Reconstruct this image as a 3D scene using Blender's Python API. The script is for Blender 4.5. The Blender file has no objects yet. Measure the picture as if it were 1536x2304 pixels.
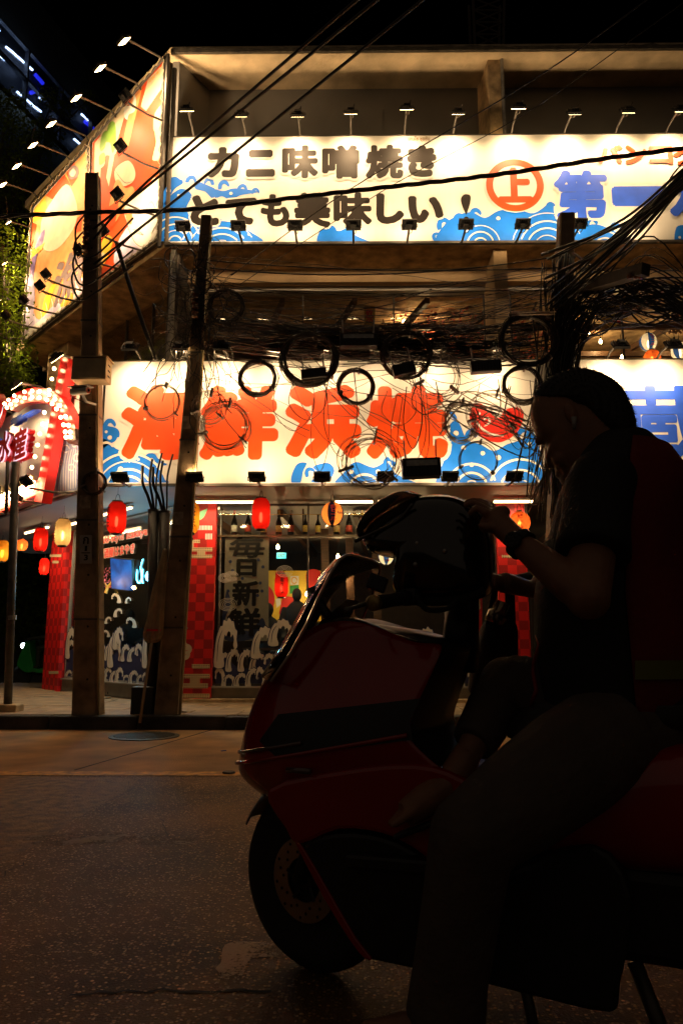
import bpy, bmesh, math, random
from mathutils import Vector, Matrix, noise
random.seed(11)
R = math.radians
sc = bpy.context.scene
COL = sc.collection

# ------------------------------------------------------------------ camera
FPX, CAMH, TILT, YAW = 1664.0, 0.95, R(10.15), R(0.6)
cd = bpy.data.cameras.new('camera'); cam = bpy.data.objects.new('camera', cd); COL.objects.link(cam)
cd.sensor_fit = 'VERTICAL'; cd.sensor_height = 36.0; cd.lens = FPX / 64.0
cd.clip_start = 0.05; cd.clip_end = 600
cam.location = (0, 0, CAMH); cam.rotation_euler = (R(90) + TILT, 0, YAW)
sc.camera = cam
CR = Matrix.Rotation(YAW, 3, 'Z') @ Matrix.Rotation(R(90) + TILT, 3, 'X')

# ------------------------------------------------------------------ world, dim fill sun, exposure
w = bpy.data.worlds.new('World'); sc.world = w; w.use_nodes = True
nt = w.node_tree; bg = nt.nodes['Background']
sky = nt.nodes.new('ShaderNodeTexSky'); sky.sky_type = 'NISHITA'; sky.sun_disc = False
sky.sun_elevation = R(-5); sky.sun_rotation = R(200)
nt.links.new(sky.outputs[0], bg.inputs[0]); bg.inputs[1].default_value = 0.0015
sd = bpy.data.lights.new('fill_sun', 'SUN'); sun = bpy.data.objects.new('fill_sun', sd); COL.objects.link(sun)
sd.energy = 0.06; sd.angle = R(140); sd.color = (1.0, 0.74, 0.52); sun.rotation_euler = (R(52), 0, R(-28))  # broad warm fill added to lift the rider and scooter, not a moon
vs = sc.view_settings; vs.view_transform = 'Standard'; vs.look = 'None'; vs.exposure = 0.8; vs.gamma = 1.0
try: vs.use_curve_mapping = False
except Exception: pass
sc.cycles.use_denoising = True
sc.cycles.max_bounces = 6; sc.cycles.diffuse_bounces = 3; sc.cycles.glossy_bounces = 3
sc.cycles.transparent_max_bounces = 12; sc.cycles.transmission_bounces = 4
sc.cycles.sample_clamp_indirect = 4.0; sc.cycles.caustics_reflective = False; sc.cycles.caustics_refractive = False

# ------------------------------------------------------------------ projection helpers (layout only)
def ray(px, py): return CR @ Vector(((px - 768) / FPX, (1152 - py) / FPX, -1))
CP = Vector((0, 0, CAMH))
def at(px, py, Y):
    d = ray(px, py); return CP + d * (Y / d.y)
def atz(px, py, z):
    d = ray(px, py); return CP + d * ((z - CAMH) / d.z)
class Frame:
    def __init__(s, o, x, n):
        s.o = Vector(o); s.x = Vector(x).normalized(); s.n = Vector(n).normalized(); s.z = Vector((0, 0, 1))
    def hit(s, px, py):
        d = ray(px, py); t = (s.o - CP).dot(s.n) / d.dot(s.n); p = CP + d * t - s.o
        return (p.dot(s.x), p.z)
    def P(s, lx, lz, d=0.0): return s.o + s.x * lx + s.z * lz + s.n * d
    def pp(s, px, py, d=0.0):
        a = s.hit(px, py); return s.P(a[0], a[1], d)

# ------------------------------------------------------------------ mesh builder
class MB:
    def __init__(s): s.v = []; s.f = []
    def add(s, vs, fs):
        n = len(s.v); s.v += [tuple(v) for v in vs]; s.f += [tuple(i + n for i in f) for f in fs]; return s
    def poly(s, pts): return s.add(pts, [tuple(range(len(pts)))])
    def box(s, c, size, rot=None):
        c = Vector(c); h = Vector(size) * 0.5; vs = []
        for x in (-1, 1):
            for y in (-1, 1):
                for z in (-1, 1):
                    p = Vector((x * h.x, y * h.y, z * h.z))
                    vs.append(c + (rot @ p if rot else p))
        return s.add(vs, [(0, 1, 3, 2), (4, 6, 7, 5), (0, 4, 5, 1), (2, 3, 7, 6), (0, 2, 6, 4), (1, 5, 7, 3)])
    def bb(s, a, b): a, b = Vector(a), Vector(b); return s.box((a + b) / 2, (b - a))
    def bar(s, a, b, wd, ht, up=(0, 0, 1)):
        a, b = Vector(a), Vector(b); d = b - a; L = d.length; d.normalize(); u = Vector(up)
        if abs(d.dot(u)) > .98: u = Vector((0, 1, 0))
        x = d.cross(u).normalized(); u = x.cross(d)
        m = Matrix((x, d, u)).transposed()
        return s.box((a + b) / 2, (wd, L, ht), m)
    def tube(s, pts, r, n=6, cap=True, ry=None):
        pts = [Vector(p) for p in pts]; k = len(pts)
        rs = r if isinstance(r, (list, tuple)) else [r] * k
        t0 = (pts[1] - pts[0]).normalized(); u = t0.cross(Vector((0, 0, 1)))
        if u.length < .05: u = t0.cross(Vector((0, 1, 0)))
        u.normalize(); vs = []; fs = []
        for i in range(k):
            t = (pts[min(i + 1, k - 1)] - pts[max(i - 1, 0)])
            if t.length < 1e-9: t = t0
            t = t.normalized(); u = u - t * u.dot(t)
            if u.length < 1e-6: u = t.orthogonal()
            u.normalize(); b = t.cross(u)
            for j in range(n):
                a = 2 * math.pi * j / n
                vs.append(pts[i] + (u * math.cos(a) + b * math.sin(a) * (ry or 1)) * rs[i])
        for i in range(k - 1):
            for j in range(n):
                j2 = (j + 1) % n; fs.append((i * n + j, i * n + j2, (i + 1) * n + j2, (i + 1) * n + j))
        if cap: fs += [tuple(range(n))[::-1], tuple(range((k - 1) * n, k * n))]
        return s.add(vs, fs)
    def loft(s, rings, cap=True, closed=True):
        n = len(rings[0]); vs = [p for r in rings for p in r]; fs = []
        for i in range(len(rings) - 1):
            for j in range(n if closed else n - 1):
                j2 = (j + 1) % n; fs.append((i * n + j, i * n + j2, (i + 1) * n + j2, (i + 1) * n + j))
        if cap: fs += [tuple(range(n))[::-1], tuple(range((len(rings) - 1) * n, len(rings) * n))]
        return s.add(vs, fs)
    def lathe(s, prof, n=16, c=(0, 0, 0), m=None):
        c = Vector(c); rings = []
        for r, z in prof:
            ring = []
            for j in range(n):
                a = 2 * math.pi * j / n; p = Vector((r * math.cos(a), r * math.sin(a), z)); ring.append(c + (m @ p if m else p))
            rings.append(ring)
        return s.loft(rings)
    def prism(s, pts, off):
        off = Vector(off); n = len(pts); a = [Vector(p) for p in pts]; b = [p + off for p in a]
        fs = [tuple(range(n)), tuple(range(2 * n - 1, n - 1, -1))]
        fs += [(i, i + n, (i + 1) % n + n, (i + 1) % n) for i in range(n)]
        return s.add(a + b, fs)
    def ball(s, c, r, n=10, k=7, m=None):
        prof = [(max(1e-4, math.sin(math.pi * i / k)), -math.cos(math.pi * i / k)) for i in range(k + 1)]
        r = Vector(r) if not isinstance(r, (int, float)) else Vector((r, r, r))
        D = Matrix.Diagonal(r)
        return s.lathe(prof, n, c, (m @ D) if m else D)
    # flat print in a frame, coordinates given in photograph layout pixels
    def fpoly(s, fr, pts, d): return s.poly([fr.pp(x, y, d) for x, y in pts])
    def fstroke(s, fr, pts, wd, d, taper=False):
        """ribbon of width wd metres along pixel polyline, in the plane of fr"""
        L = [fr.hit(x, y) for x, y in pts]; n = len(L); A = []; B = []
        for i in range(n):
            a, b = L[max(i - 1, 0)], L[min(i + 1, n - 1)]
            dx, dz = b[0] - a[0], b[1] - a[1]; q = math.hypot(dx, dz) or 1
            k = wd / 2 * ((math.sin(math.pi * (i + .35) / (n - .3)) ** .6) if taper else 1)
            A.append(fr.P(L[i][0] - dz / q * k, L[i][1] + dx / q * k, d)); B.append(fr.P(L[i][0] + dz / q * k, L[i][1] - dx / q * k, d))
        vs = A + B
        s.add(vs, [(i, i + 1, n + i + 1, n + i) for i in range(n - 1)])
        if not taper:
            for e in (0, n - 1): s.fdisc_l(fr, L[e], wd / 2, d - .0004)
        return s
    def fdisc_l(s, fr, c, r, d, n=12):
        return s.poly([fr.P(c[0] + r * math.cos(2 * math.pi * j / n), c[1] + r * math.sin(2 * math.pi * j / n), d) for j in range(n)])
    def fdisc(s, fr, px, py, r, d, n=14): return s.fdisc_l(fr, fr.hit(px, py), r, d, n)

def smooth(pts, k=5, closed=True):
    """Catmull-Rom through 2-D points"""
    n = len(pts); out = []
    rng = range(n) if closed else range(n - 1)
    for i in rng:
        g = lambda q: pts[q % n] if closed else pts[min(max(q, 0), n - 1)]
        p0, p1, p2, p3 = g(i - 1), g(i), g(i + 1), g(i + 2)
        for j in range(k):
            t = j / k; o = []
            for c in range(len(p1)):
                o.append(.5 * (2 * p1[c] + (p2[c] - p0[c]) * t + (2 * p0[c] - 5 * p1[c] + 4 * p2[c] - p3[c]) * t * t + (3 * p1[c] - p0[c] - 3 * p2[c] + p3[c]) * t ** 3))
            out.append(tuple(o))
    if not closed: out.append(tuple(pts[-1]))
    return out

# ------------------------------------------------------------------ objects
def wl(o):
    p = Vector((0, 0, 0))
    while o is not None: p += o.location; o = o.parent
    return p
def tag(o, label=None, cat=None, group=None, kind=None):
    if label: o['label'] = label
    if cat: o['category'] = cat
    if group: o['group'] = group
    if kind: o['kind'] = kind
    return o
def thing(name, label, cat, loc=(0, 0, 0), group=None, rz=0.0):
    o = bpy.data.objects.new(name, None); COL.objects.link(o); o.empty_display_size = .1
    o.location = loc; o.rotation_euler = (0, 0, rz); return tag(o, label, cat, group)
def put(mb, name, mat, parent=None, smooth=False, local=False, bevel=0.0):
    off = wl(parent) if (parent is not None and not local) else Vector((0, 0, 0))
    me = bpy.data.meshes.new(name)
    me.from_pydata([(a - off.x, b - off.y, c - off.z) for a, b, c in mb.v], [], mb.f); me.update()
    if smooth:
        for p in me.polygons: p.use_smooth = True
    mats = mat if isinstance(mat, (list, tuple)) else [mat]
    for m in mats: me.materials.append(m)
    o = bpy.data.objects.new(name, me); COL.objects.link(o)
    if parent is not None: o.parent = parent
    if bevel:
        bm = bmesh.new(); bm.from_mesh(me); bmesh.ops.recalc_face_normals(bm, faces=bm.faces[:])
        es = [e for e in bm.edges if len(e.link_faces) == 2 and e.calc_face_angle(0) > R(35)]
        bmesh.ops.bevel(bm, geom=es, offset=bevel, segments=2, affect='EDGES', profile=.5, clamp_overlap=True); bm.to_mesh(me); bm.free(); me.update()
    return o
def bake(o):
    """replace an object's modifiers by the mesh they give"""
    bpy.context.view_layer.update()
    me = bpy.data.meshes.new_from_object(o.evaluated_get(bpy.context.evaluated_depsgraph_get())); me.name = o.data.name
    old = o.data; o.modifiers.clear(); o.data = me; bpy.data.meshes.remove(old); return o
def autosmooth(o, ang=40):
    me = o.data
    for p in me.polygons: p.use_smooth = True
    try: me.set_sharp_from_angle(angle=R(ang))
    except Exception: pass
    return o
def copy_tree(o, parent=None):
    c = o.copy(); COL.objects.link(c); c.parent = parent
    for ch in list(o.children): copy_tree(ch, c)
    return c
def link_light(name, kind, parent, loc, energy, color, **kw):
    l = bpy.data.lights.new(name, kind); l.energy = energy; l.color = color
    for k, v in kw.items(): setattr(l, k, v)
    o = bpy.data.objects.new(name, l); COL.objects.link(o); o.location = loc
    if parent is not None: o.parent = parent
    return o

ORD = ['first', 'second', 'third', 'fourth', 'fifth', 'sixth', 'seventh', 'eighth', 'ninth', 'tenth', 'eleventh', 'twelfth', 'thirteenth']

# ------------------------------------------------------------------ materials
def lin(h):
    h = h.lstrip('#'); o = []
    for i in (0, 2, 4):
        c = int(h[i:i + 2], 16) / 255; o.append(c / 12.92 if c <= .04045 else ((c + .055) / 1.055) ** 2.4)
    return tuple(o)
MC = {}
def M(name, col, rough=.6, metal=0.0, var=.18, scale=6.0, bump=0.0, bscale=60.0, emit=None, es=0.0, coat=0.0, spec=.5, stretch=None, alpha=None):
    if name in MC: return MC[name]
    if isinstance(col, str): col = lin(col)
    m = bpy.data.materials.new(name); m.use_nodes = True; t = m.node_tree; N = t.nodes; L = t.links; p = N['Principled BSDF']
    tc = N.new('ShaderNodeTexCoord'); src = tc.outputs['Object']
    if stretch:
        mp = N.new('ShaderNodeMapping'); mp.inputs['Scale'].default_value = stretch; L.new(src, mp.inputs[0]); src = mp.outputs[0]
    nz = N.new('ShaderNodeTexNoise'); nz.inputs['Scale'].default_value = scale; nz.inputs['Detail'].default_value = 6; L.new(src, nz.inputs['Vector'])
    cr = N.new('ShaderNodeValToRGB'); cr.color_ramp.elements[0].position = .3; cr.color_ramp.elements[1].position = .72
    cr.color_ramp.elements[0].color = tuple(c * (1 - var) for c in col) + (1,)
    cr.color_ramp.elements[1].color = tuple(min(1, c * (1 + var)) for c in col) + (1,)
    L.new(nz.outputs[0], cr.inputs[0]); L.new(cr.outputs[0], p.inputs['Base Color'])
    mr = N.new('ShaderNodeMapRange'); mr.inputs[3].default_value = max(.02, rough * .8); mr.inputs[4].default_value = min(1, rough * 1.2)
    L.new(nz.outputs[0], mr.inputs[0]); L.new(mr.outputs[0], p.inputs['Roughness'])
    p.inputs['Metallic'].default_value = metal; p.inputs['Specular IOR Level'].default_value = spec; p.inputs['Coat Weight'].default_value = coat
    if coat: p.inputs['Coat Roughness'].default_value = .05
    if bump:
        n2 = N.new('ShaderNodeTexNoise'); n2.inputs['Scale'].default_value = bscale; n2.inputs['Detail'].default_value = 5; L.new(src, n2.inputs['Vector'])
        b = N.new('ShaderNodeBump'); b.inputs['Strength'].default_value = bump; b.inputs['Distance'].default_value = .02; L.new(n2.outputs[0], b.inputs['Height']); L.new(b.outputs[0], p.inputs['Normal'])
    if emit is not None:
        if isinstance(emit, str): emit = lin(emit)
        p.inputs['Emission Color'].default_value = emit + (1,); p.inputs['Emission Strength'].default_value = es
    MC[name] = m; return m
def glassmat(name, tint=(1, 1, 1), refl=1.0, rough=.02, body=0.0, bodycol=(.5, .5, .5)):
    if name in MC: return MC[name]
    m = bpy.data.materials.new(name); m.use_nodes = True; t = m.node_tree; N = t.nodes; L = t.links
    N.remove(N['Principled BSDF']); out = N['Material Output']
    tr = N.new('ShaderNodeBsdfTransparent'); tr.inputs[0].default_value = tint + (1,)
    gl = N.new('ShaderNodeBsdfGlossy'); gl.inputs['Roughness'].default_value = rough
    fr = N.new('ShaderNodeFresnel'); fr.inputs[0].default_value = 1.45
    mu = N.new('ShaderNodeMath'); mu.operation = 'MULTIPLY'; mu.inputs[1].default_value = refl; L.new(fr.outputs[0], mu.inputs[0])
    mx = N.new('ShaderNodeMixShader'); L.new(mu.outputs[0], mx.inputs[0]); L.new(tr.outputs[0], mx.inputs[1]); L.new(gl.outputs[0], mx.inputs[2])
    last = mx
    if body > 0:
        df = N.new('ShaderNodeBsdfDiffuse'); df.inputs[0].default_value = bodycol + (1,)
        nz = N.new('ShaderNodeTexNoise'); nz.inputs['Scale'].default_value = 9; nz.inputs['Detail'].default_value = 8
        mr = N.new('ShaderNodeMapRange'); mr.inputs[1].default_value = .35; mr.inputs[2].default_value = .75; mr.inputs[3].default_value = body * .3; mr.inputs[4].default_value = body * 1.6
        L.new(nz.outputs[0], mr.inputs[0])
        m2 = N.new('ShaderNodeMixShader'); L.new(mr.outputs[0], m2.inputs[0]); L.new(mx.outputs[0], m2.inputs[1]); L.new(df.outputs[0], m2.inputs[2]); last = m2
    L.new(last.outputs[0], out.inputs[0]); MC[name] = m; return m
def papermat(name, col, trans=.55, clear=0.0):
    if name in MC: return MC[name]
    m = bpy.data.materials.new(name); m.use_nodes = True; t = m.node_tree; N = t.nodes; L = t.links
    N.remove(N['Principled BSDF']); out = N['Material Output']
    nz = N.new('ShaderNodeTexNoise'); nz.inputs['Scale'].default_value = 14; tc = N.new('ShaderNodeTexCoord'); L.new(tc.outputs['Object'], nz.inputs['Vector'])
    cr = N.new('ShaderNodeValToRGB'); cr.color_ramp.elements[0].color = tuple(c * .85 for c in col) + (1,); cr.color_ramp.elements[1].color = tuple(min(1, c * 1.1) for c in col) + (1,); L.new(nz.outputs[0], cr.inputs[0])
    d = N.new('ShaderNodeBsdfDiffuse'); tl = N.new('ShaderNodeBsdfTranslucent'); mx = N.new('ShaderNodeMixShader'); mx.inputs[0].default_value = trans
    tp = N.new('ShaderNodeBsdfTransparent'); tp.inputs[0].default_value = tuple(min(1, c * 1.2 + .02) for c in col) + (1,); m3 = N.new('ShaderNodeMixShader'); m3.inputs[0].default_value = clear
    L.new(cr.outputs[0], d.inputs[0]); L.new(cr.outputs[0], tl.inputs[0]); L.new(d.outputs[0], mx.inputs[1]); L.new(tl.outputs[0], mx.inputs[2]); L.new(mx.outputs[0], m3.inputs[1]); L.new(tp.outputs[0], m3.inputs[2]); L.new(m3.outputs[0], out.inputs[0])
    MC[name] = m; return m

WARM = (1.0, 0.66, 0.35)
vinyl = M('sign_vinyl', (.70, .69, .66), .55, var=.04, scale=3, bump=.08, bscale=5, stretch=(3, 3, .25))
ink_black = M('ink_black', (.014, .010, .008), .55, spec=.25); ink_brown = M('ink_brown', (.25, .14, .06), .5)
ink_orange = M('ink_orange', (.72, .062, .003), .5, var=.08); ink_blue = M('ink_blue', (.003, .17, .78), .5, var=.1); ink_royal = M('ink_royal', (.02, .10, .72), .5, var=.1)
ink_white = M('ink_white', (.70, .69, .66), .55, var=.04); ink_red = M('ink_red', (.62, .02, .012), .5, var=.1)
ink_navy = M('ink_navy', (.018, .024, .085), .5); ink_cream = M('ink_cream', (.62, .52, .36), .6, var=.1)
ink_gold = M('ink_gold', (.75, .40, .03), .5); ink_green = M('ink_green', (.20, .38, .06), .5); ink_purple = M('ink_purple', (.20, .13, .34), .5); ink_grey = M('ink_grey', (.16, .12, .12), .5)
ink_peach = M('ink_peach', (.68, .30, .10), .5); ink_lilac = M('ink_lilac', (.5, .42, .6), .5)
black_metal = M('black_metal', (.018, .017, .016), .45, .3); dark_steel = M('dark_steel', (.09, .08, .07), .45, .6, var=.3)
galv = M('galvanised', (.35, .34, .32), .4, .7, var=.25, scale=20)
concrete = M('concrete_wall', (.40, .28, .155), .85, var=.25, scale=2.5, bump=.25, bscale=40)
conc_dirty = M('concrete_dirty', (.50, .35, .19), .9, var=.55, scale=5, bump=.5, bscale=30)
wall_grey = M('wall_panel_grey', (.20, .19, .18), .7, var=.12, scale=1.5, bump=.05)
alu = M('aluminium', (.45, .43, .40), .35, .6, var=.1); dark_frame = M('dark_frame', (.06, .05, .045), .5, .2)
cable_mat = M('cable_black', (.022, .018, .015), .34, var=.4, scale=30); cable_grey = M('cable_grey', (.30, .24, .18), .45, var=.3, scale=30)
lens_on = M('lens_lit', (.8, .8, .8), .3, emit=(1.0, .66, .28), es=16.0); tube_on = M('tube_lit', (.9, .9, .85), .3, emit=(1.0, .66, .30), es=6.0)
bulb_on = M('bulb_lit', (.9, .9, .85), .3, emit=(1.0, .66, .28), es=22.0)

# ------------------------------------------------------------------ lettering
_tx = {}
def text_data(s, vertical=False):
    key = (s, vertical)
    if key in _tx: return _tx[key]
    c = bpy.data.curves.new('lettering', 'FONT'); c.body = '\n'.join(s) if vertical else s; c.resolution_u = 3
    c.align_x = 'CENTER' if vertical else 'LEFT'
    o = bpy.data.objects.new('lettering_tmp', c); COL.objects.link(o)
    bpy.context.view_layer.update()
    me = bpy.data.meshes.new_from_object(o.evaluated_get(bpy.context.evaluated_depsgraph_get()))
    vs = [(v.co.x, v.co.y) for v in me.vertices]; fs = [tuple(p.vertices) for p in me.polygons]
    bpy.data.objects.remove(o); bpy.data.meshes.remove(me); bpy.data.curves.remove(c)
    x0 = min(v[0] for v in vs); x1 = max(v[0] for v in vs); y0 = min(v[1] for v in vs); y1 = max(v[1] for v in vs)
    vs = [((x - x0) / (x1 - x0), (y - y0) / (y1 - y0)) for x, y in vs]
    _tx[key] = (vs, fs); return _tx[key]
def text_mb(s, x0, z0, x1, z1, bold, fn, d, vertical=False, shear=0.0, k=10, mb=None, rot=0.0):
    """glyphs fitted to a local box, thickened by shifted layers; fn(lx,lz,d) -> point"""
    vs, fs = text_data(s, vertical); mb = mb or MB(); b = bold
    W, H = (x1 - x0 - 2 * b), (z1 - z0 - 2 * b); sh = [(0, 0)]
    if b > 0: sh += [(b * math.cos(2 * math.pi * i / k), b * math.sin(2 * math.pi * i / k)) for i in range(k)]
    cx, cz = (x0 + x1) / 2, (z0 + z1) / 2; cr, sr = math.cos(rot), math.sin(rot)
    for i, (sx, sz) in enumerate(sh):
        out = []
        for x, y in vs:
            lx = x0 + b + x * W + shear * (y - .5) * H + sx; lz = z0 + b + y * H + sz
            if rot: lx, lz = cx + (lx - cx) * cr - (lz - cz) * sr, cz + (lx - cx) * sr + (lz - cz) * cr
            out.append(fn(lx, lz, d + i * .00015))
        mb.add(out, fs)
    return mb
def ftext(fr, s, box, bold, mat, parent, d=.006, name='lettering', **kw):
    (x0, z0), (x1, z1) = fr.hit(box[0], box[3]), fr.hit(box[2], box[1])
    return put(text_mb(s, x0, z0, x1, z1, bold, fr.P, d, **kw), name, mat, parent)
# ================================================================== GROUND
def asphalt_mat():
    m = bpy.data.materials.new('asphalt'); m.use_nodes = True; t = m.node_tree; N = t.nodes; L = t.links; p = N['Principled BSDF']
    tc = N.new('ShaderNodeTexCoord')
    v1 = N.new('ShaderNodeTexVoronoi'); v1.inputs['Scale'].default_value = 88; v1.inputs['Randomness'].default_value = 1; L.new(tc.outputs['Object'], v1.inputs['Vector'])
    sp = N.new('ShaderNodeSeparateColor'); L.new(v1.outputs['Color'], sp.inputs[0])
    # stones: a share of the cells stand out pale
    st = N.new('ShaderNodeMapRange'); st.inputs[1].default_value = .55; st.inputs[2].default_value = 1.0; L.new(sp.outputs[0], st.inputs[0])
    ed = N.new('ShaderNodeMapRange'); ed.inputs[1].default_value = .0075; ed.inputs[2].default_value = .0045; ed.inputs[3].default_value = 0; ed.inputs[4].default_value = 1
    dm = N.new('ShaderNodeMapRange'); dm.inputs[1].default_value = .62; dm.inputs[2].default_value = .38; L.new(v1.outputs['Distance'], dm.inputs[0])
    mu = N.new('ShaderNodeMath'); mu.operation = 'MULTIPLY'; L.new(st.outputs[0], mu.inputs[0]); L.new(dm.outputs[0], mu.inputs[1])
    big = N.new('ShaderNodeTexNoise'); big.inputs['Scale'].default_value = .9; big.inputs['Detail'].default_value = 8; big.inputs['Roughness'].default_value = .65; L.new(tc.outputs['Object'], big.inputs['Vector'])
    base = N.new('ShaderNodeValToRGB'); base.color_ramp.elements[0].position = .35; base.color_ramp.elements[1].position = .7
    base.color_ramp.elements[0].color = (.036, .020, .009, 1); base.color_ramp.elements[1].color = (.28, .145, .048, 1); L.new(big.outputs[0], base.inputs[0])
    mx = N.new('ShaderNodeMix'); mx.data_type = 'RGBA'; L.new(mu.outputs[0], mx.inputs[0]); L.new(base.outputs[0], mx.inputs[6])
    sc_ = N.new('ShaderNodeValToRGB'); sc_.color_ramp.elements[0].color = (.26, .14, .055, 1); sc_.color_ramp.elements[1].color = (.90, .50, .20, 1); L.new(sp.outputs[1], sc_.inputs[0]); L.new(sc_.outputs[0], mx.inputs[7])
    L.new(mx.outputs[2], p.inputs['Base Color'])
    ro = N.new('ShaderNodeMapRange'); ro.inputs[3].default_value = .58; ro.inputs[4].default_value = .32; L.new(mu.outputs[0], ro.inputs[0]); L.new(ro.outputs[0], p.inputs['Roughness'])
    n2 = N.new('ShaderNodeTexNoise'); n2.inputs['Scale'].default_value = 140; n2.inputs['Detail'].default_value = 3; L.new(tc.outputs['Object'], n2.inputs['Vector'])
    ad = N.new('ShaderNodeMath'); ad.operation = 'MULTIPLY_ADD'; ad.inputs[1].default_value = .8; L.new(mu.outputs[0], ad.inputs[0]); L.new(n2.outputs[0], ad.inputs[2])
    bp = N.new('ShaderNodeBump'); bp.inputs['Strength'].default_value = .9; bp.inputs['Distance'].default_value = .006; L.new(ad.outputs[0], bp.inputs['Height']); L.new(bp.outputs[0], p.inputs['Normal']); p.inputs['Specular IOR Level'].default_value = .10
    return m
asphalt = asphalt_mat()
asph_patch = M("asphalt_patch", (.24, .135, .055), .6, spec=.2, var=.6, scale=14, bump=1.0, bscale=70)
strip_conc = M('concrete_strip', (.40, .235, .105), .8, spec=.2, var=.4, scale=2.2, bump=.25, bscale=70)
pave_mat = M('paving', (.28, .19, .11), .65, spec=.3, var=.45, scale=3, bump=.2, bscale=50)
kerb_mat = M('kerb_dirty', (.05, .042, .036), .85, var=.8, scale=4, bump=.6, bscale=35)
yellow_paint = M('yellow_paint', (.62, .30, .03), .7, var=.6, scale=14, bump=.2)

def sheet(name, pts, mat, z, div=None):
    o = put(MB().poly([(x, y, z) for x, y in pts]), name, mat); tag(o, kind='structure'); return o
gnd = sheet('ground', [(-300, -60), (300, -60), (300, 400), (-300, 400)], M('ground_dark', (.035, .03, .027), .8, var=.4), -.03)
# near road: a gently uneven asphalt sheet
mb = MB(); nx, ny = 70, 46
for j in range(ny + 1):
    for i in range(nx + 1):
        x = -9 + 20 * i / nx; y = -3.5 + 9.27 * j / ny
        mb.v.append((x, y, 0.0))
mb.f = [(j * (nx + 1) + i, j * (nx + 1) + i + 1, (j + 1) * (nx + 1) + i + 1, (j + 1) * (nx + 1) + i) for j in range(ny) for i in range(nx)]
road = tag(put(mb, 'road', asphalt, smooth=True), kind='structure')
# resurfaced patches that lie on the road
def worn_mat(name, col, lo, hi, scale=30):
    m = bpy.data.materials.new(name); m.use_nodes = True; t = m.node_tree; N = t.nodes; L = t.links; p = N['Principled BSDF']; out = N['Material Output']
    tc = N.new('ShaderNodeTexCoord'); nz = N.new('ShaderNodeTexNoise'); nz.inputs['Scale'].default_value = scale; nz.inputs['Detail'].default_value = 9; nz.inputs['Roughness'].default_value = .75; L.new(tc.outputs['Object'], nz.inputs['Vector'])
    n3 = N.new('ShaderNodeTexNoise'); n3.inputs['Scale'].default_value = 4; n3.inputs['Detail'].default_value = 3; L.new(tc.outputs['Object'], n3.inputs['Vector'])
    ad = N.new('ShaderNodeMath'); ad.operation = 'ADD'; L.new(nz.outputs[0], ad.inputs[0]); L.new(n3.outputs[0], ad.inputs[1])
    mr = N.new('ShaderNodeMapRange'); mr.inputs[1].default_value = lo; mr.inputs[2].default_value = hi; L.new(ad.outputs[0], mr.inputs[0])
    cr = N.new('ShaderNodeValToRGB'); cr.color_ramp.elements[0].color = tuple(c * .6 for c in col) + (1,); cr.color_ramp.elements[1].color = tuple(col) + (1,); L.new(nz.outputs[0], cr.inputs[0]); L.new(cr.outputs[0], p.inputs['Base Color']); p.inputs['Roughness'].default_value = .8
    b = N.new('ShaderNodeBump'); b.inputs['Strength'].default_value = .6; b.inputs['Distance'].default_value = .004; L.new(nz.outputs[0], b.inputs['Height']); L.new(b.outputs[0], p.inputs['Normal'])
    tr = N.new('ShaderNodeBsdfTransparent'); mx = N.new('ShaderNodeMixShader'); L.new(mr.outputs[0], mx.inputs[0]); L.new(tr.outputs[0], mx.inputs[1]); L.new(p.outputs[0], mx.inputs[2]); L.new(mx.outputs[0], out.inputs[0]); return m
def blob(name, px_pts, mat, h, k=6):
    pts = smooth(px_pts, k); base = [atz(x, y, .004) for x, y in pts]
    m = MB(); q = [(p.x + .02 * noise.noise(p * 6), p.y + .02 * noise.noise(p * 7), h) for p in base]
    m.poly(q); return tag(put(m, name, mat), kind='structure')
blob('road_patch', [(-60, 1752), (120, 1748), (300, 1752), (262, 1790), (190, 1830), (120, 1875), (60, 1910), (-60, 1950)], asph_patch, .0012)
blob('road_patch', [(60, 1885), (150, 1874), (260, 1872), (300, 1880), (380, 1876), (445, 1885), (400, 1900), (280, 1898), (160, 1900), (90, 1902)], worn_mat('mortar_patch', (.30, .20, .11), .96, 1.12, 26), .0020)
mk = worn_mat('worn_white_paint', (.62, .44, .27), .90, 1.06, 75)
blob('road_marking', [(508, 2126), (560, 2120), (630, 2122), (700, 2140), (640, 2150), (566, 2152), (545, 2195), (520, 2222), (478, 2238), (490, 2196), (480, 2180), (496, 2160)], mk, .0026, 4)
strip = sheet('gutter_strip', [(-20, 5.80), (20, 5.80), (20, 8.62), (-20, 8.62)], strip_conc, .0025)
sheet('road_line', [(-20, 5.66), (20, 5.66), (20, 5.83), (-20, 5.83)], yellow_paint, .0050)
# expansion joints in the strip
for k, x in enumerate((-4.6, -2.1, 1.9, 4.4)):
    m = MB(); m.bar((x, 5.9, .0035), (x + .55, 8.6, .0035), .014, .004); put(m, 'joint', M('joint_tar', (.02, .018, .016), .8), strip)
sheet('side_street', [(-60, 16.5), (30, 16.5), (30, 26), (-60, 26)], M('side_asphalt', (.045, .04, .034), .55, var=.4, scale=2), -.01)
sheet('road_line', [(-60, 16.7), (-4, 16.7), (-4, 16.95), (-60, 16.95)], yellow_paint, -.004)
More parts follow.
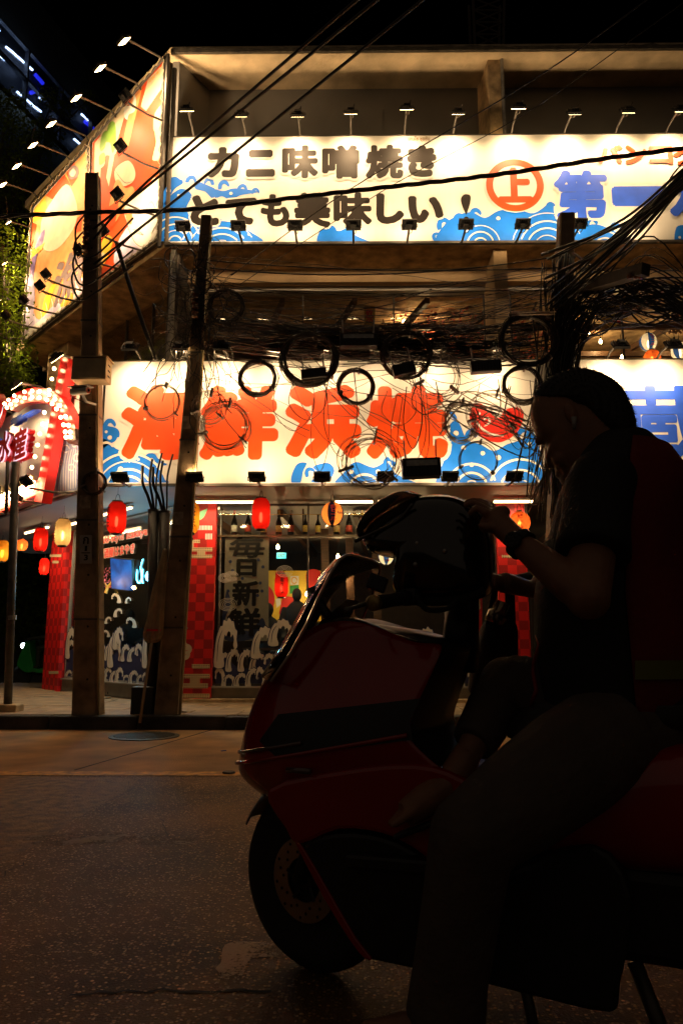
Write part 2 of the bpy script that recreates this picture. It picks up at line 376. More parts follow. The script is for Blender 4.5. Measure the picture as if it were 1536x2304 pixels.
# cracks in the near road
rc = random.Random(15)
for pts in ([(-30, 1985), (40, 1950), (110, 1905), (190, 1845), (262, 1792), (300, 1752)], [(150, 2240), (300, 2228), (460, 2232), (620, 2226)], [(420, 1770), (360, 1830), (380, 1890), (330, 1960)]):
    p = [atz(x + rc.uniform(-3, 3), y + rc.uniform(-2, 2), .002) for x, y in smooth(pts, 7, False)]; p = [q + Vector((rc.uniform(-.012, .012), rc.uniform(-.012, .012), 0)) for q in p]
    m = MB(); n = len(p); wd = [rc.uniform(.003, .009) for _ in p]
    m.add([q + Vector((0, a, 0)) for q, a in zip(p, wd)] + [q - Vector((0, a, 0)) for q, a in zip(p, wd)], [(i, i + 1, n + i + 1, n + i) for i in range(n - 1)]); put(m, 'crack', M('crack_dark', (.012, .009, .007), .95), road)
# kerb
kerb = thing('kerb', None, None, (0, 8.7, 0)); kerb['kind'] = 'structure'
m = MB(); m.bb((-.495, -.085, -.02), (.495, .085, .15)); first = None
for i in range(-11, 12):
    if first is None: o = first = put(m, 'kerb_stone', kerb_mat, kerb, local=True, bevel=.018)
    else: o = first.copy(); COL.objects.link(o)
    o.location = (i * 1.0 + .1, random.uniform(-.006, .006), random.uniform(-.008, .004)); o.rotation_euler = (0, R(random.uniform(-.4, .4)), R(random.uniform(-.3, .3)))
# pavement with slabs
pave = tag(put(MB().prism([(-22, 8.78, .125), (20, 8.78, .125), (20, 11.5, .125), (0, 16.5, .125), (-22, 16.5, .125)], (0, 0, -.14)), 'pavement', pave_mat), kind='structure')
m = MB(); m.bb((-.295, -.295, 0), (.295, .295, .03)); first = None
for j in range(9):
    for i in range(-12, 9):
        x, y = i * .6 + .2 + (.3 if j % 2 else 0), 9.1 + j * .6
        if y > 10.5 and x > -2.6 - (y - 10.6) * .95: continue
        if first is None: o = first = put(m, 'paving_slab', pave_mat, pave, local=True, bevel=.006)
        else: o = first.copy(); COL.objects.link(o)
        o.location = (x, y, .1225 + random.uniform(-.002, .003)); o.rotation_euler = (R(random.uniform(-.3, .3)), R(random.uniform(-.3, .3)), R(random.uniform(-.5, .5)))
# manhole cover in the strip
c = atz(325, 1658, 0); mh = thing('manhole_cover', 'round cast iron manhole cover in the concrete strip by the kerb', 'manhole', (c.x, c.y, 0))
m = MB(); m.lathe([(.36, 0), (.36, .012), (.33, .016), (.001, .016)], 32, c); put(m, 'plate', M('cast_iron', (.04, .033, .026), .6, .4, var=.4), mh)
m = MB()
for i in range(-7, 8):
    hw = math.sqrt(max(0, .31 ** 2 - (i * .042) ** 2)); m.bb((c.x - hw, c.y + i * .042 - .01, .0155), (c.x + hw, c.y + i * .042 + .01, .021))
put(m, 'tread', MC['cast_iron'], mh)
c = atz(515, 1738, .01); o = put(MB().lathe([(.05, 0), (.045, .012), (.001, .013)], 14, (c.x, c.y, .006)), 'valve_cover', MC['cast_iron']); tag(o, 'small round iron valve cover set on the yellow line', 'cover')
# litter
c = atz(503, 1690, .01); o = put(MB().bar((c.x - .02, c.y, .012), (c.x + .02, c.y + .02, .014), .02, .006), 'bottle_cap', M('blue_plastic', (.02, .05, .5), .4)); tag(o, 'tiny blue bottle cap lying on the concrete strip', 'litter')
leafm = M('dry_leaf', (.16, .09, .03), .7, var=.4)
for k, (px, py) in enumerate(((500, 1640), (505, 1577), (255, 1637))):
    c = atz(px, py, .16 if py < 1600 else .02)
    m = MB().poly([c + Vector(q) for q in ((-.05, 0, 0), (-.02, .02, .012), (.03, .015, .02), (.06, 0, .006), (.02, -.02, .012))])
    if k == 1: tag(put(m, 'fallen_leaf', leafm), 'curled dry leaf lying on the pavement below the window sill', 'leaf')

# ================================================================== RESTAURANT BUILDING
YL = 9.22
cU = at(366, 545, 9.7); cL = at(222, 1087, YL); cG = at(398, 1500, 10.7)
XR = 9.0
FU = Frame((cU.x, 9.7, 0), (1, 0, 0), (0, -1, 0)); FL = Frame((cL.x, YL, 0), (1, 0, 0), (0, -1, 0)); FW = Frame((cG.x, 10.7, 0), (1, 0, 0), (0, -1, 0))
CX, CN = (1, -1, 0), (-1, -1, 0)
FP = Frame((cU.x, 9.7, 0), CX, CN); FLC = Frame((cL.x, YL, 0), CX, CN); FG = Frame((cG.x, 10.7, 0), CX, CN)
zUb, zUt = FU.hit(700, 544)[1], FU.hit(700, 307)[1]; zLb, zLt = FL.hit(700, 1087)[1], FL.hit(700, 812)[1]
zSof = zLb + .05; zRoof = FU.hit(700, 112)[1]; zRfB = FU.hit(700, 158)[1]
zW2t = FW.hit(700, 655)[1]; zSill = FW.hit(700, 1548)[1]; zGt = FW.hit(700, 1132)[1]
S2 = math.sqrt(.5)
def plan(c, off, z, t, back=17.0, xr=XR):
    """plan polygon of the building at a face line running through corner c, moved in by off"""
    cx, cy = c[0], c[1] + off; cx = cx + off * (math.sqrt(2) - 1)
    return [(xr, cy, z), (cx, cy, z), (cx - t, cy + t, z), (cx - t + 1.0, back, z), (xr, back, z)]
bld = thing('restaurant_building', 'two storey corner restaurant building with slanted left side and dirty concrete slabs', 'building', (cG.x, 10.7, .12))
# floor slab, canopy soffit, canopy top, balcony slab, roof
put(MB().prism(plan((cG.x, 10.7), .0, .125, 3.6), (0, 0, .03)), 'interior_floor', M('floor_dark', (.09, .06, .04), .4, var=.3), bld)
soff = M('soffit_paint', (.34, .33, .31), .55, var=.12, scale=1.2)
put(MB().prism(plan((cL.x, YL), .06, zSof, 5.2), (0, 0, .1)), 'canopy_soffit', soff, bld)
put(MB().prism(plan((cL.x, YL), .06, zLt - .22, 5.2), (0, 0, .12)), 'canopy_roof', conc_dirty, bld)
put(MB().prism(plan((cU.x, 9.7), .08, zUb - .02, 3.9), (0, 0, .16)), 'balcony_slab', conc_dirty, bld)
zC = at(700, 121, 9.70).z
put(MB().prism(plan((cU.x, 9.7), .0, zC, 3.9), (0, 0, .14)), 'roof_slab', M('eave_plaster', (.58, .45, .28), .85, var=.3, scale=3, bump=.3, bscale=25), bld)
# ragged weathered roof lip
m = MB(); xs = [cU.x + i * (XR - cU.x) / 120 for i in range(121)]
top = [(x, 9.66, zC + .07 + .05 * abs(noise.noise(Vector((x * 3, 0, 5)))) + .02 * noise.noise(Vector((x * 14, 1, 5)))) for x in xs]
m.prism([(XR, 9.66, zC + .01)] + [(cU.x, 9.66, zC + .01)] + top, (0, .25, 0)); put(m, 'roof_lip', M('moss_dirt', (.05, .042, .03), .95, var=.6, scale=14, bump=.5), bld)
# balcony recess
yb = 10.42; zbt = FU.hit(700, 200)[1]; zbt = zC - .4
m = MB(); m.bb((cU.x + .3, yb, zUb + .1), (XR, yb + .1, zC - .002)); put(m, 'balcony_wall', wall_grey, bld)
a = at(402, 200, 9.83); b_ = at(470, 250, yb)
m = MB(); m.prism([(a.x, 9.83, zUb), (b_.x, yb, zUb), (b_.x - .12, yb, zUb), (a.x - .1, 9.83, zUb)], (0, 0, zC - .002 - zUb)); put(m, 'balcony_side_wall', wall_grey, bld)
for px in (1113, 1790):
    x = at(px, 200, 9.83).x
    m = MB(); m.prism([(x - .09, 9.84, zUt - .3), (x + .09, 9.84, zUt - .3), (x + .03, yb, zUt - .3), (x - .15, yb, zUt - .3)], (0, 0, zC - .003 - zUt + .3)); put(m, 'dividing_fin', conc_dirty, bld)
    m = MB(); m.tube([(x + .12, 9.84, zUt - .2), (x + .12, 9.84, zC)], .025, 8); put(m, 'drain_pipe', galv, bld)
for px in (540, 860, 1275, 1440):   # panel joints of the recess wall
    x = at(px, 240, yb).x; m = MB(); m.bb((x - .006, yb - .008, zUb + .1), (x + .006, yb - .001, zbt)); put(m, 'panel_joint', wall_grey, bld)
# beam under the balcony and wall above the windows
m = MB(); m.bb((cG.x, 10.45, zW2t + .02), (XR, 10.95, zUb - .021)); put(m, 'beam', M('beam_plaster', (.48, .34, .2), .8, var=.25, scale=2, bump=.2), bld)
m = MB(); m.bb((cG.x, 10.60, zW2t - .05), (XR, 10.78, zW2t + .018)); put(m, 'window_head', alu, bld)
def fin(px0, px1, Y0, Y1, z0, z1, mat=concrete, name='column'):
    x0, x1 = at(px0, 640, Y0).x, at(px1, 640, Y0).x
    return put(MB().bb((x0, Y0, z0), (x1, Y1, z1)), name, mat, bld)
fin(1112, 1142, 9.9, 10.68, zLt - .1, zUb - .022, concrete)
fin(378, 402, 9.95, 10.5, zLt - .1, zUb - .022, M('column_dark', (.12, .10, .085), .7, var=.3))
x = at(388, 640, 9.85).x; put(MB().tube([(x, 9.86, zLt - .1), (x, 9.86, zUb - .02)], .045, 10), 'drain_pipe', galv, bld)
x = at(392, 250, 9.8).x; put(MB().tube([(x, 9.72, zUb), (x, 9.72, zRoof - .3)], .04, 10), 'drain_pipe', M('pipe_dark', (.1, .085, .07), .6), bld)
# slanted side: wall band above the side windows, sill and piers, at ground and first floor
def cwall(t0, t1, z0, z1, th, mat, name, d=0.0):
    m = MB(); a = [FG.P(-t0, z0, d), FG.P(-t1, z0, d), FG.P(-t1, z0, d - th), FG.P(-t0, z0, d - th)]; m.prism(a, (0, 0, z1 - z0)); return put(m, name, mat, bld)
tL = -FG.hit(140, 1530)[0]
zb2 = FG.hit(345, 652)[1]
cwall(0, 5.6, zb2, zUb - .021, .2, concrete, 'side_beam'); cwall(.02, 5.6, zb2 - .07, zb2 - .002, .22, M('beam_edge', (.5, .4, .24), .7), 'side_beam_edge', .02)
cwall(tL, 5.6, zGt, zSof - .002, .15, concrete, 'side_wall_head')
cwall(tL, tL + .9, zSof + .11, zUb - .022, .5, concrete, 'side_pier', .3)
cwall(.0, tL, .13, zSill, .12, M('plinth_grey', (.2, .18, .15), .6, var=.2), 'plinth')
put(MB().bb((cG.x + .02, 10.7, .13), (XR, 10.82, zSill)), 'plinth', MC['plinth_grey'], bld)
put(MB().bb((cG.x + .02, 10.55, .12), (XR, 10.70, .20)), 'step', conc_dirty, bld)
m = MB(); m.bb((cG.x, 10.66, zSill), (XR, 10.80, zSill + .025)); put(m, 'window_sill', alu, bld)
cwall(.02, tL, zSill, zSill + .02, .1, alu, 'window_sill', .03)
# rear shell so that the rooms are closed
put(MB().bb((cG.x - 4.0, 16.9, .12), (XR, 17.0, zRoof - .1)), 'rear_wall', M('room_wall', (.05, .032, .02), .7, var=.3), bld)
put(MB().bb((XR - .1, 10.7, .12), (XR, 16.9, zRoof - .1)), 'end_wall', MC['room_wall'], bld)
put(MB().prism(plan((cG.x, 10.7), .03, zW2t + .28, 3.6), (0, 0, .06)), 'upper_room_ceiling', MC['room_wall'], bld)
# shop windows: panes with frames
pane = glassmat('window_glass', (.93, .95, .93), .55)
def window(fr, l0, l1, z0, z1, muls, parent, fm=alu, d=-.04, fw=.035):
    wn = put(MB().prism([fr.P(l0, z0, d), fr.P(l1, z0, d), fr.P(l1, z1, d), fr.P(l0, z1, d)], fr.n * -.008), 'window', pane, parent)
    ls = [l0] + muls + [l1]
    for l in ls:
        put(MB().prism([fr.P(l - fw / 2, z0, d + .02), fr.P(l + fw / 2, z0, d + .02), fr.P(l + fw / 2, z1, d + .02), fr.P(l - fw / 2, z1, d + .02)], fr.n * -.05), 'frame', fm, wn)
    for z in (z0 + .015, z1 - .02):
        put(MB().prism([fr.P(l0, z - .015, d + .018), fr.P(l1, z - .015, d + .018), fr.P(l1, z + .015, d + .018), fr.P(l0, z + .015, d + .018)], fr.n * -.046), 'frame', fm, wn)
    return wn
# ground floor front: red pillar 410-480, glass 482-1110, red pillar 1128-1185, rest hidden behind the rider
lp = FW.hit(482, 1300)[0]; lq = FW.hit(1118, 1300)[0]
win_front = window(FW, lp, lq, zSill + .03, zGt, [FW.hit(692, 1300)[0], FW.hit(1000, 1300)[0]], bld, dark_frame, fw=.02)
win_side = window(FG, -tL + .05, -.10, zSill + .02, zGt, [-FG.hit(335, 1350)[0] * -1], bld, alu, fw=.025)
lr = FW.hit(1190, 1300)[0]
win_right = window(FW, lr, XR - cG.x - .2, zSill + .03, zGt, [lr + 2.2], bld, dark_frame)
win_up = window(FW, FW.hit(470, 720)[0], FW.hit(1090, 720)[0], zLt - .1, zW2t, [FW.hit(681, 720)[0], FW.hit(886, 720)[0]], bld, dark_frame, fw=.02)
win_up2 = window(FW, FW.hit(1150, 720)[0], XR - cG.x - .2, zLt - .1, zW2t, [FW.hit(1400, 720)[0]], bld, dark_frame, fw=.02)
win_upside = window(FG, -tL, -.15, zLt - .1, zb2 - .075, [-1.2, -2.1], bld, dark_frame, fw=.02)
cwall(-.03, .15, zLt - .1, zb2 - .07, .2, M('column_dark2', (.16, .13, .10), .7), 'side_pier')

# ================================================================== BANNERS
def banner(fr, pts_px, name, label, th=.08, frame_mat=dark_steel):
    base = fr.pp(*pts_px[0]); lo = min((fr.pp(*p) for p in pts_px), key=lambda p: p.z)
    t = thing(name, label, 'banner', (lo.x, lo.y, lo.z))
    put(MB().prism([fr.pp(x, y, 0) for x, y in pts_px], fr.n * -.02), 'sheet', vinyl, t)
    return t
def rect_banner(fr, l0, l1, z0, z1, name, label):
    p = fr.P(l0, z0); t = thing(name, label, 'banner', tuple(p))
    m = MB(); n = max(1, int((l1 - l0) / .05)); k = 12
    for j in range(k + 1):      # slightly wavy stretched vinyl
        for i in range(n + 1):
            l = l0 + (l1 - l0) * i / n; z = z0 + (z1 - z0) * j / k
            m.v.append(tuple(fr.P(l, z, .0012 * noise.noise(Vector((l * 2.2, z * .7, z0))))))
    m.f = [(j * (n + 1) + i, j * (n + 1) + i + 1, (j + 1) * (n + 1) + i + 1, (j + 1) * (n + 1) + i) for j in range(k) for i in range(n)]
    put(m, 'sheet', vinyl, t, smooth=True)
    m = MB(); m.prism([fr.P(l0, z0, -.012), fr.P(l1, z0, -.012), fr.P(l1, z1, -.012), fr.P(l0, z1, -.012)], fr.n * -.03); put(m, 'backing', dark_steel, t)
    for za, zb in ((z0 - .035, z0 - .002), (z1 + .002, z1 + .012)):
        m = MB(); m.prism([fr.P(l0, za, .01), fr.P(l1, za, .01), fr.P(l1, zb, .01), fr.P(l0, zb, .01)], fr.n * -.06); put(m, 'frame_rail', dark_steel, t)
    return t
L1 = XR - cU.x
up = rect_banner(FU, 0.02, L1, zUb, zUt, 'banner', 'long white upper banner with black crab dish lettering and orange ring emblem')
low = rect_banner(FL, 0.02, FL.hit(1213, 950)[0], zLb, zLt, 'banner', 'white lower banner with four fat orange characters and blue waves')
low2 = rect_banner(FL, FL.hit(1287, 950)[0], XR - cL.x, zLb, zLt, 'banner', 'white lower banner at right with fat blue characters behind the rider')
put(MB().prism([FL.P(FL.hit(1213, 950)[0] + .01, zLb, -.03), FL.P(FL.hit(1287, 950)[0] - .01, zLb, -.03), FL.P(FL.hit(1287, 950)[0] - .01, zLt, -.03), FL.P(FL.hit(1213, 950)[0] + .01, zLt, -.03)], (0, .03, 0)), 'canopy_panel', wall_grey, bld)

# -- wave prints -----------------------------------------------------
def arc(cx, cy, r, a0, a1, n=22, ry=None): return [(cx + r * math.cos(R(a0 + (a1 - a0) * i / n)), cy - (ry or r) * math.sin(R(a0 + (a1 - a0) * i / n))) for i in range(n + 1)]
def clipy(pts, ymax): return [(x, min(y, ymax)) for x, y in pts]
CURL = [(0, 0), (.03, .35), (.12, .62), (.27, .82), (.36, .83), (.42, .95), (.55, .93), (.63, 1.0), (.75, .93), (.84, .92), (.90, .78), (.99, .72), (.96, .56), (1.0, .42), (.90, .36), (.82, .44), (.86, .55), (.80, .66), (.72, .60), (.70, .70), (.60, .72), (.52, .62), (.46, .66), (.40, .52), (.36, .30), (.42, .0)]
def curl(x, y, wpx, hpx, flip=False, rot=0.0):
    out = []; c, s = math.cos(R(rot)), math.sin(R(rot))
    for a, b in CURL:
        u = ((1 - a) if flip else a) * wpx; v = b * hpx
        out.append((x + u * c - v * s, y - (u * s + v * c)))
    return smooth(out, 3)
def claw(x, y, s, rot=0, flip=False):
    base = [(-.5, 0), (-.45, .35), (-.2, .62), (.1, .66), (.34, .5), (.46, .22), (.36, .05), (.22, .2), (.06, .34), (-.12, .26), (-.22, 0)]
    c, q = math.cos(R(rot)), math.sin(R(rot)); o = []
    for a, b in base:
        a = -a if flip else a; o.append((x + s * (a * c - b * q), y - s * (a * q + b * c)))
    return smooth(o, 3)
def print_waves(fr, parent, ymax, hills, rings, dots, claws, d=.004, blue=ink_blue, white=ink_white, lw=.022):
    for h in hills: put(MB().fpoly(fr, clipy(smooth(h, 5), ymax), d), 'wave_print', blue, parent)
    for i, c in enumerate(claws): put(MB().fpoly(fr, clipy(claw(*c), ymax), d + .0006 + i * .0001), 'foam_print', blue, parent)
    for i, (cx, cy, r, a0, a1) in enumerate(rings):
        pts = [p for p in arc(cx, cy, r, a0, a1) if p[1] < ymax - 1]
        if len(pts) > 2: put(MB().fstroke(fr, pts, lw * (1 if i % 3 else .6), d + .003 + i * .0001), 'wave_line', white, parent)
    for i, (x, y, r) in enumerate(dots): put(MB().fdisc(fr, x, y, r, d + .0055 + i * .0001), 'drop_print', white, parent)
yb_ = 543
print_waves(FU, up, yb_, [
    [(366, 470), (385, 440), (410, 425), (432, 440), (420, 470), (440, 500), (470, 490), (520, 500), (560, 520), (590, 548), (480, 560), (366, 556)],
    [(366, 440), (380, 415), (405, 404), (412, 412), (395, 424), (384, 440), (372, 462)],
    [(440, 408), (470, 418), (500, 430), (530, 424), (580, 432), (540, 440), (520, 452), (500, 442), (480, 448), (462, 432), (440, 425)],
    [(985, 548), (1000, 505), (1030, 485), (1060, 478), (1090, 490), (1120, 475), (1160, 470), (1200, 480), (1240, 455), (1246, 480), (1260, 500), (1300, 510), (1340, 505), (1380, 520), (1420, 545), (1300, 560), (1100, 560)],
    [(1520, 512), (1546, 512), (1546, 556), (1518, 556)], [(720, 520), (740, 512), (762, 520), (780, 515), (800, 530), (830, 548), (760, 560), (715, 548)]],
    [(500, 575, r, 10, 172) for r in (34, 48, 62, 78, 95)] + [(395, 545, r, 20, 160) for r in (14, 26, 40, 56)] + [(1230, 560, r, 25, 165) for r in (30, 46, 62, 80)] + [(1080, 552, r, 15, 165) for r in (16, 30, 44)] + [(1360, 566, r, 30, 150) for r in (30, 44)],
    [(380, 430, .035), (402, 440, .02), (418, 520, .03), (460, 436, .03), (486, 424, .02), (520, 436, .025), (560, 528, .02), (1050, 500, .03), (1120, 492, .03), (1180, 500, .025), (1285, 520, .03), (1527, 535, .02)],
    [(395, 418, 30, 10), (430, 412, 26, -10), (470, 416, 24, 0, True), (505, 424, 28, 10), (545, 430, 24, -10), (575, 436, 20, 0), (1000, 512, 34, 20), (1032, 500, 30, 0, True), (1010, 530, 26, 40), (1070, 488, 30, 10), (985, 535, 22, 60), (745, 525, 26, 0), (785, 528, 26, 0, True), (1330, 508, 30, 0), (1385, 520, 30, 20), (1240, 470, 24, 30)])
yb_ = 1086
print_waves(FL, low, yb_, [
    [(226, 1000), (240, 990), (262, 1010), (300, 1020), (335, 1030), (350, 1050), (380, 1092), (300, 1098), (226, 1096)],
    [(226, 962), (250, 960), (266, 968), (262, 990), (245, 1000), (226, 1010)],
    [(655, 1075), (668, 1045), (690, 1042), (682, 1060), (676, 1086), (660, 1092)], [(705, 1050), (738, 1042), (752, 1060), (735, 1084), (700, 1084), (716, 1066)],
    [(762, 1094), (775, 1062), (800, 1040), (840, 1052), (870, 1040), (890, 1066), (930, 1092)],
    [(985, 1094), (1000, 1030), (1010, 960), (1030, 950), (1050, 990), (1080, 1000), (1110, 1015), (1140, 1000), (1170, 990), (1195, 970), (1212, 1010), (1212, 1096), (1100, 1098)]],
    [(290, 1110, r, 20, 165) for r in (22, 38, 54, 72, 90)] + [(240, 1012, 16, 30, 200)] + [(1060, 1100, r, 15, 165) for r in (18, 36, 56)] + [(1170, 1104, r, 20, 160) for r in (24, 46, 70)] + [(820, 1104, r, 20, 160) for r in (20, 36)],
    [(272, 1056, .035), (248, 985, .03), (256, 1002, .02), (240, 972, .02), (312, 1034, .02), (1025, 975, .035), (1042, 1008, .03), (1120, 1030, .035), (1190, 1000, .03), (1085, 1020, .03), (1060, 1046, .03), (790, 1062, .03), (850, 1062, .03)],
    [(340, 1042, 34, 0), (362, 1050, 30, 20, True), (352, 1070, 26, 0), (248, 962, 30, 0), (256, 980, 26, -20, True), (1000, 1000, 36, 30), (1012, 950, 34, 0), (1180, 985, 36, 10, True), (1060, 985, 30, 0), (700, 1068, 26, 30), (875, 1048, 30, 0, True)], lw=.03)
print_waves(FL, low2, 1086, [[(1287, 1010), (1400, 1000), (1480, 1030), (1600, 1010), (1700, 1050), (1700, 1096), (1287, 1096)]], [(1450, 1100, r, 15, 165) for r in (25, 45, 65)], [(1500, 1030, .03)], [(1530, 1008, 40, 0)])

# -- lettering -------------------------------------------------------
for ch, bx in zip('カニ味噌焼き', ((465, 332, 540, 402), (553, 338, 620, 400), (634, 328, 716, 403), (724, 328, 808, 404), (822, 327, 906, 404), (916, 328, 981, 400))): ftext(FU, ch, bx, .036 if ch in 'カニとてしいき' else .028, ink_black, up, name='character', k=14, d=.0165); ftext(FU, ch, (bx[0] - 4, bx[1] - 4, bx[2] + 4, bx[3] + 4), .058, ink_white, up, name='character_outline', k=12, d=.0125)
for ch, bx in zip('とても美味しい', ((428, 440, 495, 510), (506, 446, 578, 508), (586, 438, 652, 512), (660, 434, 744, 514), (750, 434, 836, 512), (846, 436, 908, 506), (918, 442, 996, 504))): ftext(FU, ch, bx, .036 if ch in 'カニとてしいき' else .028, ink_black, up, name='character', k=14, d=.0165); ftext(FU, ch, (bx[0] - 4, bx[1] - 4, bx[2] + 4, bx[3] + 4), .058, ink_white, up, name='character_outline', k=12, d=.0125)
m = MB(); m.fpoly(FU, smooth([(1036, 448), (1044, 439), (1057, 442), (1056, 460), (1049, 482), (1046, 482), (1038, 462)], 4), .0165); m.fdisc(FU, 1048, 494, .036, .0165); put(m, 'character', ink_black, up)
ftext(FU, 'เคนโซ ซุยซัน', (918, 307, 966, 320), .0015, ink_brown, up)
m = MB(); c0 = FU.hit(1157, 418); n = 48; ro, ri = .415, .315
vs_ = [FU.P(c0[0] + r * math.cos(2 * math.pi * i / n), c0[1] + r * math.sin(2 * math.pi * i / n), .0150) for r in (ro, ri) for i in range(n)]
m.add(vs_, [(i, (i + 1) % n, n + (i + 1) % n, n + i) for i in range(n)]); put(m, 'ring_emblem', ink_orange, up)
m = MB(); m.fdisc_l(FU, c0, .43, .0128, 40); put(m, 'ring_ground', ink_white, up)
ftext(FU, '上', (1120, 378, 1194, 458), .030, ink_orange, up, d=.0165, name='character')
for ch, bx in zip('第一', ((1248, 384, 1362, 498), (1376, 420, 1500, 466))): ftext(FU, ch, (bx[0] - 5, bx[1] - 5, bx[2] + 5, bx[3] + 5), .07, ink_white, up, name='character_outline', k=12, d=.0125); ftext(FU, ch, bx, .036 if ch == '第' else .05, ink_royal, up, d=.0165, name='character')
ftext(FU, '水', (1506, 388, 1616, 500), .04, ink_royal, up, d=.0165, name='character')
for ch, bx in zip('バンコク', ((1343, 328, 1398, 370), (1405, 328, 1452, 371), (1460, 330, 1510, 371), (1514, 328, 1570, 373))): ftext(FU, ch, bx, .016, ink_orange, up, d=.0165, name='character')
for ch, bx in zip('海鮮浜焼', ((268, 866, 442, 1036), (448, 868, 628, 1036), (640, 866, 812, 1034), (824, 868, 1004, 1034))):
    ftext(FL, ch, (bx[0] - 8, bx[1] - 8, bx[2] + 8, bx[3] + 8), .10, ink_white, low, d=.008, name='character_outline', k=16)
    ftext(FL, ch, bx, .056 if ch != '浜' else .066, ink_orange, low, d=.0115, name='character', k=20)
for ch, bx in zip('酒蔵', ((1290, 872, 1400, 1040), (1408, 868, 1590, 1040))):
    ftext(FL, ch, (bx[0] - 8, bx[1] - 8, bx[2] + 8, bx[3] + 8), .09, ink_white, low2, d=.008, name='character_outline', k=16)
    ftext(FL, ch, bx, .028, ink_royal, low2, d=.0115, name='character', k=20)
# leaping fish print
m = MB(); m.fpoly(FL, smooth([(1056, 938), (1062, 915), (1080, 908), (1092, 922), (1110, 936), (1124, 940), (1132, 926), (1150, 918), (1164, 918), (1176, 930), (1172, 955), (1160, 975), (1140, 990), (1115, 996), (1085, 985), (1064, 965)], 5), .0124); put(m, 'fish_print', ink_red, low)
m = MB(); m.fstroke(FL, smooth([(1068, 945), (1084, 966), (1106, 978), (1132, 982)], 5, False), .035, .0134, True); m.fdisc(FL, 1078, 931, .015, .0134); m.fstroke(FL, smooth([(1084, 948), (1096, 940), (1100, 952), (1088, 960)], 4, False), .03, .0136, True); put(m, 'fish_lines', ink_white, low)
# ================================================================== PICTURE BANNERS ON THE SLANTED SIDE
def lacing(fr, a, b, n, d, t):
    m = MB(); A, B = Vector(fr.hit(*a)), Vector(fr.hit(*b)); pts = []
    dr = (B - A).normalized(); nn = Vector((-dr.y, dr.x))
    for i in range(n + 1):
        q = A.lerp(B, i / n) + nn * (.035 if i % 2 else -.035); pts.append(fr.P(q.x, q.y, d + .03))
    m.tube(pts, .006, 4); put(m, 'lacing_rope', M('rope', (.5, .42, .28), .8), t)
def picture(corners, label):
    tl, tr, br, bl = corners; lo = FP.pp(*br)
    t = thing('picture_banner', label, 'banner', tuple(lo))
    put(MB().prism([FP.pp(*p) for p in corners], FP.n * -.02), 'sheet', vinyl, t)
    put(MB().prism([FP.pp(*p, -.025) for p in corners], FP.n * -.05), 'backing', dark_steel, t)
    for a, b, n in ((tl, tr, 26), (tr, br, 34), (br, bl, 26), (bl, tl, 34)):
        m = MB(); m.tube([FP.pp(*a, .02), FP.pp(*b, .02)], .022, 8); put(m, 'frame_tube', dark_steel, t); lacing(FP, a, b, n, .02, t)
    return t
cA = [(207, 320), (374, 130), (359, 538), (199, 655)]; cB = [(76, 466), (202, 326), (194, 660), (54, 772)]
picA = picture(cA, 'tall picture banner nearest the corner with red rays and a pale face'); picB = picture(cB, 'tall picture banner at far left with grey fishing character and yellow corner')
def art(parent, layers, d0=.003):
    for i, (mt, pts, sm) in enumerate(layers): put(MB().fpoly(FP, smooth(pts, 4) if sm else pts, d0 + i * .0007), 'print', mt, parent)
red2 = M('ink_vermilion', (.66, .062, .006), .5, var=.25, scale=2)
art(picA, [
    (red2, [(209, 322), (373, 133), (358, 536), (201, 652)], False),
    (ink_cream, [(214, 322), (232, 300), (222, 480), (212, 500)], False), (ink_cream, [(262, 262), (290, 228), (262, 330), (246, 420), (240, 400)], False),
    (ink_peach, [(296, 222), (322, 194), (290, 330), (274, 340)], False), (ink_cream, [(334, 180), (372, 140), (371, 190), (330, 250), (318, 240)], False),
    (ink_cream, [(350, 255), (371, 240), (369, 345), (344, 360), (352, 320), (346, 290)], True),
    (ink_cream, [(221, 330), (232, 290), (250, 268), (264, 272), (266, 330), (256, 352), (240, 350), (236, 372), (224, 378), (219, 355)], True),
    (ink_green, [(226, 326), (233, 300), (242, 296), (240, 320), (236, 335), (228, 340)], True), (ink_green, [(240, 318), (244, 286), (252, 274), (261, 280), (262, 322), (255, 345), (249, 322)], True), (ink_green, [(225, 352), (236, 344), (238, 362), (226, 372)], True),
    (ink_white, [(282, 242), (298, 236), (303, 214), (308, 225), (305, 250), (292, 258), (288, 270), (281, 262)], True),
    (red2, [(300, 330), (330, 280), (350, 300), (346, 350), (330, 372), (302, 360)], True),
    (ink_cream, [(262, 380), (290, 362), (306, 385), (302, 408), (280, 420), (262, 408)], True), (ink_peach, [(264, 405), (284, 424), (300, 420), (304, 440), (280, 470), (262, 500), (240, 520), (246, 470)], True),
    (red2, [(225, 480), (270, 450), (262, 500), (230, 540)], False), (ink_gold, [(202, 600), (225, 560), (240, 530), (256, 540), (246, 575), (230, 605), (204, 622)], True), (ink_cream, [(212, 600), (230, 570), (238, 575), (222, 604)], True),
    (ink_lilac, [(262, 560), (282, 520), (300, 500), (330, 470), (356, 440), (357, 534), (300, 575), (262, 598)], True),
    (ink_white, [(282, 470), (300, 445), (332, 420), (352, 400), (361, 420), (358, 530), (338, 556), (318, 560), (300, 540), (290, 510)], True), (ink_peach, [(284, 478), (296, 470), (300, 485), (298, 505), (290, 500)], True),
    (ink_lilac, [(320, 470), (345, 432), (352, 450), (348, 468)], False)])
m = MB()
m.fstroke(FP, smooth([(301, 518), (312, 520), (326, 530), (316, 527), (305, 524)], 4, False), .010, .021, True); m.fstroke(FP, smooth([(286, 478), (288, 500), (298, 530), (312, 552), (336, 560)], 5, False), .012, .0214, True)
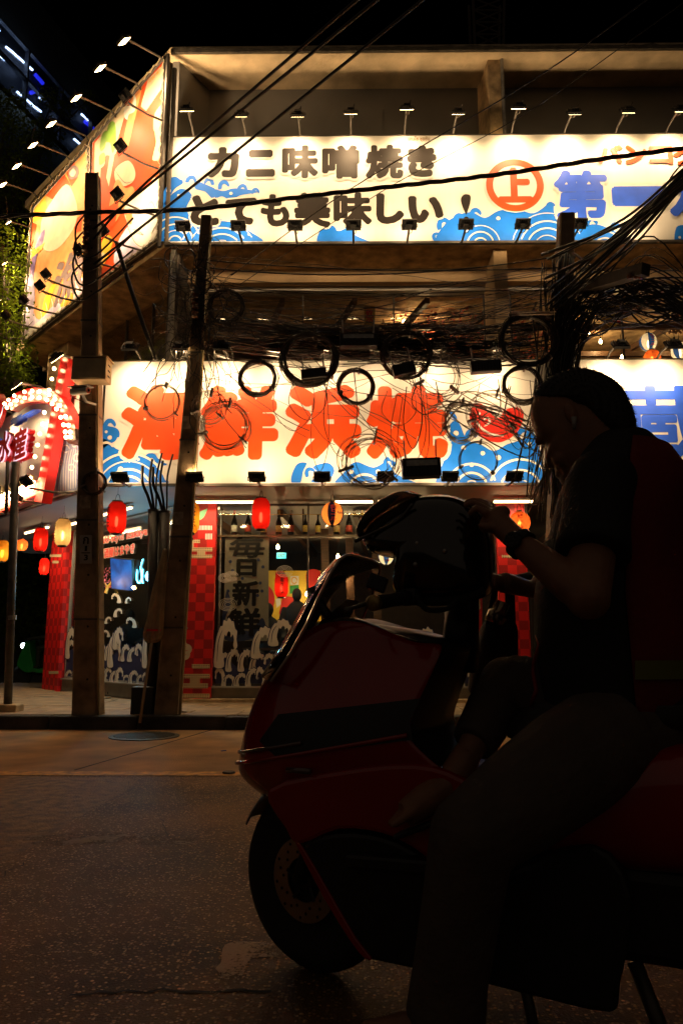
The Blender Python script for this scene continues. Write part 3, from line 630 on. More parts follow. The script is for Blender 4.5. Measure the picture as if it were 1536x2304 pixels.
m.fstroke(FP, smooth([(262, 385), (284, 412), (304, 408)], 5, False), .012, .0218, True); m.fstroke(FP, smooth([(332, 470), (344, 455), (354, 474)], 4, False), .008, .0222, True)
put(m, 'print_lines', ink_grey, picA)
ftext(FP, 'มาสด สด', (338, 165, 362, 182), .001, ink_gold, picA, d=.021)
art(picB, [
    (ink_peach, [(78, 468), (200, 332), (193, 657), (57, 768)], False),
    (ink_gold, [(78, 470), (102, 440), (108, 472), (98, 492), (74, 500)], False), (red2, [(104, 440), (146, 392), (160, 415), (130, 455)], False), (red2, [(72, 500), (84, 505), (78, 545), (68, 560)], False),
    (red2, [(150, 390), (168, 366), (176, 400), (162, 420)], False), (ink_gold, [(140, 470), (160, 440), (172, 470), (186, 500), (172, 520), (150, 510)], False), (red2, [(164, 500), (188, 480), (184, 520), (170, 524)], False),
    (ink_cream, [(94, 500), (120, 450), (150, 415), (168, 440), (176, 480), (164, 520), (130, 560), (100, 560)], True),
    (ink_grey, [(155, 388), (166, 372), (178, 380), (176, 398), (160, 404)], True), (ink_cream, [(158, 392), (166, 380), (172, 388), (166, 398)], True),
    (ink_purple, [(72, 590), (86, 540), (102, 516), (100, 540), (84, 580), (74, 640), (70, 620)], True), (ink_gold, [(72, 566), (104, 545), (96, 562), (74, 580)], False),
    (ink_lilac, [(62, 640), (76, 620), (80, 680), (72, 720), (60, 730)], True), (ink_gold, [(100, 680), (120, 640), (140, 620), (120, 660), (106, 720), (98, 735)], True),
    (ink_lilac, [(58, 764), (70, 700), (90, 720), (120, 690), (150, 672), (192, 620), (193, 655)], True), (ink_white, [(60, 762), (80, 730), (110, 714), (140, 690), (170, 650), (180, 662)], True), (ink_gold, [(138, 690), (150, 664), (168, 660), (160, 684)], True)])
ftext(FP, '漁', (120, 540, 196, 700), .03, ink_grey, picB, d=.018, name='character')
m = MB()
for i in range(9): m.fstroke(FP, smooth([(66 + i * 13, 760 - i * 10), (70 + i * 13, 735 - i * 11), (66 + i * 13, 715 - i * 11)], 4, False), .02, .0165 + i * .0001, True)
put(m, 'print_lines', ink_white, picB)
# corner steel post between pictures and banner
put(MB().tube([FU.P(-.03, zUb - .1, .06), FU.P(-.03, zRoof - .12, .06)], .03, 8), 'corner_post', dark_steel, bld)

# lower slanted banner with pale waves
tS = 4.6
lowc = rect_banner(FLC, -tS, -.02, zLb, zLt, 'banner', 'white slanted lower banner with grey-blue wave print left of the concrete pole')
fs_ = M('ink_slate', (.22, .26, .46), .5)
print_waves(FLC, lowc, 1140, [[(118, 1115), (122, 1060), (135, 1020), (150, 985), (160, 1000), (172, 985), (182, 1000), (184, 1092), (150, 1105)]], [], [], [(150, 990, 26, 40), (140, 1020, 26, 60), (170, 1010, 26, 10, True), (160, 1045, 26, 0), (128, 1055, 20, 60)], blue=fs_)
m = MB()
for i in range(11):
    x = 122 + i * 5.6; m.fstroke(FLC, smooth([(x, 1110 - i * 1.5), (x + 1, 1060 - i * 2), (x + 7, 1025 - i * 2)], 5, False), .018, .009 + i * .0001)
for i, (x, y, r) in enumerate(((163, 1052, 7), (150, 1010, 8), (138, 1040, 6), (175, 1030, 8), (170, 1000, 6))):
    m.fstroke(FLC, arc(x, y, r, 0, 300, 14), .016, .0105 + i * .0001)
put(m, 'wave_lines', ink_white, lowc)

# ================================================================== NEON SEAFOOD SIGN WITH BULBS
FS = Frame(FLC.P(0, 0, .22), CX, CN)
red_gloss = M('red_enamel', (.62, .012, .012), .35, var=.1, coat=.3)
p0 = FS.pp(60, 1130); sg = thing('bulb_sign', 'red marquee sign with rows of bulbs, arch and bar and raised characters', 'sign', tuple(p0))
def slab(px, dep, mat, name, off=0.0): return put(MB().prism([FS.pp(x, y, off) for x, y in px], FS.n * -dep), name, mat, sg)
slab([(139, 798), (156, 800), (94, 1132), (78, 1128)], .14, red_gloss, 'bar')
outer = smooth([(18, 905), (40, 886), (75, 874), (110, 876), (140, 894), (162, 928), (176, 968), (178, 985)], 4, False); inner = smooth([(154, 986), (148, 958), (134, 928), (114, 910), (84, 905), (52, 910), (30, 925)], 4, False)
slab(outer + inner, .12, red_gloss, 'arch', .03)
slab([(154, 988), (178, 966), (179, 990), (164, 1000)], .16, M('arrow_dark', (.07, .015, .012), .5), 'arrow_tip', .05)
slab([(-40, 1130), (92, 1078), (88, 1110), (-40, 1172)], .08, red_gloss, 'lower_band')
bulb_me = None
def bulb(px, py, d=.06, r=.026):
    global bulb_me
    p = FS.pp(px, py, d) - p0
    if bulb_me is None:
        o = put(MB().ball((0, 0, 0), .026, 8, 6), 'bulb', M('marquee_bulb', (.9, .8, .6), .3, emit=(1.0, .62, .28), es=14.0), sg, True, True); bulb_me = o
    else: o = bulb_me.copy(); COL.objects.link(o)
    o.location = p; return o
for x, y in ((137, 806), (132, 832), (127, 855), (121, 880), (110, 930), (106, 956), (100, 978), (95, 1003), (89, 1029), (82, 1053), (79, 1077), (74, 1101)): bulb(x, y)
for i in range(13):
    k = i / 12 * (len(outer) - 1); a = outer[int(k)]; b = inner[::-1][int(i / 12 * (len(inner) - 1))]
    for f in (.28, .72): bulb(a[0] + (b[0] - a[0]) * f, a[1] + (b[1] - a[1]) * f, .07)
for i in range(13):
    for j in range(3): bulb(84 - i * 8 - j * 2, 1086 + i * 3.4 + j * 9, .05)
# round emblem at the frame edge
m = MB(); c = FS.hit(-14, 925); n = 28
rot = Matrix((Vector(CX).normalized(), Vector((0, 0, 1)), FS.n)).transposed()
m.lathe([(.30, -.1), (.30, .05), (.26, .055), (.001, .055)], 30, FS.P(c[0], c[1]), rot); put(m, 'emblem_disc', red_gloss, sg, False)
m = MB(); m.lathe([(.25, .056), (.25, .058), (.001, .058)], 30, FS.P(c[0], c[1]), rot); put(m, 'emblem_face', M('maroon', (.12, .012, .02), .4), sg)
m = MB(); m.fstroke(FS, smooth([(-4, 905), (4, 925), (8, 943), (14, 930), (18, 912)], 5, False), .05, .062, True); put(m, 'emblem_stroke', M('pale_blue_lit', (.6, .75, .8), .4, emit=(.5, .8, 1.0), es=.5), sg)
def raised(s, bx, bold, dep, mface, mside, mout=None):
    (x0, z0), (x1, z1) = FS.hit(bx[0], bx[3]), FS.hit(bx[2], bx[1])
    b = MB()
    for q in range(5): text_mb(s, x0, z0, x1, z1, bold, FS.P, -.02 + q * dep / 5, k=6, mb=b)
    put(b, 'character_body', mside, sg)
    if mout: put(text_mb(s, x0 - .012, z0 - .012, x1 + .012, z1 + .012, bold + .016, FS.P, dep - .012), 'character_outline', mout, sg)
    put(text_mb(s, x0, z0, x1, z1, bold, FS.P, dep + .004), 'character', mface, sg)
lilac_lit = M('outline_lit', (.8, .75, .85), .4, emit=(.9, .8, 1.0), es=.5)
raised('水', (9, 966, 42, 1046), .022, .10, ink_red, red_gloss, lilac_lit); raised('産', (43, 958, 79, 1044), .02, .10, ink_red, red_gloss, lilac_lit)
raised('第一', (34, 915, 92, 962), .012, .07, ink_royal, M('blue_enamel', (.01, .06, .5), .4)); raised('一', (-50, 985, 8, 1062), .05, .08, ink_royal, MC['blue_enamel'])
raised('SUISAN', (-6, 1068, 75, 1122), .010, .04, ink_black, M('gold_edge', (.5, .38, .16), .4), M('cream_edge', (.75, .66, .45), .5))

# ================================================================== FLOODLIGHTS
def flood_proto(name, ang, arm, head, power, spread=180):
    t = bpy.data.objects.new(name, None); COL.objects.link(t)
    rx = Matrix.Rotation(ang, 3, 'X'); H = Vector(head)
    m = MB(); m.tube([Vector(p) for p in arm], .016, 6); put(m, 'arm', dark_steel, t, local=True)
    m = MB(); m.box(H, (.20, .145, .035), rx)
    for i in range(-3, 4): m.box(H + rx @ Vector((i * .026, 0, .028)), (.008, .12, .022), rx)
    m.box(H + rx @ Vector((0, 0, .05)), (.09, .07, .03), rx); hs = put(m, 'housing', black_metal, t, local=True)
    m = MB(); m.box(H + rx @ Vector((0, 0, -.019)), (.175, .12, .004), rx); put(m, 'lens', lens_on, t, local=True)
    m = MB()
    e = H + rx @ Vector((0, 0, .03)); q = Vector(arm[-1])
    for s in (-1, 1): m.tube([H + rx @ Vector((s * .108, 0, 0)), Vector((s * .108, q.y, q.z)), Vector((s * .02, q.y, q.z))], .007, 5)
    put(m, 'yoke', black_metal, t, local=True)
    m = MB(); m.tube([H + rx @ Vector((.03, 0, .06)), H + rx @ Vector((.05, .02, .10)), q + Vector((.03, .06, -.05)), q + Vector((0, .12, -.02))], .005, 5); put(m, 'lead', cable_mat, t, local=True)
    l = link_light('lamp', 'AREA', t, H + rx @ Vector((0, 0, -.026)), power, WARM, shape='RECTANGLE', size=.15, size_y=.10, spread=R(spread)); l.rotation_euler = (ang, 0, 0)
    return t
P_TOP = flood_proto('floodlight', R(48), [(0, .02, .02), (0, -.12, .06), (0, -.44, .05)], (0, -.48, .00), 4.6, 100)
P_BOT = flood_proto('floodlight', R(180 - 34), [(0, .02, -.02), (0, -.1, -.06), (0, -.48, -.07)], (0, -.46, -.02), 4.2, 165)
P_CT = flood_proto('floodlight', R(40), [(0, .02, .02), (0, -.1, .10), (0, -.66, .06)], (0, -.70, .01), 8.0, 105)
P_CB = flood_proto('floodlight', R(180 - 40), [(0, .02, -.02), (0, -.3, -.06), (0, -.62, -.05)], (0, -.66, .04), 6.5, 110)
used = set()
def flood(proto, loc, rz, label, group, unlit=False):
    if proto.name not in used: used.add(proto.name); o = proto
    else: o = copy_tree(proto)
    o.location = loc; o.rotation_euler = (0, 0, rz); tag(o, label, 'floodlight', group)
    if unlit:
        for ch in list(o.children):
            if ch.type == 'LIGHT': bpy.data.objects.remove(ch)
            elif ch.name.startswith('lens'):
                ch.data = ch.data.copy(); ch.data.materials[0] = M('lens_off', (.05, .05, .05), .2)
    return o
def fx(fr, px, py, off): return at(px, py, fr.o.y - off).x
for i, px in enumerate((418, 541, 669, 789, 916, 1031, 1169, 1294, 1415, 1535)):
    o = flood(P_TOP, (fx(FU, px, 265, .52), 9.7, zUt), 0, f'{ORD[i]} black floodlight from the left along the upper banner\'s top edge', 'floodlights above the upper banner')
    o.rotation_euler.x = R(-9 if i in (0, 4, 6) else random.uniform(-3, 3))
for i, px in enumerate((410, 535, 663, 795, 921, 1049, 1177, 1305, 1437)):
    flood(P_BOT, (fx(FU, px, 510, .5), 9.7, zUb), 0, f'{ORD[i]} black floodlight from the left along the upper banner\'s bottom edge', 'floodlights below the upper banner')
lt = (290, 402, 497, 615, 732, 848, 985, 1125, 1282, 1400, 1520)
for i, px in enumerate(lt):
    flood(P_TOP, (fx(FL, px, 806, .52), YL, zLt), 0, f'{ORD[i]} floodlight from the left along the lower banner\'s top edge behind cables', 'floodlights above the lower banner', False)
for i, px in enumerate((268, 437, 577, 724, 867, 1013, 1158, 1330, 1450)):
    flood(P_BOT, (fx(FL, px, 1075, .5), YL, zLb), 0, f'{ORD[i]} floodlight from the left hanging at the lower banner\'s bottom edge', 'floodlights below the lower banner')
def cpos(px, py): return FP.pp(px, py)
for i, (px, py) in enumerate(((374, 150), (318, 206), (262, 268), (203, 322), (160, 366), (122, 410), (88, 450))):
    flood(P_CT, cpos(px, py), R(-45), f'{ORD[i]} lit floodlight from the corner along the picture banners\' top edge', 'floodlights above the picture banners')
for i, (px, py) in enumerate(((325, 580 - 18), (270, 602), (192, 652), (178, 676), (140, 706), (98, 738))):
    flood(P_CB, cpos(px, py), R(-45), f'{ORD[i]} black floodlight from the corner along the picture banners\' bottom edge', 'floodlights below the picture banners')
for i, (px, py) in enumerate(((374, 272), (364, 380), (358, 484))):
    flood(P_CB, cpos(px, py), R(-45), f'black floodlight on the corner edge of the picture banner, {ORD[i]} from the top', 'floodlights on the corner edge')
for i, (px, py) in enumerate(((70, 520), (62, 610), (55, 690), (48, 775))):
    o = flood(P_CT, cpos(px, py), R(-45), f'lit floodlight among leaves on the pictures\' far left edge, {ORD[i]} from the top', 'floodlights on the far left edge')
    o.scale = (.62, .62, .62)
flood(P_TOP, FLC.pp(205, 826), R(-45), 'lit floodlight on an arm beside the top of the red marquee bar', 'floodlights of the slanted lower banner')
flood(P_TOP, FLC.pp(110, 884), R(-45), 'added floodlight lighting the slanted lower banner behind the marquee arch', 'floodlights of the slanted lower banner')  # extra floodlight, added to brighten the slanted side
flood(P_TOP, FLC.pp(30, 934), R(-45), 'added floodlight lighting the left end of the slanted lower banner', 'floodlights of the slanted lower banner')  # added lamp, brightens the sheet behind the marquee
for i, (px, py) in enumerate(((112, 1124), (40, 1150))): flood(P_BOT, FLC.pp(px, py), R(-45), ['added floodlight under the marquee sign near the red bar', 'added floodlight under the marquee sign at the left edge'][i], 'floodlights of the slanted lower banner')  # both lamps added to light the dim sheet from below
flood(P_CB, FLC.pp(172, 1105), R(-45), 'black floodlight at the bottom of the red marquee bar', 'floodlights of the slanted lower banner')

# ================================================================== GROUND FLOOR PRINTS
def checker_mat():
    m = bpy.data.materials.new('red_checker_print'); m.use_nodes = True; t = m.node_tree; N = t.nodes; L = t.links; p = N['Principled BSDF']
    tc = N.new('ShaderNodeTexCoord'); ck = N.new('ShaderNodeTexChecker'); ck.inputs['Scale'].default_value = 7.6
    mp = N.new('ShaderNodeMapping'); mp.inputs['Location'].default_value = (.013, .031, .021); L.new(tc.outputs['Object'], mp.inputs[0]); L.new(mp.outputs[0], ck.inputs['Vector'])
    ck.inputs['Color1'].default_value = (.66, .010, .008, 1); ck.inputs['Color2'].default_value = (.34, .006, .006, 1)
    nz = N.new('ShaderNodeTexNoise'); nz.inputs['Scale'].default_value = 3; mx = N.new('ShaderNodeMix'); mx.data_type = 'RGBA'; mx.blend_type = 'MULTIPLY'; mx.inputs[0].default_value = .5
    L.new(ck.outputs[0], mx.inputs[6]); L.new(nz.outputs[1], mx.inputs[7]); L.new(ck.outputs[0], p.inputs['Base Color']); p.inputs['Roughness'].default_value = .5
    return m
ckm = checker_mat()
def pillar(fr, px0, px1, label_part, th=.12):
    l0, l1 = fr.hit(px0, 1400)[0], fr.hit(px1, 1400)[0]
    o = put(MB().prism([fr.P(l0, .13, .06), fr.P(l1, .13, .06), fr.P(l1, zSof - .001, .06), fr.P(l0, zSof - .001, .06)], fr.n * -th), 'printed_pillar', ckm, bld); o['label'] = label_part
    return o, l0, l1
pilA, pa0, pa1 = pillar(FW, 403, 481, 'red checkered pillar at the corner')
pilB, pb0, pb1 = pillar(FW, 1122, 1188, 'red checkered pillar behind the scooter')
pilC, pc0, pc1 = pillar(FG, 112, 146, 'red checkered pillar at the far left end')
pilD = put(MB().prism([FG.P(-.02, .13, .05), FG.P(.0, .13, .05), FG.P(.0, zSof - .001, .05), FG.P(-.02, zSof - .001, .05)], FG.n * -.1), 'corner_trim', alu, bld)
dotm = bpy.data.materials.new('dotted_cream_print'); dotm.use_nodes = True
t_ = dotm.node_tree; N_ = t_.nodes; L_ = t_.links; v_ = N_.new('ShaderNodeTexVoronoi'); v_.inputs['Scale'].default_value = 30; v_.inputs['Randomness'].default_value = 0
tc_ = N_.new('ShaderNodeTexCoord'); L_.new(tc_.outputs['Object'], v_.inputs['Vector']); cr_ = N_.new('ShaderNodeValToRGB'); cr_.color_ramp.interpolation = 'CONSTANT'
cr_.color_ramp.elements[0].color = (.22, .12, .06, 1); cr_.color_ramp.elements[1].position = .30; cr_.color_ramp.elements[1].color = (.60, .46, .27, 1); L_.new(v_.outputs['Distance'], cr_.inputs[0]); L_.new(cr_.outputs[0], N_['Principled BSDF'].inputs['Base Color'])
def clouds(fr, par, bars, d):
    m = MB()
    for i, (x0, x1, y0, y1) in enumerate(bars):
        m.fpoly(fr, [(x0, y0), (x1, y0), (x1, y1), (x0, y1)], d + i * .0003)
    put(m, 'cloud_print', dotm, par)
clouds(FW, pilA, [(414, 452, 1215, 1223), (424, 438, 1223, 1234), (412, 480, 1233, 1242), (446, 464, 1242, 1250), (412, 480, 1249, 1257), (434, 474, 1494, 1504), (410, 474, 1516, 1526), (430, 452, 1526, 1538), (410, 470, 1537, 1548), (405, 414, 1537, 1575), (408, 474, 1560, 1570)], .0625)
clouds(FW, pilB, [(1130, 1186, 1480, 1490), (1140, 1180, 1497, 1507), (1126, 1186, 1250, 1256)], .0625)
clouds(FG, pilC, [(120, 146, 1248, 1254), (126, 140, 1262, 1268), (118, 140, 1510, 1516)], .0625)
m = MB()
for k in range(5):
    a = R(90 + 72 * k); m.fdisc(FW, 412 + 11 * math.cos(a), 1464 - 11 * math.sin(a), .075, .063 + k * .0002)
put(m, 'flower_print', ink_cream, pilA)
m = MB()
for k in range(8): m.fstroke(FW, [(412, 1464), (412 + 13 * math.cos(R(45 * k)), 1464 - 13 * math.sin(R(45 * k)))], .006, .0645 + k * .0001)
put(m, 'stamen_print', ink_red, pilA)
m = MB(); m.fpoly(FW, smooth([(440, 1172), (448, 1156), (466, 1147), (468, 1148), (460, 1166), (446, 1174)], 4), .0626); m.fpoly(FW, smooth([(441, 1170), (434, 1150), (438, 1140), (444, 1158)], 4), .063); put(m, 'leaf_print', M('mint_ink', (.18, .5, .28), .5), pilA)
m = MB()
for i in range(11): m.fpoly(FW, [(444 + i * 3.3, 1184), (446 + i * 3.3, 1184), (446 + i * 3.3, 1194), (444 + i * 3.3, 1194)], .0628)
for i in range(5): m.fpoly(FW, [(464 + i * 3.3, 1202), (466 + i * 3.3, 1202), (466 + i * 3.3, 1215), (464 + i * 3.3, 1215)], .0628)
put(m, 'stripe_print', ink_white, pilA)
x = FW.P(pa0, 0).x - .05; put(MB().tube([(x, 10.6, .15), (x, 10.6, zSof)], .03, 8), 'drain_pipe', galv, bld)

# glass stickers: white surf above dark blue sea
def surf(fr, win, curls, sea, ymin, d=-.03):
    m = MB(); m.fpoly(fr, sea, d); put(m, 'sea_sticker', ink_navy, win)
    wm = M('sticker_white', (.62, .56, .47), .5, var=.08)
    for i, c in enumerate(curls):
        m = MB(); m2 = MB()
        x, y, w_, h_ = c[:4]; rest = c[4:]
        m2.fpoly(fr, curl(x - 2, y + 1, w_ + 4, h_ + 3, *rest), d + .001 + i * .0005); m.fpoly(fr, curl(*c), d + .0013 + i * .0005)
        cx, cy = x + w_ * .5, y - h_ * .28
        m2.fstroke(fr, smooth([(x + w_ * .12, y - h_ * .1), (x + w_ * .18, y - h_ * .5), (x + w_ * .36, y - h_ * .75)], 5, False), .012, d + .0016 + i * .0005, True)
        put(m, 'surf_sticker', wm, win); put(m2, 'surf_outline', ink_navy, win)
rs_ = random.Random(77)
def crests(x0, x1, yb0, yb1, n, hmin, hmax): return [(x0 + (x1 - x0) * (i + rs_.uniform(-.2, .2)) / n, yb0 + (yb1 - yb0) * i / n, rs_.uniform(.5, .75) * hmax * .8, rs_.uniform(hmin, hmax), rs_.random() < .4) for i in range(n)]
surf(FW, win_front, crests(484, 1080, 1510, 1510, 22, 36, 64) + crests(484, 1080, 1545, 1545, 26, 26, 50) + [(482, 1500, 52, 110), (565, 1480, 50, 72), (604, 1452, 52, 60), (930, 1500, 50, 90), (985, 1490, 60, 80)],
     [(483, 1545), (483, 1470), (510, 1480), (530, 1500), (560, 1505), (585, 1470), (620, 1490), (660, 1470), (720, 1500), (800, 1490), (900, 1500), (950, 1450), (1000, 1470), (1060, 1480), (1116, 1470), (1116, 1545)], 1545)
surf(FG, win_side, crests(144, 320, 1480, 1490, 10, 26, 46) + crests(144, 330, 1530, 1542, 13, 20, 38) + [(146, 1480, 22, 70), (240, 1500, 30, 80), (252, 1460, 24, 50), (318, 1500, 28, 100)],
     [(142, 1531), (142, 1470), (160, 1460), (185, 1475), (215, 1470), (250, 1450), (285, 1465), (330, 1445), (380, 1440), (392, 1548)], 1540)
for i, (x, y, s) in enumerate(((258, 1345, 22), (262, 1378, 20), (292, 1400, 24), (240, 1395, 16), (236, 1425, 16), (285, 1350, 14))): put(MB().fpoly(FG, curl(x - s / 2, y + s / 2, s, s, i % 2 == 0), -.029 + i * .0004), 'drawing_sticker', MC['sticker_white'], win_side)
for i, (x, y, s) in enumerate(((505, 1300, 24), (520, 1296, 26), (512, 1360, 34), (640, 1285, 30))):
    m = MB()
    for q in range(4): m.fstroke(FW, [(a * (1 - q * .22) + x * q * .22, b * (1 - q * .22) + y * q * .22) for a, b in arc(x, y, s * .6, 10 * q, 340, 20, s * .42)], .006, -.03 + (i * 4 + q) * .0003)
    put(m, 'drawing_sticker', MC['sticker_white'], win_front)
for s_, xa, xb, ya, yb2 in (('Hamayaki-style Izakaya', 190, 329, 1185, 1208), ('居酒屋はまやき', 222, 300, 1221, 1244)):
    x0, x1 = FG.hit(xa, ya)[0], FG.hit(xb, ya)[0]; z1, z0 = FG.hit(xb, ya)[1], FG.hit(xb, yb2)[1]
    put(text_mb(s_, x0 - .008, z0 - .008, x1 + .008, z1 + .008, .014, FG.P, -.030), 'lettering_outline', MC['sticker_white'], win_side); put(text_mb(s_, x0, z0, x1, z1, .006, FG.P, -.0272), 'lettering', ink_red, win_side)
# red poster with wave on the right part of the front glass
m = MB(); m.fpoly(FW, [(1004, 1330), (1086, 1330), (1086, 1545), (1004, 1545)], -.075); put(m, 'poster_sticker', ink_red, win_front)
ftext(FW, '海鮮', (1018, 1340, 1082, 1380), .03, ink_cream, win_front, d=-.07); ftext(FW, '浜', (1018, 1380, 1075, 1440), .035, ink_cream, win_front, d=-.07); ftext(FW, '浜', (1020, 1382, 1073, 1438), .02, ink_red, win_front, d=-.067)
# ================================================================== LANTERNS
def lantern_proto(kind, col, txt, txtmat, h=.42, r=.125, power=1.2, stripes=None):
    t = bpy.data.objects.new('paper_lantern', None); COL.objects.link(t)
    prof = []; n = 22
    for i in range(n + 1):
        u = i / n; z = -h / 2 + h * u
        if kind == 'tall': rr = r * (1 - .42 * abs(2 * u - 1) ** 5)
        else: rr = r * math.sqrt(max(.06, 1 - (2 * u - 1) ** 2 * .93))
        prof.append((rr * (1 - .018 * (i % 2)), z))
    m = MB(); rings = []
    for rr, z in prof: rings.append([(rr * math.cos(2 * math.pi * j / 28), rr * math.sin(2 * math.pi * j / 28), z) for j in range(28)])
    m.loft(rings, cap=False); body = put(m, 'paper_body', papermat('paper_' + txt[:1] + str(col[0]) + str(col[1]), col, .5, .16), t, True, True)
    rt = prof[-1][0]
    for s, nm in ((1, 'top_cap'), (-1, 'bottom_cap')):
        m = MB(); m.lathe([(rt * .96, s * (h / 2 - .004)), (rt * .96, s * (h / 2 + .018)), (rt * .7, s * (h / 2 + .018)), (rt * .7, s * (h / 2 - .004))], 20); put(m, nm, black_metal, t, local=True)
    m = MB(); m.tube([(-rt * .8, 0, h / 2 + .015), (-rt * .4, 0, h / 2 + .09), (0, 0, h / 2 + .11), (rt * .4, 0, h / 2 + .09), (rt * .8, 0, h / 2 + .015)], .004, 5); m.tube([(0, 0, h / 2 + .11), (0, 0, h / 2 + .22)], .003, 4); put(m, 'hanger', black_metal, t, local=True)
    m = MB(); m.ball((0, 0, -h * .12), (.024, .024, .075), 10, 7); put(m, 'bulb', bulb_on, t, True, True)
    def rad(z):
        for (ra, za), (rb, zb) in zip(prof, prof[1:]):
            if za <= z <= zb: return ra + (rb - ra) * (z - za) / (zb - za)
        return r
    def wrap(lx, lz, d): q = max(-h / 2, min(h / 2, lz)); k = rad(q) + .003 + d; a = lx / k; return (k * math.sin(a), -k * math.cos(a), lz)
    tw = r * (.62 if kind == 'tall' else .55)
    put(text_mb(txt, -tw / 2 - .02, -h * .34, tw / 2 - .02, h * .34, .003, wrap, .0, vertical=True, k=6), 'lettering', txtmat, t, local=True)
    if stripes:
        for a0 in (50, 140, 230, 320):
            m = MB()
            for i in range(n):
                (ra, za), (rb, zb) = prof[i], prof[i + 1]
                for q in range(4):
                    A, B = R(a0 + q * 10), R(a0 + q * 10 + 10)
                    m.poly([((ra + .002) * math.cos(A), (ra + .002) * math.sin(A), za), ((ra + .002) * math.cos(B), (ra + .002) * math.sin(B), za), ((rb + .002) * math.cos(B), (rb + .002) * math.sin(B), zb), ((rb + .002) * math.cos(A), (rb + .002) * math.sin(A), zb)])
            put(m, 'gore', papermat('gore_' + str(stripes[1]), stripes), t, True, True)
        def wrap2(lx, lz, d): x, y, z = wrap(lx, lz, d + .003); c, s = math.cos(R(-30)), math.sin(R(-30)); return (x * c + y * -s * -1, y * c + x * s, z)
        put(text_mb('Asahi', .02, -.02, .12, .02, .0015, wrap, .004, k=5), 'lettering', ink_navy, t, local=True)
    link_light('bulb_light', 'POINT', t, (0, 0, -h * .12), power, (1.0, .58, .24), shadow_soft_size=.022)
    return t
LR = lantern_proto('tall', (.62, .018, .012), '有名な', ink_black, power=3.2); LC = lantern_proto('tall', (.72, .55, .30), 'ようこそ', ink_black, power=1.8); LY = lantern_proto('tall', (.70, .36, .04), 'いらっしゃい', ink_black, power=1.6)
LA = lantern_proto('round', (.78, .34, .10), '生ビール', ink_red, h=.32, r=.15, power=2.2, stripes=(.015, .02, .12)); LO = lantern_proto('round', (.75, .20, .05), 'ビール', ink_red, h=.30, r=.145, power=1.6); LW = lantern_proto('round', (.72, .70, .72), '生ビール', ink_red, h=.32, r=.15, power=.9, stripes=(.04, .12, .5))
used2 = set()
def lantern(proto, px, py, Y, label, rz=0, s=1.0, power=None):
    if proto.name not in used2: used2.add(proto.name); o = proto
    else: o = copy_tree(proto)
    o.location = at(px, py, Y); o.rotation_euler = (0, 0, rz); o.scale = (s, s, s); return tag(o, label, 'lantern', 'paper lanterns around the restaurant')
lantern(LR, 263, 1165, 9.6, 'dark red tall paper lantern left of the leaning pole under the blue soffit', R(-35))
lantern(LC, 142, 1198, 10.1, 'cream tall paper lantern hanging left of the concrete pole', R(-45), .88)
lantern(LR, 92, 1214, 10.8, 'red tall paper lantern between the cream lantern and the steel signpost', R(-45), .82)
lantern(LO, 50, 1226, 11.6, 'round orange paper lantern beside the steel signpost', R(-45), .62)
lantern(LY, 6, 1240, 11.8, 'yellow paper lantern cut by the left picture edge', R(-45), .8)
lantern(LR, 100, 1275, 12.6, 'lowest small red paper lantern at left against the dark street', R(-45), .66)
lantern(LY, 428, 1165, 9.8, 'yellow tall paper lantern in front of the corner red pillar', R(40))
lantern(LR, 587, 1156, 9.9, 'bright red tall paper lantern hanging in front of the bottle shelf', R(-60))
lantern(LA, 748, 1156, 9.9, 'round orange beer lantern with dark blue gores in front of the shop window', R(15))
lantern(LO, 1168, 1176, 9.9, 'round orange lantern behind the rider\'s wrist by the red pillar', 0)
lantern(LR, 633, 1318, 12.9, 'dark red lantern hanging deep inside the dining room', R(20), .95)
lantern(LW, 868, 1252, 11.6, 'small white and blue beer lantern seen under the helmet', R(20), .8)
lantern(LW, 1457, 770, 11.8, 'white and blue striped beer lantern in the upper window', R(20), .95)
lantern(LO, 1466, 806, 11.7, 'yellow and red lantern just above the lower right banner', R(0), .95)
lantern(LW, 1528, 790, 12.4, 'dim striped lantern at the right edge of the upper window', R(60), 1.0)

# ================================================================== TUBE LAMPS UNDER THE CANOPY
def tube_lamp(a, b, label, fix=True, wmat=None):
    a, b = Vector(a), Vector(b); t = thing('tube_lamp', label, 'lamp', tuple(b), 'tube lamps under the canopy')
    put(MB().tube([a, b], .016, 8), 'tube', tube_on, t)
    u = Vector((0, 0, .035)); put(MB().bar(a + u, b + u, .07, .035), 'fixture', M('fixture_white', (.6, .58, .55), .4), t)
    mid = (a + b) / 2; L_ = (b - a); l = link_light('tube_light', 'AREA', t, mid - Vector((0, 0, .03)) - wl(t), 9.0 * L_.length, (1.0, .74, .40), shape='RECTANGLE', size=L_.length, size_y=.03)
    l.rotation_euler = (0, 0, math.atan2(L_.y, L_.x)); return t
zt = zSof - .08
for i, (p0_, p1_) in enumerate(((424, 578), (752, 838), (850, 960), (1110, 1198))):
    Yt = 10.35; x0 = at(p0_, 1123, Yt).x; x1 = at(p1_, 1123, Yt).x; zz = at(600, 1123, Yt).z
    zz = min(zz, zt); tube_lamp((x0, Yt, zz), (x1, Yt, zz), ['warm tube lamp above the corner pillar and window', 'short warm tube lamp right of the round beer lantern', 'warm tube lamp hidden behind the helmet visor', 'warm tube lamp above the red pillar behind the rider'][i])
for i, (t0, t1, d) in enumerate(((.6, 1.7, .5), (2.2, 3.1, .45), (3.3, 4.3, .6))):
    a = FG.P(-t0, zt, d); b = FG.P(-t1, zt, d); tube_lamp(a, b, ['tube lamp on the slanted soffit above the side window', 'tube lamp on the slanted soffit behind the concrete pole', 'farthest tube lamp on the slanted soffit'][i])

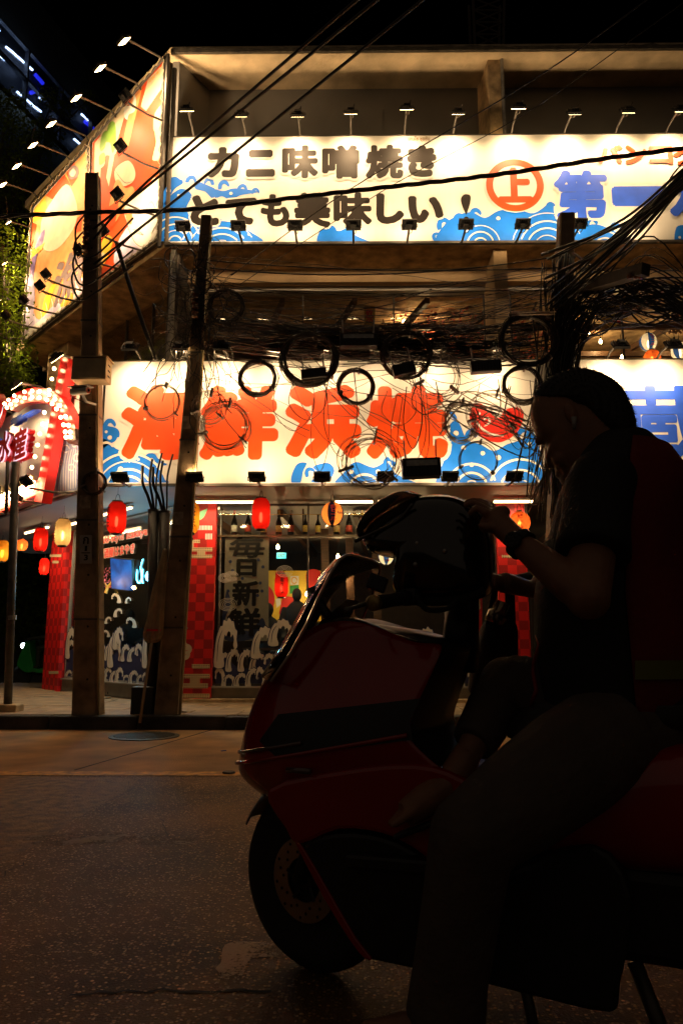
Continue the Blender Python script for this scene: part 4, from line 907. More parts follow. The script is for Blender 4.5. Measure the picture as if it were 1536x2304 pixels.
# ================================================================== DINING ROOM BEHIND THE GLASS
wood = M('dark_wood', (.10, .05, .022), .55, var=.4, scale=5, stretch=(1, 1, 8))
shelf_y = 11.0; zs = at(600, 1205, shelf_y).z
xs0, xs1 = at(488, 1205, shelf_y).x, at(1090, 1205, shelf_y).x
sh = thing('wall_shelf', 'long wooden bottle shelf across the shop window', 'shelf', (xs0, shelf_y, zs - .02))
put(MB().bb((xs0, shelf_y - .09, zs - .03), (xs1, shelf_y + .09, zs)), 'board', wood, sh); put(MB().bb((xs0, shelf_y - .1, zs + .30), (xs1, shelf_y - .09, zs + .31)), 'rail', M('brass_rail', (.5, .32, .1), .35, .8), sh)
for px in (497, 681, 840, 1000):
    x = at(px, 1200, shelf_y).x; put(MB().bb((x - .012, shelf_y + .05, zs + .002), (x + .012, shelf_y + .085, zGt - .02)), 'hanger', wood, sh)
bottle_glass = M('bottle_glass', (.012, .010, .008), .08, var=.3, coat=.4); 
def bottle_proto(lab, capm, pr):
    t = bpy.data.objects.new('sake_bottle', None); COL.objects.link(t)
    put(MB().lathe(pr, 14), 'glass_body', bottle_glass, t, True, True)
    r0 = pr[2][0] + .0012; put(MB().lathe([(r0, .05), (r0, .15)], 14), 'label', lab, t, True, True)
    zt_ = pr[-1][1]; put(MB().lathe([(pr[-2][0] + .001, zt_ - .05), (pr[-2][0] + .002, zt_ + .004), (.001, zt_ + .005)], 10), 'cap', capm, t, True, True); return t
prA = [(.001, 0), (.046, .001), (.048, .02), (.048, .19), (.03, .25), (.016, .29), (.014, .38)]; prB = [(.001, 0), (.038, .001), (.04, .02), (.04, .17), (.022, .22), (.013, .25), (.012, .32)]
labs = [M('label_white', (.6, .55, .45), .6, var=.3, scale=40), M('label_tan', (.5, .32, .1), .6, var=.4, scale=40), M('label_yellow', (.6, .42, .08), .6, var=.4, scale=50), M('label_red', (.45, .06, .03), .6, var=.5, scale=30)]
prot = [bottle_proto(labs[0], ink_red, prA), bottle_proto(labs[1], ink_gold, prA), bottle_proto(labs[2], black_metal, prB), bottle_proto(labs[3], ink_white, prA)]
bl = [(527, 0), (558, 3), (593, 1), (627, 1), (654, 3), (687, 2), (715, 2), (757, 1), (785, 3), (815, 1), (860, 0), (905, 3), (950, 1)]
usedb = set(); kinds = ['white label', 'tan label and gold cap', 'yellow label and black cap', 'red label and white cap']
for i, (px, k) in enumerate(bl):
    o = prot[k] if k not in usedb else copy_tree(prot[k]); usedb.add(k); p = at(px, 1203, shelf_y)
    o.location = (p.x, shelf_y + random.uniform(-.015, .015), zs + .001); o.rotation_euler = (0, 0, random.uniform(0, 6)); tag(o, f'{(ORD + ["last"])[i] if i < 13 else "last"} bottle from the left on the window shelf, with {kinds[k]}', 'bottle', 'bottles on the window shelf')
# cloth banner inside the window
Yn = 10.98; FN = Frame((0, Yn, 0), (1, 0, 0), (0, -1, 0))
pn = at(553, 1440, Yn); nb = thing('cloth_banner', 'tall pale cloth banner with black brush characters inside the window', 'banner', tuple(pn))
m = MB(); n, k = 16, 24; x0, z1 = FN.hit(507, 1206); x1, z0 = FN.hit(601, 1442)
for j in range(k + 1):
    for i in range(n + 1): m.v.append(tuple(FN.P(x0 + (x1 - x0) * i / n + .02 * (j / k), z1 + (z0 - z1) * j / k, .012 * math.sin(i * .9 + j * .12) * (j / k + .2))))
m.f = [(j * (n + 1) + i, j * (n + 1) + i + 1, (j + 1) * (n + 1) + i + 1, (j + 1) * (n + 1) + i) for j in range(k) for i in range(n)]
put(m, 'cloth', papermat('banner_cloth', (.38, .33, .25), .35), nb, True)
for ch, bx in zip('毎日新鮮', ((515, 1208, 597, 1256), (532, 1258, 578, 1298), (522, 1306, 584, 1364), (510, 1368, 588, 1432))): ftext(FN, ch, bx, .010 if ch == '毎' else .016, ink_black, nb, d=.022, name='character')
m = MB()
for i, (x, y) in enumerate(((519, 1264), (582, 1260), (592, 1276), (586, 1312), (524, 1284), (546, 1302), (580, 1340), (590, 1330), (514, 1330))): m.fdisc(FN, x, y, .024, .026 + i * .0002)
m.fpoly(FN, smooth([(508, 1400), (520, 1360), (512, 1330), (506, 1350), (500, 1400), (508, 1440), (560, 1440), (596, 1420), (590, 1390), (560, 1420)], 4), .016)
put(m, 'dot_print', M('ink_slateblue', (.04, .06, .16), .6), nb)
put(MB().tube([at(498, 1130, Yn), at(492, 1445, Yn)], .014, 8), 'pole', galv, nb)
# painted panel on the dining room's rear partition
Yp = 14.2; FPn = Frame((0, Yp, 0), (1, 0, 0), (0, -1, 0)); pp_ = at(650, 1395, Yp)
pan = thing('painted_panel', 'bright yellow, red and green painted panel at the back of the dining room', 'panel', tuple(pp_))
put(MB().prism([FPn.pp(x, y) for x, y in ((592, 1284), (722, 1284), (722, 1400), (592, 1400))], (0, .03, 0)), 'board', M('panel_yellow', (.75, .52, .04), .5, var=.1), pan)
for i, (mt, pts) in enumerate(((ink_red, [(592, 1322), (604, 1318), (618, 1345), (606, 1400), (592, 1400)]), (ink_red, [(620, 1288), (640, 1288), (634, 1316), (624, 1312)]), (ink_red, [(690, 1286), (720, 1286), (718, 1330), (706, 1320), (700, 1340), (692, 1330)]), (M('panel_green', (.03, .3, .06), .5), [(652, 1318), (672, 1316), (674, 1334), (652, 1336)]), (ink_white, [(620, 1348), (630, 1345), (632, 1360), (622, 1368)]), (ink_red, [(636, 1340), (664, 1344), (660, 1372), (640, 1400), (628, 1380)]), (ink_white, [(653, 1296), (672, 1296), (672, 1316), (653, 1316)]))):
    put(MB().fpoly(FPn, smooth(pts, 4) if i < 3 else pts, .004 + i * .0006), 'print', mt, pan)
put(MB().fstroke(FPn, arc(662, 1306, 6, 0, 330, 16, 7), .02, .012), 'print', ink_gold, pan)
# table, guests
tb = thing('dining_table', 'dark dining table behind the window with two guests', 'table', (at(640, 1500, 12.4).x, 12.4, .155))
c = Vector((at(640, 1500, 12.4).x, 12.4, .155)); put(MB().box(c + Vector((0, 0, .72)), (1.3, .7, .04)), 'tabletop', wood, tb)
for sx in (-1, 1):
    for sy in (-1, 1): put(MB().box(c + Vector((sx * .58, sy * .28, .35)), (.05, .05, .70)), 'leg', wood, tb)
def guest(px, py, Y, label, turn):
    """seated guest, dark clothes, as one remeshed body"""
    hd = at(px, py, Y); b = MB(); x, y, z = hd
    b.ball((x, y, z), (.085, .095, .115), 14, 10); b.tube([(x, y + .01, z - .08), (x, y + .02, z - .18)], .05, 10)
    b.ball((x, y + .03, z - .36), (.21, .13, .26), 14, 10); b.ball((x, y + .03, z - .6), (.17, .13, .2), 12, 8)
    for s in (-1, 1):
        b.tube([(x + s * .2, y + .02, z - .22), (x + s * .26, y - .02, z - .42), (x + s * .16 + turn * .1, y - .22, z - .48)], [.058, .048, .038], 10)
        b.tube([(x + s * .1, y, z - .72), (x + s * .12, y - .38, z - .70), (x + s * .12, y - .38, .2), (x + s * .12, y - .5, .18)], [.085, .07, .05, .04], 10)
    o = put(b, 'person', M('guest_clothes', (.02, .02, .024), .8), None, True)
    rm = o.modifiers.new('remesh', 'REMESH'); rm.mode = 'VOXEL'; rm.voxel_size = .02; rm.use_smooth_shade = True; bake(o)
    return tag(o, label, 'person')
guest(668, 1338, 12.9, 'seated guest in dark clothes and cap inside, right of the red lantern', -1); guest(604, 1372, 12.2, 'seated guest in dark clothes inside, next to the cloth banner', 1); guest(292, 1385, 12.6, 'guest in dark clothes behind the side window under the screen', 0)
# exit sign
pe = at(633, 1250, 12.6); ex = thing('exit_sign', 'small blue-green lit exit sign inside the dining room', 'sign', tuple(pe)); FE = Frame(pe, (1, 0, 0), (0, -1, 0))
put(MB().box(pe, (.16, .03, .10)), 'box', M('exit_glow', (.02, .3, .3), .5, emit=(.0, .55, .62), es=.9), ex); put(text_mb('EXIT', -.06, -.025, .06, .025, .002, FE.P, .018), 'lettering', M('exit_letters', (.0, .1, .12), .5), ex)
# hanging bulbs
def hang_bulb(px, py, Y, label, r=.03, power=4.0, top=None, col=(1.0, .62, .28)):
    p = at(px, py, Y); t = thing('hanging_bulb', label, 'bulb', tuple(p), 'bare bulbs inside')
    put(MB().lathe([(.001, -.045), (.022, -.035), (.03, -.012), (.024, .012), (.012, .03), (.012, .04)], 10, p), 'glass', bulb_on, t, True)
    put(MB().tube([p + Vector((0, 0, .04)), p + Vector((0, 0, .08))], .015, 8), 'socket', black_metal, t); put(MB().tube([p + Vector((0, 0, .08)), p + Vector((0, 0, top or .4))], .004, 5), 'cord', black_metal, t)
    if power: link_light('bulb_light', 'POINT', t, (0, -.0, -.05), power, col, shadow_soft_size=.03)
for a in ((625, 1230, 12.3, 'bare bulb glowing above the exit sign', .03, 7.0), (760, 1252, 12.2, 'bare bulb glowing behind the scooter windshield', .03, 6.0), (690, 1336, 13.6, 'bare bulb beside the painted panel', .03, 14.0), (775, 1295, 13.2, 'bare bulb low behind the windshield', .03, 5.0), (492, 1138, 11.3, 'bare bulb at the top left of the shop window', .03, 1.0),
          (1322, 748, 12.2, 'clear bulb left of the yellow pennant in the upper window', .03, 9.0), (1350, 768, 12.8, 'small bulb right of the clear bulb in the upper window', .03, 7.0), (1516, 768, 12.6, 'bulb at the far right of the upper window', .03, 7.0), (1398, 804, 11.6, 'caged bulb just above the lower right banner', .03, 2.0), (643, 672, 12.4, 'white bulb in the left upper window', .03, 7.0), (908, 722, 12.2, 'bulb beside the yellow hanging flag in the upper window', .03, 8.0), (958, 755, 12.0, 'bulb behind the large cable coil', .03, 8.0)): hang_bulb(*a)
# roof timbers seen through both windows
for k in range(9):
    x = -2.2 + k * 1.15; put(MB().bar((x, 11.1, zGt - .08), (x + .3, 16.5, zGt - .08), .09, .12), 'rafter', wood, bld); put(MB().bar((x, 11.0, zW2t - .02), (x - 1.6, 16.5, zW2t + .1), .07, .1), 'rafter', wood, bld)
for k in range(4):
    y = 11.8 + k * 1.2; put(MB().bar((-2.2, y, zW2t - .12), (8.8, y, zW2t - .12), .07, .09), 'cross_beam', wood, bld)
for px in (735, 790, 850): put(MB().bar(at(px, 1420, 13.4), at(px - 6, 1150, 13.4), .14, .14), 'post', wood, bld)
put(MB().bar(at(745, 1330, 13.3), at(795, 1255, 13.3), .08, .08), 'post', wood, bld)
# upper room: pennant, flag, blossom branches
Yq = 11.7; FQ = Frame((0, Yq, 0), (1, 0, 0), (0, -1, 0)); q = FQ.pp(1376, 735); pen = thing('pennant', 'yellow pointed pennant with black brush characters in the upper window', 'pennant', tuple(q))
put(MB().prism([FQ.pp(x, y) for x, y in ((1343, 665), (1412, 665), (1411, 716), (1377, 737), (1342, 716))], (0, .012, 0)), 'cloth', M('pennant_yellow', (.55, .40, .05), .6), pen); ftext(FQ, '大漁', (1350, 694, 1408, 714), .004, ink_black, pen, d=.004); ftext(FQ, '魚河岸', (1362, 720, 1396, 728), .003, ink_red, pen, d=.004)
q = FQ.pp(830, 740); fl = thing('hanging_flag', 'orange-yellow hanging flag in the upper window left of the blossoms', 'flag', tuple(q))
put(MB().prism([FQ.pp(x, y) for x, y in ((818, 676), (844, 690), (842, 742), (820, 736))], (0, .01, 0)), 'cloth', M('flag_ochre', (.5, .28, .04), .6), fl); ftext(FQ, '祭', (822, 696, 840, 726), .004, ink_red, fl, d=.004)
def blossoms(x0, x1, y0, y1, Y, n, label, seed):
    rnd = random.Random(seed); m = MB(); br = MB(); a = at((x0 + x1) / 2, y1, Y)
    t = thing('blossom_tree', label, 'tree', tuple(a))
    for k in range(10):
        p = [at(rnd.uniform(x0, x1), y1 + 10, Y + rnd.uniform(0, .8))]
        for s in range(4): p.append(p[-1] + Vector((rnd.uniform(-.35, .35), rnd.uniform(-.1, .1), rnd.uniform(.1, .3))))
        br.tube(p, [.02, .016, .012, .008, .004], 5)
    for k in range(n):
        c = at(rnd.uniform(x0, x1), rnd.uniform(y0, y1), Y + rnd.uniform(-.2, .9)); s = rnd.uniform(.025, .05)
        if noise.noise(c * 2.4) < -.12: continue
        u = Vector((rnd.uniform(-1, 1), rnd.uniform(-1, 1), rnd.uniform(-1, 1))).normalized(); v = u.orthogonal().normalized(); w_ = u.cross(v)
        m.poly([c + v * s, c + w_ * s * .6 + u * s * .2, c - v * s, c - w_ * s * .6 + u * s * .2])
    put(br, 'branch', wood, t); put(m, 'crown', M('blossom_red', (.55, .12, .08), .7, var=.6, scale=3), t)
blossoms(880, 1110, 655, 815, 11.9, 1500, 'dark red blossom branches filling the upper window left of the column', 3); blossoms(1150, 1270, 655, 815, 12.0, 700, 'red blossom branches in the upper window right of the column', 5); blossoms(1490, 1560, 650, 740, 12.2, 160, 'pink blossom sprig at the right edge of the upper window', 9)
# side window: screen, neon, small lit tree
pc = at(276, 1292, 11.9); tv = thing('wall_screen', 'tilted blue glowing flat screen behind the side window', 'screen', tuple(pc))
rm_ = Matrix.Rotation(R(-35), 3, 'Z') @ Matrix.Rotation(R(7), 3, 'Y') @ Matrix.Rotation(R(12), 3, 'X')
put(MB().box(pc, (.56, .04, .52), rm_), 'case', black_metal, tv)
scm = bpy.data.materials.new('screen_picture'); scm.use_nodes = True; t_ = scm.node_tree; N_ = t_.nodes; L_ = t_.links; nz_ = N_.new('ShaderNodeTexNoise'); nz_.inputs['Scale'].default_value = 5; nz_.inputs['Detail'].default_value = 6
cr_ = N_.new('ShaderNodeValToRGB'); cr_.color_ramp.elements[0].position = .35; cr_.color_ramp.elements[0].color = (.0, .03, .14, 1); cr_.color_ramp.elements[1].position = .7; cr_.color_ramp.elements[1].color = (.0, .11, .42, 1)
tc_ = N_.new('ShaderNodeTexCoord'); L_.new(tc_.outputs['Object'], nz_.inputs['Vector']); L_.new(nz_.outputs[0], cr_.inputs[0]); p_ = N_['Principled BSDF']; L_.new(cr_.outputs[0], p_.inputs['Emission Color']); p_.inputs['Emission Strength'].default_value = .8; p_.inputs['Base Color'].default_value = (.01, .01, .02, 1)
put(MB().box(pc + rm_ @ Vector((0, -.023, 0)), (.53, .004, .49), rm_), 'picture', scm, tv)
FNn = Frame(at(318, 1290, 11.6), CX, CN); pn_ = at(318, 1310, 11.6); ne = thing('neon_sign', 'bright cyan neon squiggle beside the screen', 'neon sign', tuple(pn_)); nm = M('neon_cyan', (.5, .9, 1), .3, emit=(.12, .72, 1.0), es=9.0)
for pts in ([(322, 1258), (317, 1275), (318, 1290)], [(309, 1282), (308, 1304), (314, 1312), (319, 1300), (318, 1292)], [(321, 1280), (320, 1305), (322, 1312)]): put(MB().tube([FNn.pp(x, y) for x, y in smooth(pts, 5, False)], .008, 6), 'neon_tube', nm, ne, True)
link_light('neon_light', 'POINT', ne, (-.1, -.15, .1), 18.0, (.15, .7, 1.0), shadow_soft_size=.1)
pt_ = at(238, 1335, 12.2); bt = thing('lit_tree', 'small warmly lit ornamental tree behind the side window', 'tree', tuple(pt_)); br = MB(); cr2 = MB(); rnd = random.Random(4)
br.tube([pt_, pt_ + Vector((.03, 0, .1)), pt_ + Vector((.1, 0, .2)), pt_ + Vector((.16, 0, .3))], [.03, .025, .015, .008], 6); br.tube([pt_ + Vector((.03, 0, .1)), pt_ + Vector((-.06, 0, .22)), pt_ + Vector((-.1, 0, .34))], [.02, .012, .006], 6); put(br, 'trunk', M('lit_bark', (.45, .28, .05), .6), bt)
for k in range(160):
    c = pt_ + Vector((rnd.gauss(.03, .14), rnd.gauss(0, .1), rnd.uniform(.1, .42))); s = .016; u = Vector((rnd.uniform(-1, 1), rnd.uniform(-1, 1), rnd.uniform(-1, 1))).normalized(); v = u.orthogonal(); v.normalize(); cr2.poly([c + v * s, c + u.cross(v) * s, c - v * s, c - u.cross(v) * s])
put(cr2, 'crown', M('pink_leaf', (.6, .12, .2), .6, var=.6, scale=8), bt); link_light('tree_light', 'POINT', bt, (.02, -.3, .1), 2.5, (1.0, .6, .25), shadow_soft_size=.03)
put(MB().bb((-4.8, 13.6, .2), (-2.9, 13.7, 2.9)), 'partition', MC['room_wall'], bld)
def px_curve(pp): 
    c = [tuple(at(*p)) for p in pp]; return [Vector(q) for q in smooth(c, 6, False)]
# ================================================================== UTILITY POLES
pole_mat = M('pole_concrete', (.26, .18, .105), .85, var=.6, scale=4, bump=.35, bscale=45); hole_mat = M('hole_dark', (.01, .009, .008), .9)
def pole(base_px, top_px, Y, w0, w1, label, holes=9, zbase=.13, d_ratio=1.0):
    b = at(*base_px, Y); b.z = zbase; t_ = at(*top_px, Y)
    t = thing('utility_pole', label, 'pole', tuple(b)); m = MB(); rings = []
    for i in range(13):
        f = i / 12; c = b.lerp(t_, f); w = w0 + (w1 - w0) * f; d = w * d_ratio; q = w * .08
        x, y = w / 2, d / 2
        rings.append([c + Vector(v) for v in ((-x + q, -y, 0), (x - q, -y, 0), (x, -y + q, 0), (x, y - q, 0), (x - q, y, 0), (-x + q, y, 0), (-x, y - q, 0), (-x, -y + q, 0))])
    m.loft(rings); put(m, 'shaft', pole_mat, t)
    for i in range(holes):
        f = (i + .7) / (holes + .5); c = b.lerp(t_, f); w = w0 + (w1 - w0) * f
        put(MB().lathe([(.013, 0), (.013, .004), (.001, .004)], 10, c + Vector((w * .12, -w * d_ratio / 2 + .001, 0)), Matrix.Rotation(R(90), 3, 'X')), 'bolt_hole', hole_mat, t)
    for i, f in enumerate((.16, .33, .52, .70, .9)):
        c = b.lerp(t_, f); w = (w0 + (w1 - w0) * f) * 1.02 + .006; put(MB().box(c, (w, w * d_ratio, .022)), 'steel_strap', dark_steel, t)
        if i in (1, 2): put(MB().box(c + Vector((-w * .1, -w * d_ratio / 2 + .001, .22)), (w * .5, .004, .16)), 'paper_scrap', M('faded_paper', (.32, .27, .2), .8, var=.5, scale=14), t)
    return t, b, t_
YP = 8.86
poleL, pLb, pLt = pole((200, 1600), (210, 397), YP, .30, .165, 'straight concrete utility pole at left carrying a steel box and camera', 11)
poleM, pMb, pMt = pole((378, 1600), (466, 490), YP, .27, .13, 'leaning concrete utility pole left of the corner pillar', 9)
poleR, pRb, pRt = pole((1245, 1600), (1272, 487), 8.84, .28, .19, 'concrete utility pole wrapped in cables behind the rider\'s head', 8)
bevm = M('box_steel', (.52, .40, .22), .5, .3, var=.3, scale=4)
# steel box on the left pole
c = at(207, 836, YP - .22); t = thing('junction_box', 'beige steel junction box strapped to the left concrete pole', 'box', tuple(c - Vector((0, 0, .16))))
put(MB().box(c, (.42, .22, .28)), 'case', bevm, t, bevel=.008); put(MB().box(c + Vector((-.015, -.114, 0)), (.36, .008, .25)), 'door', bevm, t, bevel=.003); put(MB().box(c + Vector((0, 0, .148)), (.46, .26, .014)), 'lid', bevm, t)
put(MB().box(c + Vector((-.01, .08, .185)), (.30, .05, .05)), 'bracket', dark_steel, t)
for z in (-.07, .0, .07): put(MB().bb((c.x + .212, c.y - .04, c.z + z - .01), (c.x + .214, c.y + .04, c.z + z + .01)), 'vent', hole_mat, t)
# security camera
c = at(182, 880, YP - .35); t = thing('security_camera', 'white bullet security camera under the steel box on the left pole', 'camera', tuple(c))
wp = M('white_plastic', (.5, .48, .44), .4); ax = Vector((.9, -.42, -.08)).normalized()
put(MB().tube([c - ax * .14, c + ax * .12], .045, 14), 'barrel', wp, t, bevel=.004); put(MB().bar(c - ax * .17 + Vector((0, 0, .05)), c + ax * .16 + Vector((0, 0, .05)), .11, .012), 'sun_shield', wp, t)
put(MB().tube([c + ax * .121, c + ax * .126], .038, 14), 'lens_ring', M('ir_ring', (.35, .08, .05), .3), t); put(MB().tube([c + ax * .127, c + ax * .132], .016, 12), 'lens', M('lens_glass', (.01, .01, .012), .05), t)
put(MB().tube([c + Vector((.02, .02, -.04)), c + Vector((.05, .06, -.11)), c + Vector((.12, .2, -.10))], .016, 8), 'bracket', wp, t); put(MB().tube([c - ax * .14, c - ax * .16 + Vector((0, 0, -.06)), c + Vector((0, .1, -.1))], .006, 5), 'lead', cable_mat, t)
# number plate on the left pole
Fp = Frame(at(193, 1235, YP - .165), (1, 0, 0), (0, -1, 0)); c = Fp.pp(193, 1270); t = thing('pole_plate', 'small white number plate on the left concrete pole', 'plate', tuple(c))
put(MB().prism([Fp.pp(x, y) for x, y in ((180, 1204), (207, 1204), (207, 1268), (180, 1268))], (0, .004, 0)), 'sheet', M('plate_white', (.36, .33, .3), .5), t)
for s, bx in (('ก', (187, 1208, 201, 1224)), ('1', (191, 1228, 197, 1240)), ('3', (189, 1248, 199, 1261))): ftext(Fp, s, bx, .003, ink_black, t, d=.002)
put(MB().fpoly(Fp, [(184, 1243), (204, 1243), (204, 1245), (184, 1245)], .002), 'bar', ink_black, t)
# insulator racks on the poles
def rack(pb, pt, f, label, n=4):
    c = pb.lerp(pt, f); t = thing('insulator_rack', label, 'rack', tuple(c)); put(MB().bar(c + Vector((-.02, -.14, -.22)), c + Vector((-.02, -.14, .22)), .05, .02, up=(0, 1, 0)), 'rail', dark_steel, t)
    for i in range(n): put(MB().lathe([(.02, -.04), (.045, -.035), (.03, 0), (.045, .035), (.02, .04)], 12, c + Vector((-.02, -.19, -.18 + i * .12))), 'insulator', M('porcelain_brown', (.14, .06, .03), .25), t)
rack(pLb, pLt, .86, 'rack of brown insulators near the top of the left pole'); rack(pMb, pMt, .80, 'rack of brown insulators near the top of the leaning pole', 3)
c = at(1340, 520 + 120, 8.5); t = thing('cross_arm', 'timber cross arm reaching right from the cable-wrapped pole', 'cross arm', tuple(at(1400, 620, 8.3)))
put(MB().bar(at(1270, 660, 8.7), at(1452, 606, 7.6), .13, .13), 'beam', M('old_timber', (.05, .035, .025), .8, var=.4), t); put(MB().bar(at(1290, 570, 8.65), at(1360, 622, 8.2), .05, .02), 'brace', M('rusty_steel', (.14, .06, .025), .7, var=.5, scale=12), t)
for px in (1415, 1428, 1440): put(MB().lathe([(.02, -.03), (.035, 0), (.02, .03)], 10, at(px, 622, 7.7)), 'insulator', MC['porcelain_brown'], t)
# signpost at far left
b = at(25, 1582, 9.2); b.z = .14; tp = at(36, 1040, 9.2); t = thing('signpost', 'thin steel post in a concrete foot at the left picture edge', 'post', tuple(b))
put(MB().tube([b + Vector((-.03, 0, 0)), tp], .05, 12), 'tube', M('post_paint', (.10, .095, .09), .5, .4, var=.4, scale=9), t, True); put(MB().prism([b + Vector(v) for v in ((-.15, -.12, 0), (.12, -.12, 0), (.12, .12, 0), (-.15, .12, 0))], (0, 0, .1)), 'foot', conc_dirty, t, bevel=.02); put(MB().tube([at(28, 1385, 9.19), at(28, 1395, 9.19)], .053, 12), 'band', galv, t)
x2 = at(28, 1120, 9.1); put(MB().tube([tp + Vector((-.09, -.03, 0)), x2 + Vector((-.06, 0, -.2))], .022, 8), 'side_pipe', MC['post_paint'], t, True)
# steel conduit along the leaning pole
o = put(MB().tube([pMb + Vector((.16, -.1, 0)), pMb.lerp(pMt, .5) + Vector((.115, -.1, 0)), pMb.lerp(pMt, .96) + Vector((.08, -.08, 0))], .016, 6), 'conduit', M('conduit_yellow', (.42, .32, .16), .5, .2, var=.3), None, True); tag(o, 'thin tan conduit strapped along the leaning pole', 'conduit')
o = put(MB().tube([pLb + Vector((.16, -.14, 0)), pLb.lerp(pLt, .5) + Vector((.125, -.12, 0)), pLt + Vector((.09, -.08, 0))], .012, 6), 'conduit', MC['conduit_yellow'], None, True); tag(o, 'thin tan conduit strapped along the left concrete pole', 'conduit')
# dark cable risers with cables coming out, base box
for k, (px, py, r, lab) in enumerate(((343, 1147, .065, 'thick dark riser pipe left of the leaning pole'), (367, 1150, .075, 'second dark riser pipe touching the leaning pole'))):
    p = at(px, 1592, YP + .12); p.z = .13; q = at(px + 3, py, YP + .12); t = thing('riser_pipe', lab, 'pipe', tuple(p)); put(MB().tube([p, q], r, 14), 'pipe', M('riser_black', (.03, .028, .026), .5, var=.4), t, True)
    put(MB().lathe([(r + .006, 0), (r + .006, .03), (r, .03)], 14, q - Vector((0, 0, .03))), 'collar', dark_steel, t)
    for j in range(3): put(MB().tube(px_curve([(px + 2 + j * 3, py + 8, YP + .12), (px + (j - 1) * 9, py - 28, YP + .11), (px - 6 + (j - 1) * 16, py - 62 - j * 8, YP + .06), (px - 22 + j * 22, py - 100 - j * 14, YP + .02)]), .02 - j * .004, 6), 'cable', cable_mat, t, True)
c = at(325, 1570, YP + .05); c.z = .13; o = put(MB().bb((c.x - .14, YP - .02, .13), (c.x + .12, YP + .2, .46)), 'cabinet', M('box_black', (.02, .018, .017), .6), None, bevel=.012); tag(o, 'low black steel box at the foot of the riser pipes', 'box')
# folded parasol leaning on the pipes
p0_ = at(313, 1642, 8.55); p0_.z = .02; p1_ = at(372, 1235, 8.75); t = thing('folded_parasol', 'folded khaki market parasol leaning against the riser pipes, pole on the road', 'parasol', tuple(p0_))
put(MB().tube([p0_, p1_], .017, 10), 'pole', M('parasol_pole', (.42, .38, .33), .35, .5), t, True); put(MB().tube([p0_, p0_ + (p1_ - p0_) * .03], .022, 10), 'tip', black_metal, t)
m = MB(); ax = (p1_ - p0_); rings = []
for i in range(26):
    f = i / 25; c = p0_ + ax * (.47 + .53 * f); r_ = .02 + .085 * (1 - f) ** .8 * min(1, f * 9 + .5); ring = []
    for j in range(28):
        a = 2 * math.pi * j / 28; k = r_ * (1 + .22 * math.sin(a * 7 + f * 2.5) + .08 * noise.noise(Vector((a, f * 5, 2)))); ring.append(c + Vector((k * math.cos(a), k * math.sin(a) * .8, -.05 * (1 - f) * math.sin(a * 3) * .4)))
    rings.append(ring)
m.loft(rings); put(m, 'canopy', M('khaki_canvas', (.36, .25, .14), .9, var=.35, scale=6, bump=.2), t, True)
m = MB(); c = p0_ + ax * .495
m.ball(c, (.085, .07, .07), 12, 8); put(m, 'gathered_hem', M('pale_hem', (.34, .26, .2), .9, var=.4, scale=12), t, True); put(MB().lathe([(.088, -.012), (.088, .012)], 16, c + Vector((.01, 0, .075))), 'tie', ink_red, t)
# small props at the pole foot
for k in range(3):
    p = at(405 + k * 8, 1588, 8.95); p.z = .15; pts = [p + Vector((.09 * math.cos(a) * (1 + k * .2), .07 * math.sin(a), .02 + .01 * k)) for a in [i * .5 for i in range(15)]]
    if k == 0: o = put(MB().tube(pts, .008, 5), 'loose_wire', cable_grey, None, True); tag(o, 'loose loop of grey wire on the pavement at the leaning pole', 'wire')

# ================================================================== CABLES
def cat(a, b, sag, n=20, wob=0.0, seed=0):
    a, b = Vector(a), Vector(b); out = []
    for i in range(n + 1):
        f = i / n; p = a.lerp(b, f); p.z -= sag * 4 * f * (1 - f)
        if wob: p += Vector((noise.noise(Vector((f * 5, seed, 1))), noise.noise(Vector((f * 5, seed, 7))), noise.noise(Vector((f * 6, seed, 13))))) * wob * math.sin(math.pi * f)
        out.append(p)
    return out
def cable(pts, r, label, group=None, mat=cable_mat, n=6): return tag(put(MB().tube(pts, r, n), 'overhead_cable', mat, None, True), label, 'cable', group)
# the twisted power cable
base = px_curve([(-40, 489, 8.7), (210, 478, 8.7), (440, 470, 8.6), (770, 432, 8.4), (1100, 395, 8.1), (1350, 358, 7.8), (1580, 328, 7.6)])
tw = thing('twisted_cable', 'thick twisted black power cable crossing the upper banner from left to right', 'cable', tuple(base[0]))
L_ = 0.0
for k in range(3):
    pts = []; s = 0.0
    for i in range(len(base) - 1):
        for j in range(6):
            p = base[i].lerp(base[i + 1], j / 6); d = (base[i + 1] - base[i]).normalized(); s += (base[i + 1] - base[i]).length / 6
            u = d.cross(Vector((0, 0, 1))).normalized(); v = u.cross(d); a = s * 7 + k * 2.094; pts.append(p + (u * math.cos(a) + v * math.sin(a)) * .017)
    put(MB().tube(pts, .014, 6), 'strand', cable_mat, tw, True)
diag = [((205, 545, 8.8), (330, 410, 8.2), (800, 2, 5.6), (960, -140, 5)), ((205, 520, 8.8), (345, 408, 8.2), (845, 2, 5.7), (1000, -140, 5)), ((205, 600, 8.8), (420, 430, 8), (948, 2, 5.9), (1120, -150, 5)), ((205, 580, 8.8), (400, 475, 8.1), (770, 180, 6.6), (985, -30, 5.7))]
for k, d in enumerate(diag[:3]): cable(px_curve(d), .017, f'{ORD[k]} from the left of the thick black cables rising diagonally from the left pole', 'diagonal overhead cables')
for k, d in enumerate((((520, 620, 8.8), (770, 437, 8.4), (1195, 182, 7), (1470, -12, 6.2)), ((540, 640, 8.8), (860, 430, 8.3), (1170, 262, 7.4), (1430, 82, 6.4), (1600, -40, 6)))): cable(px_curve(d), .007 - k * .002, ['thin black cable rising past the ring emblem to the top right', 'thinnest cable rising to the top right corner'][k], 'thin rising cables')
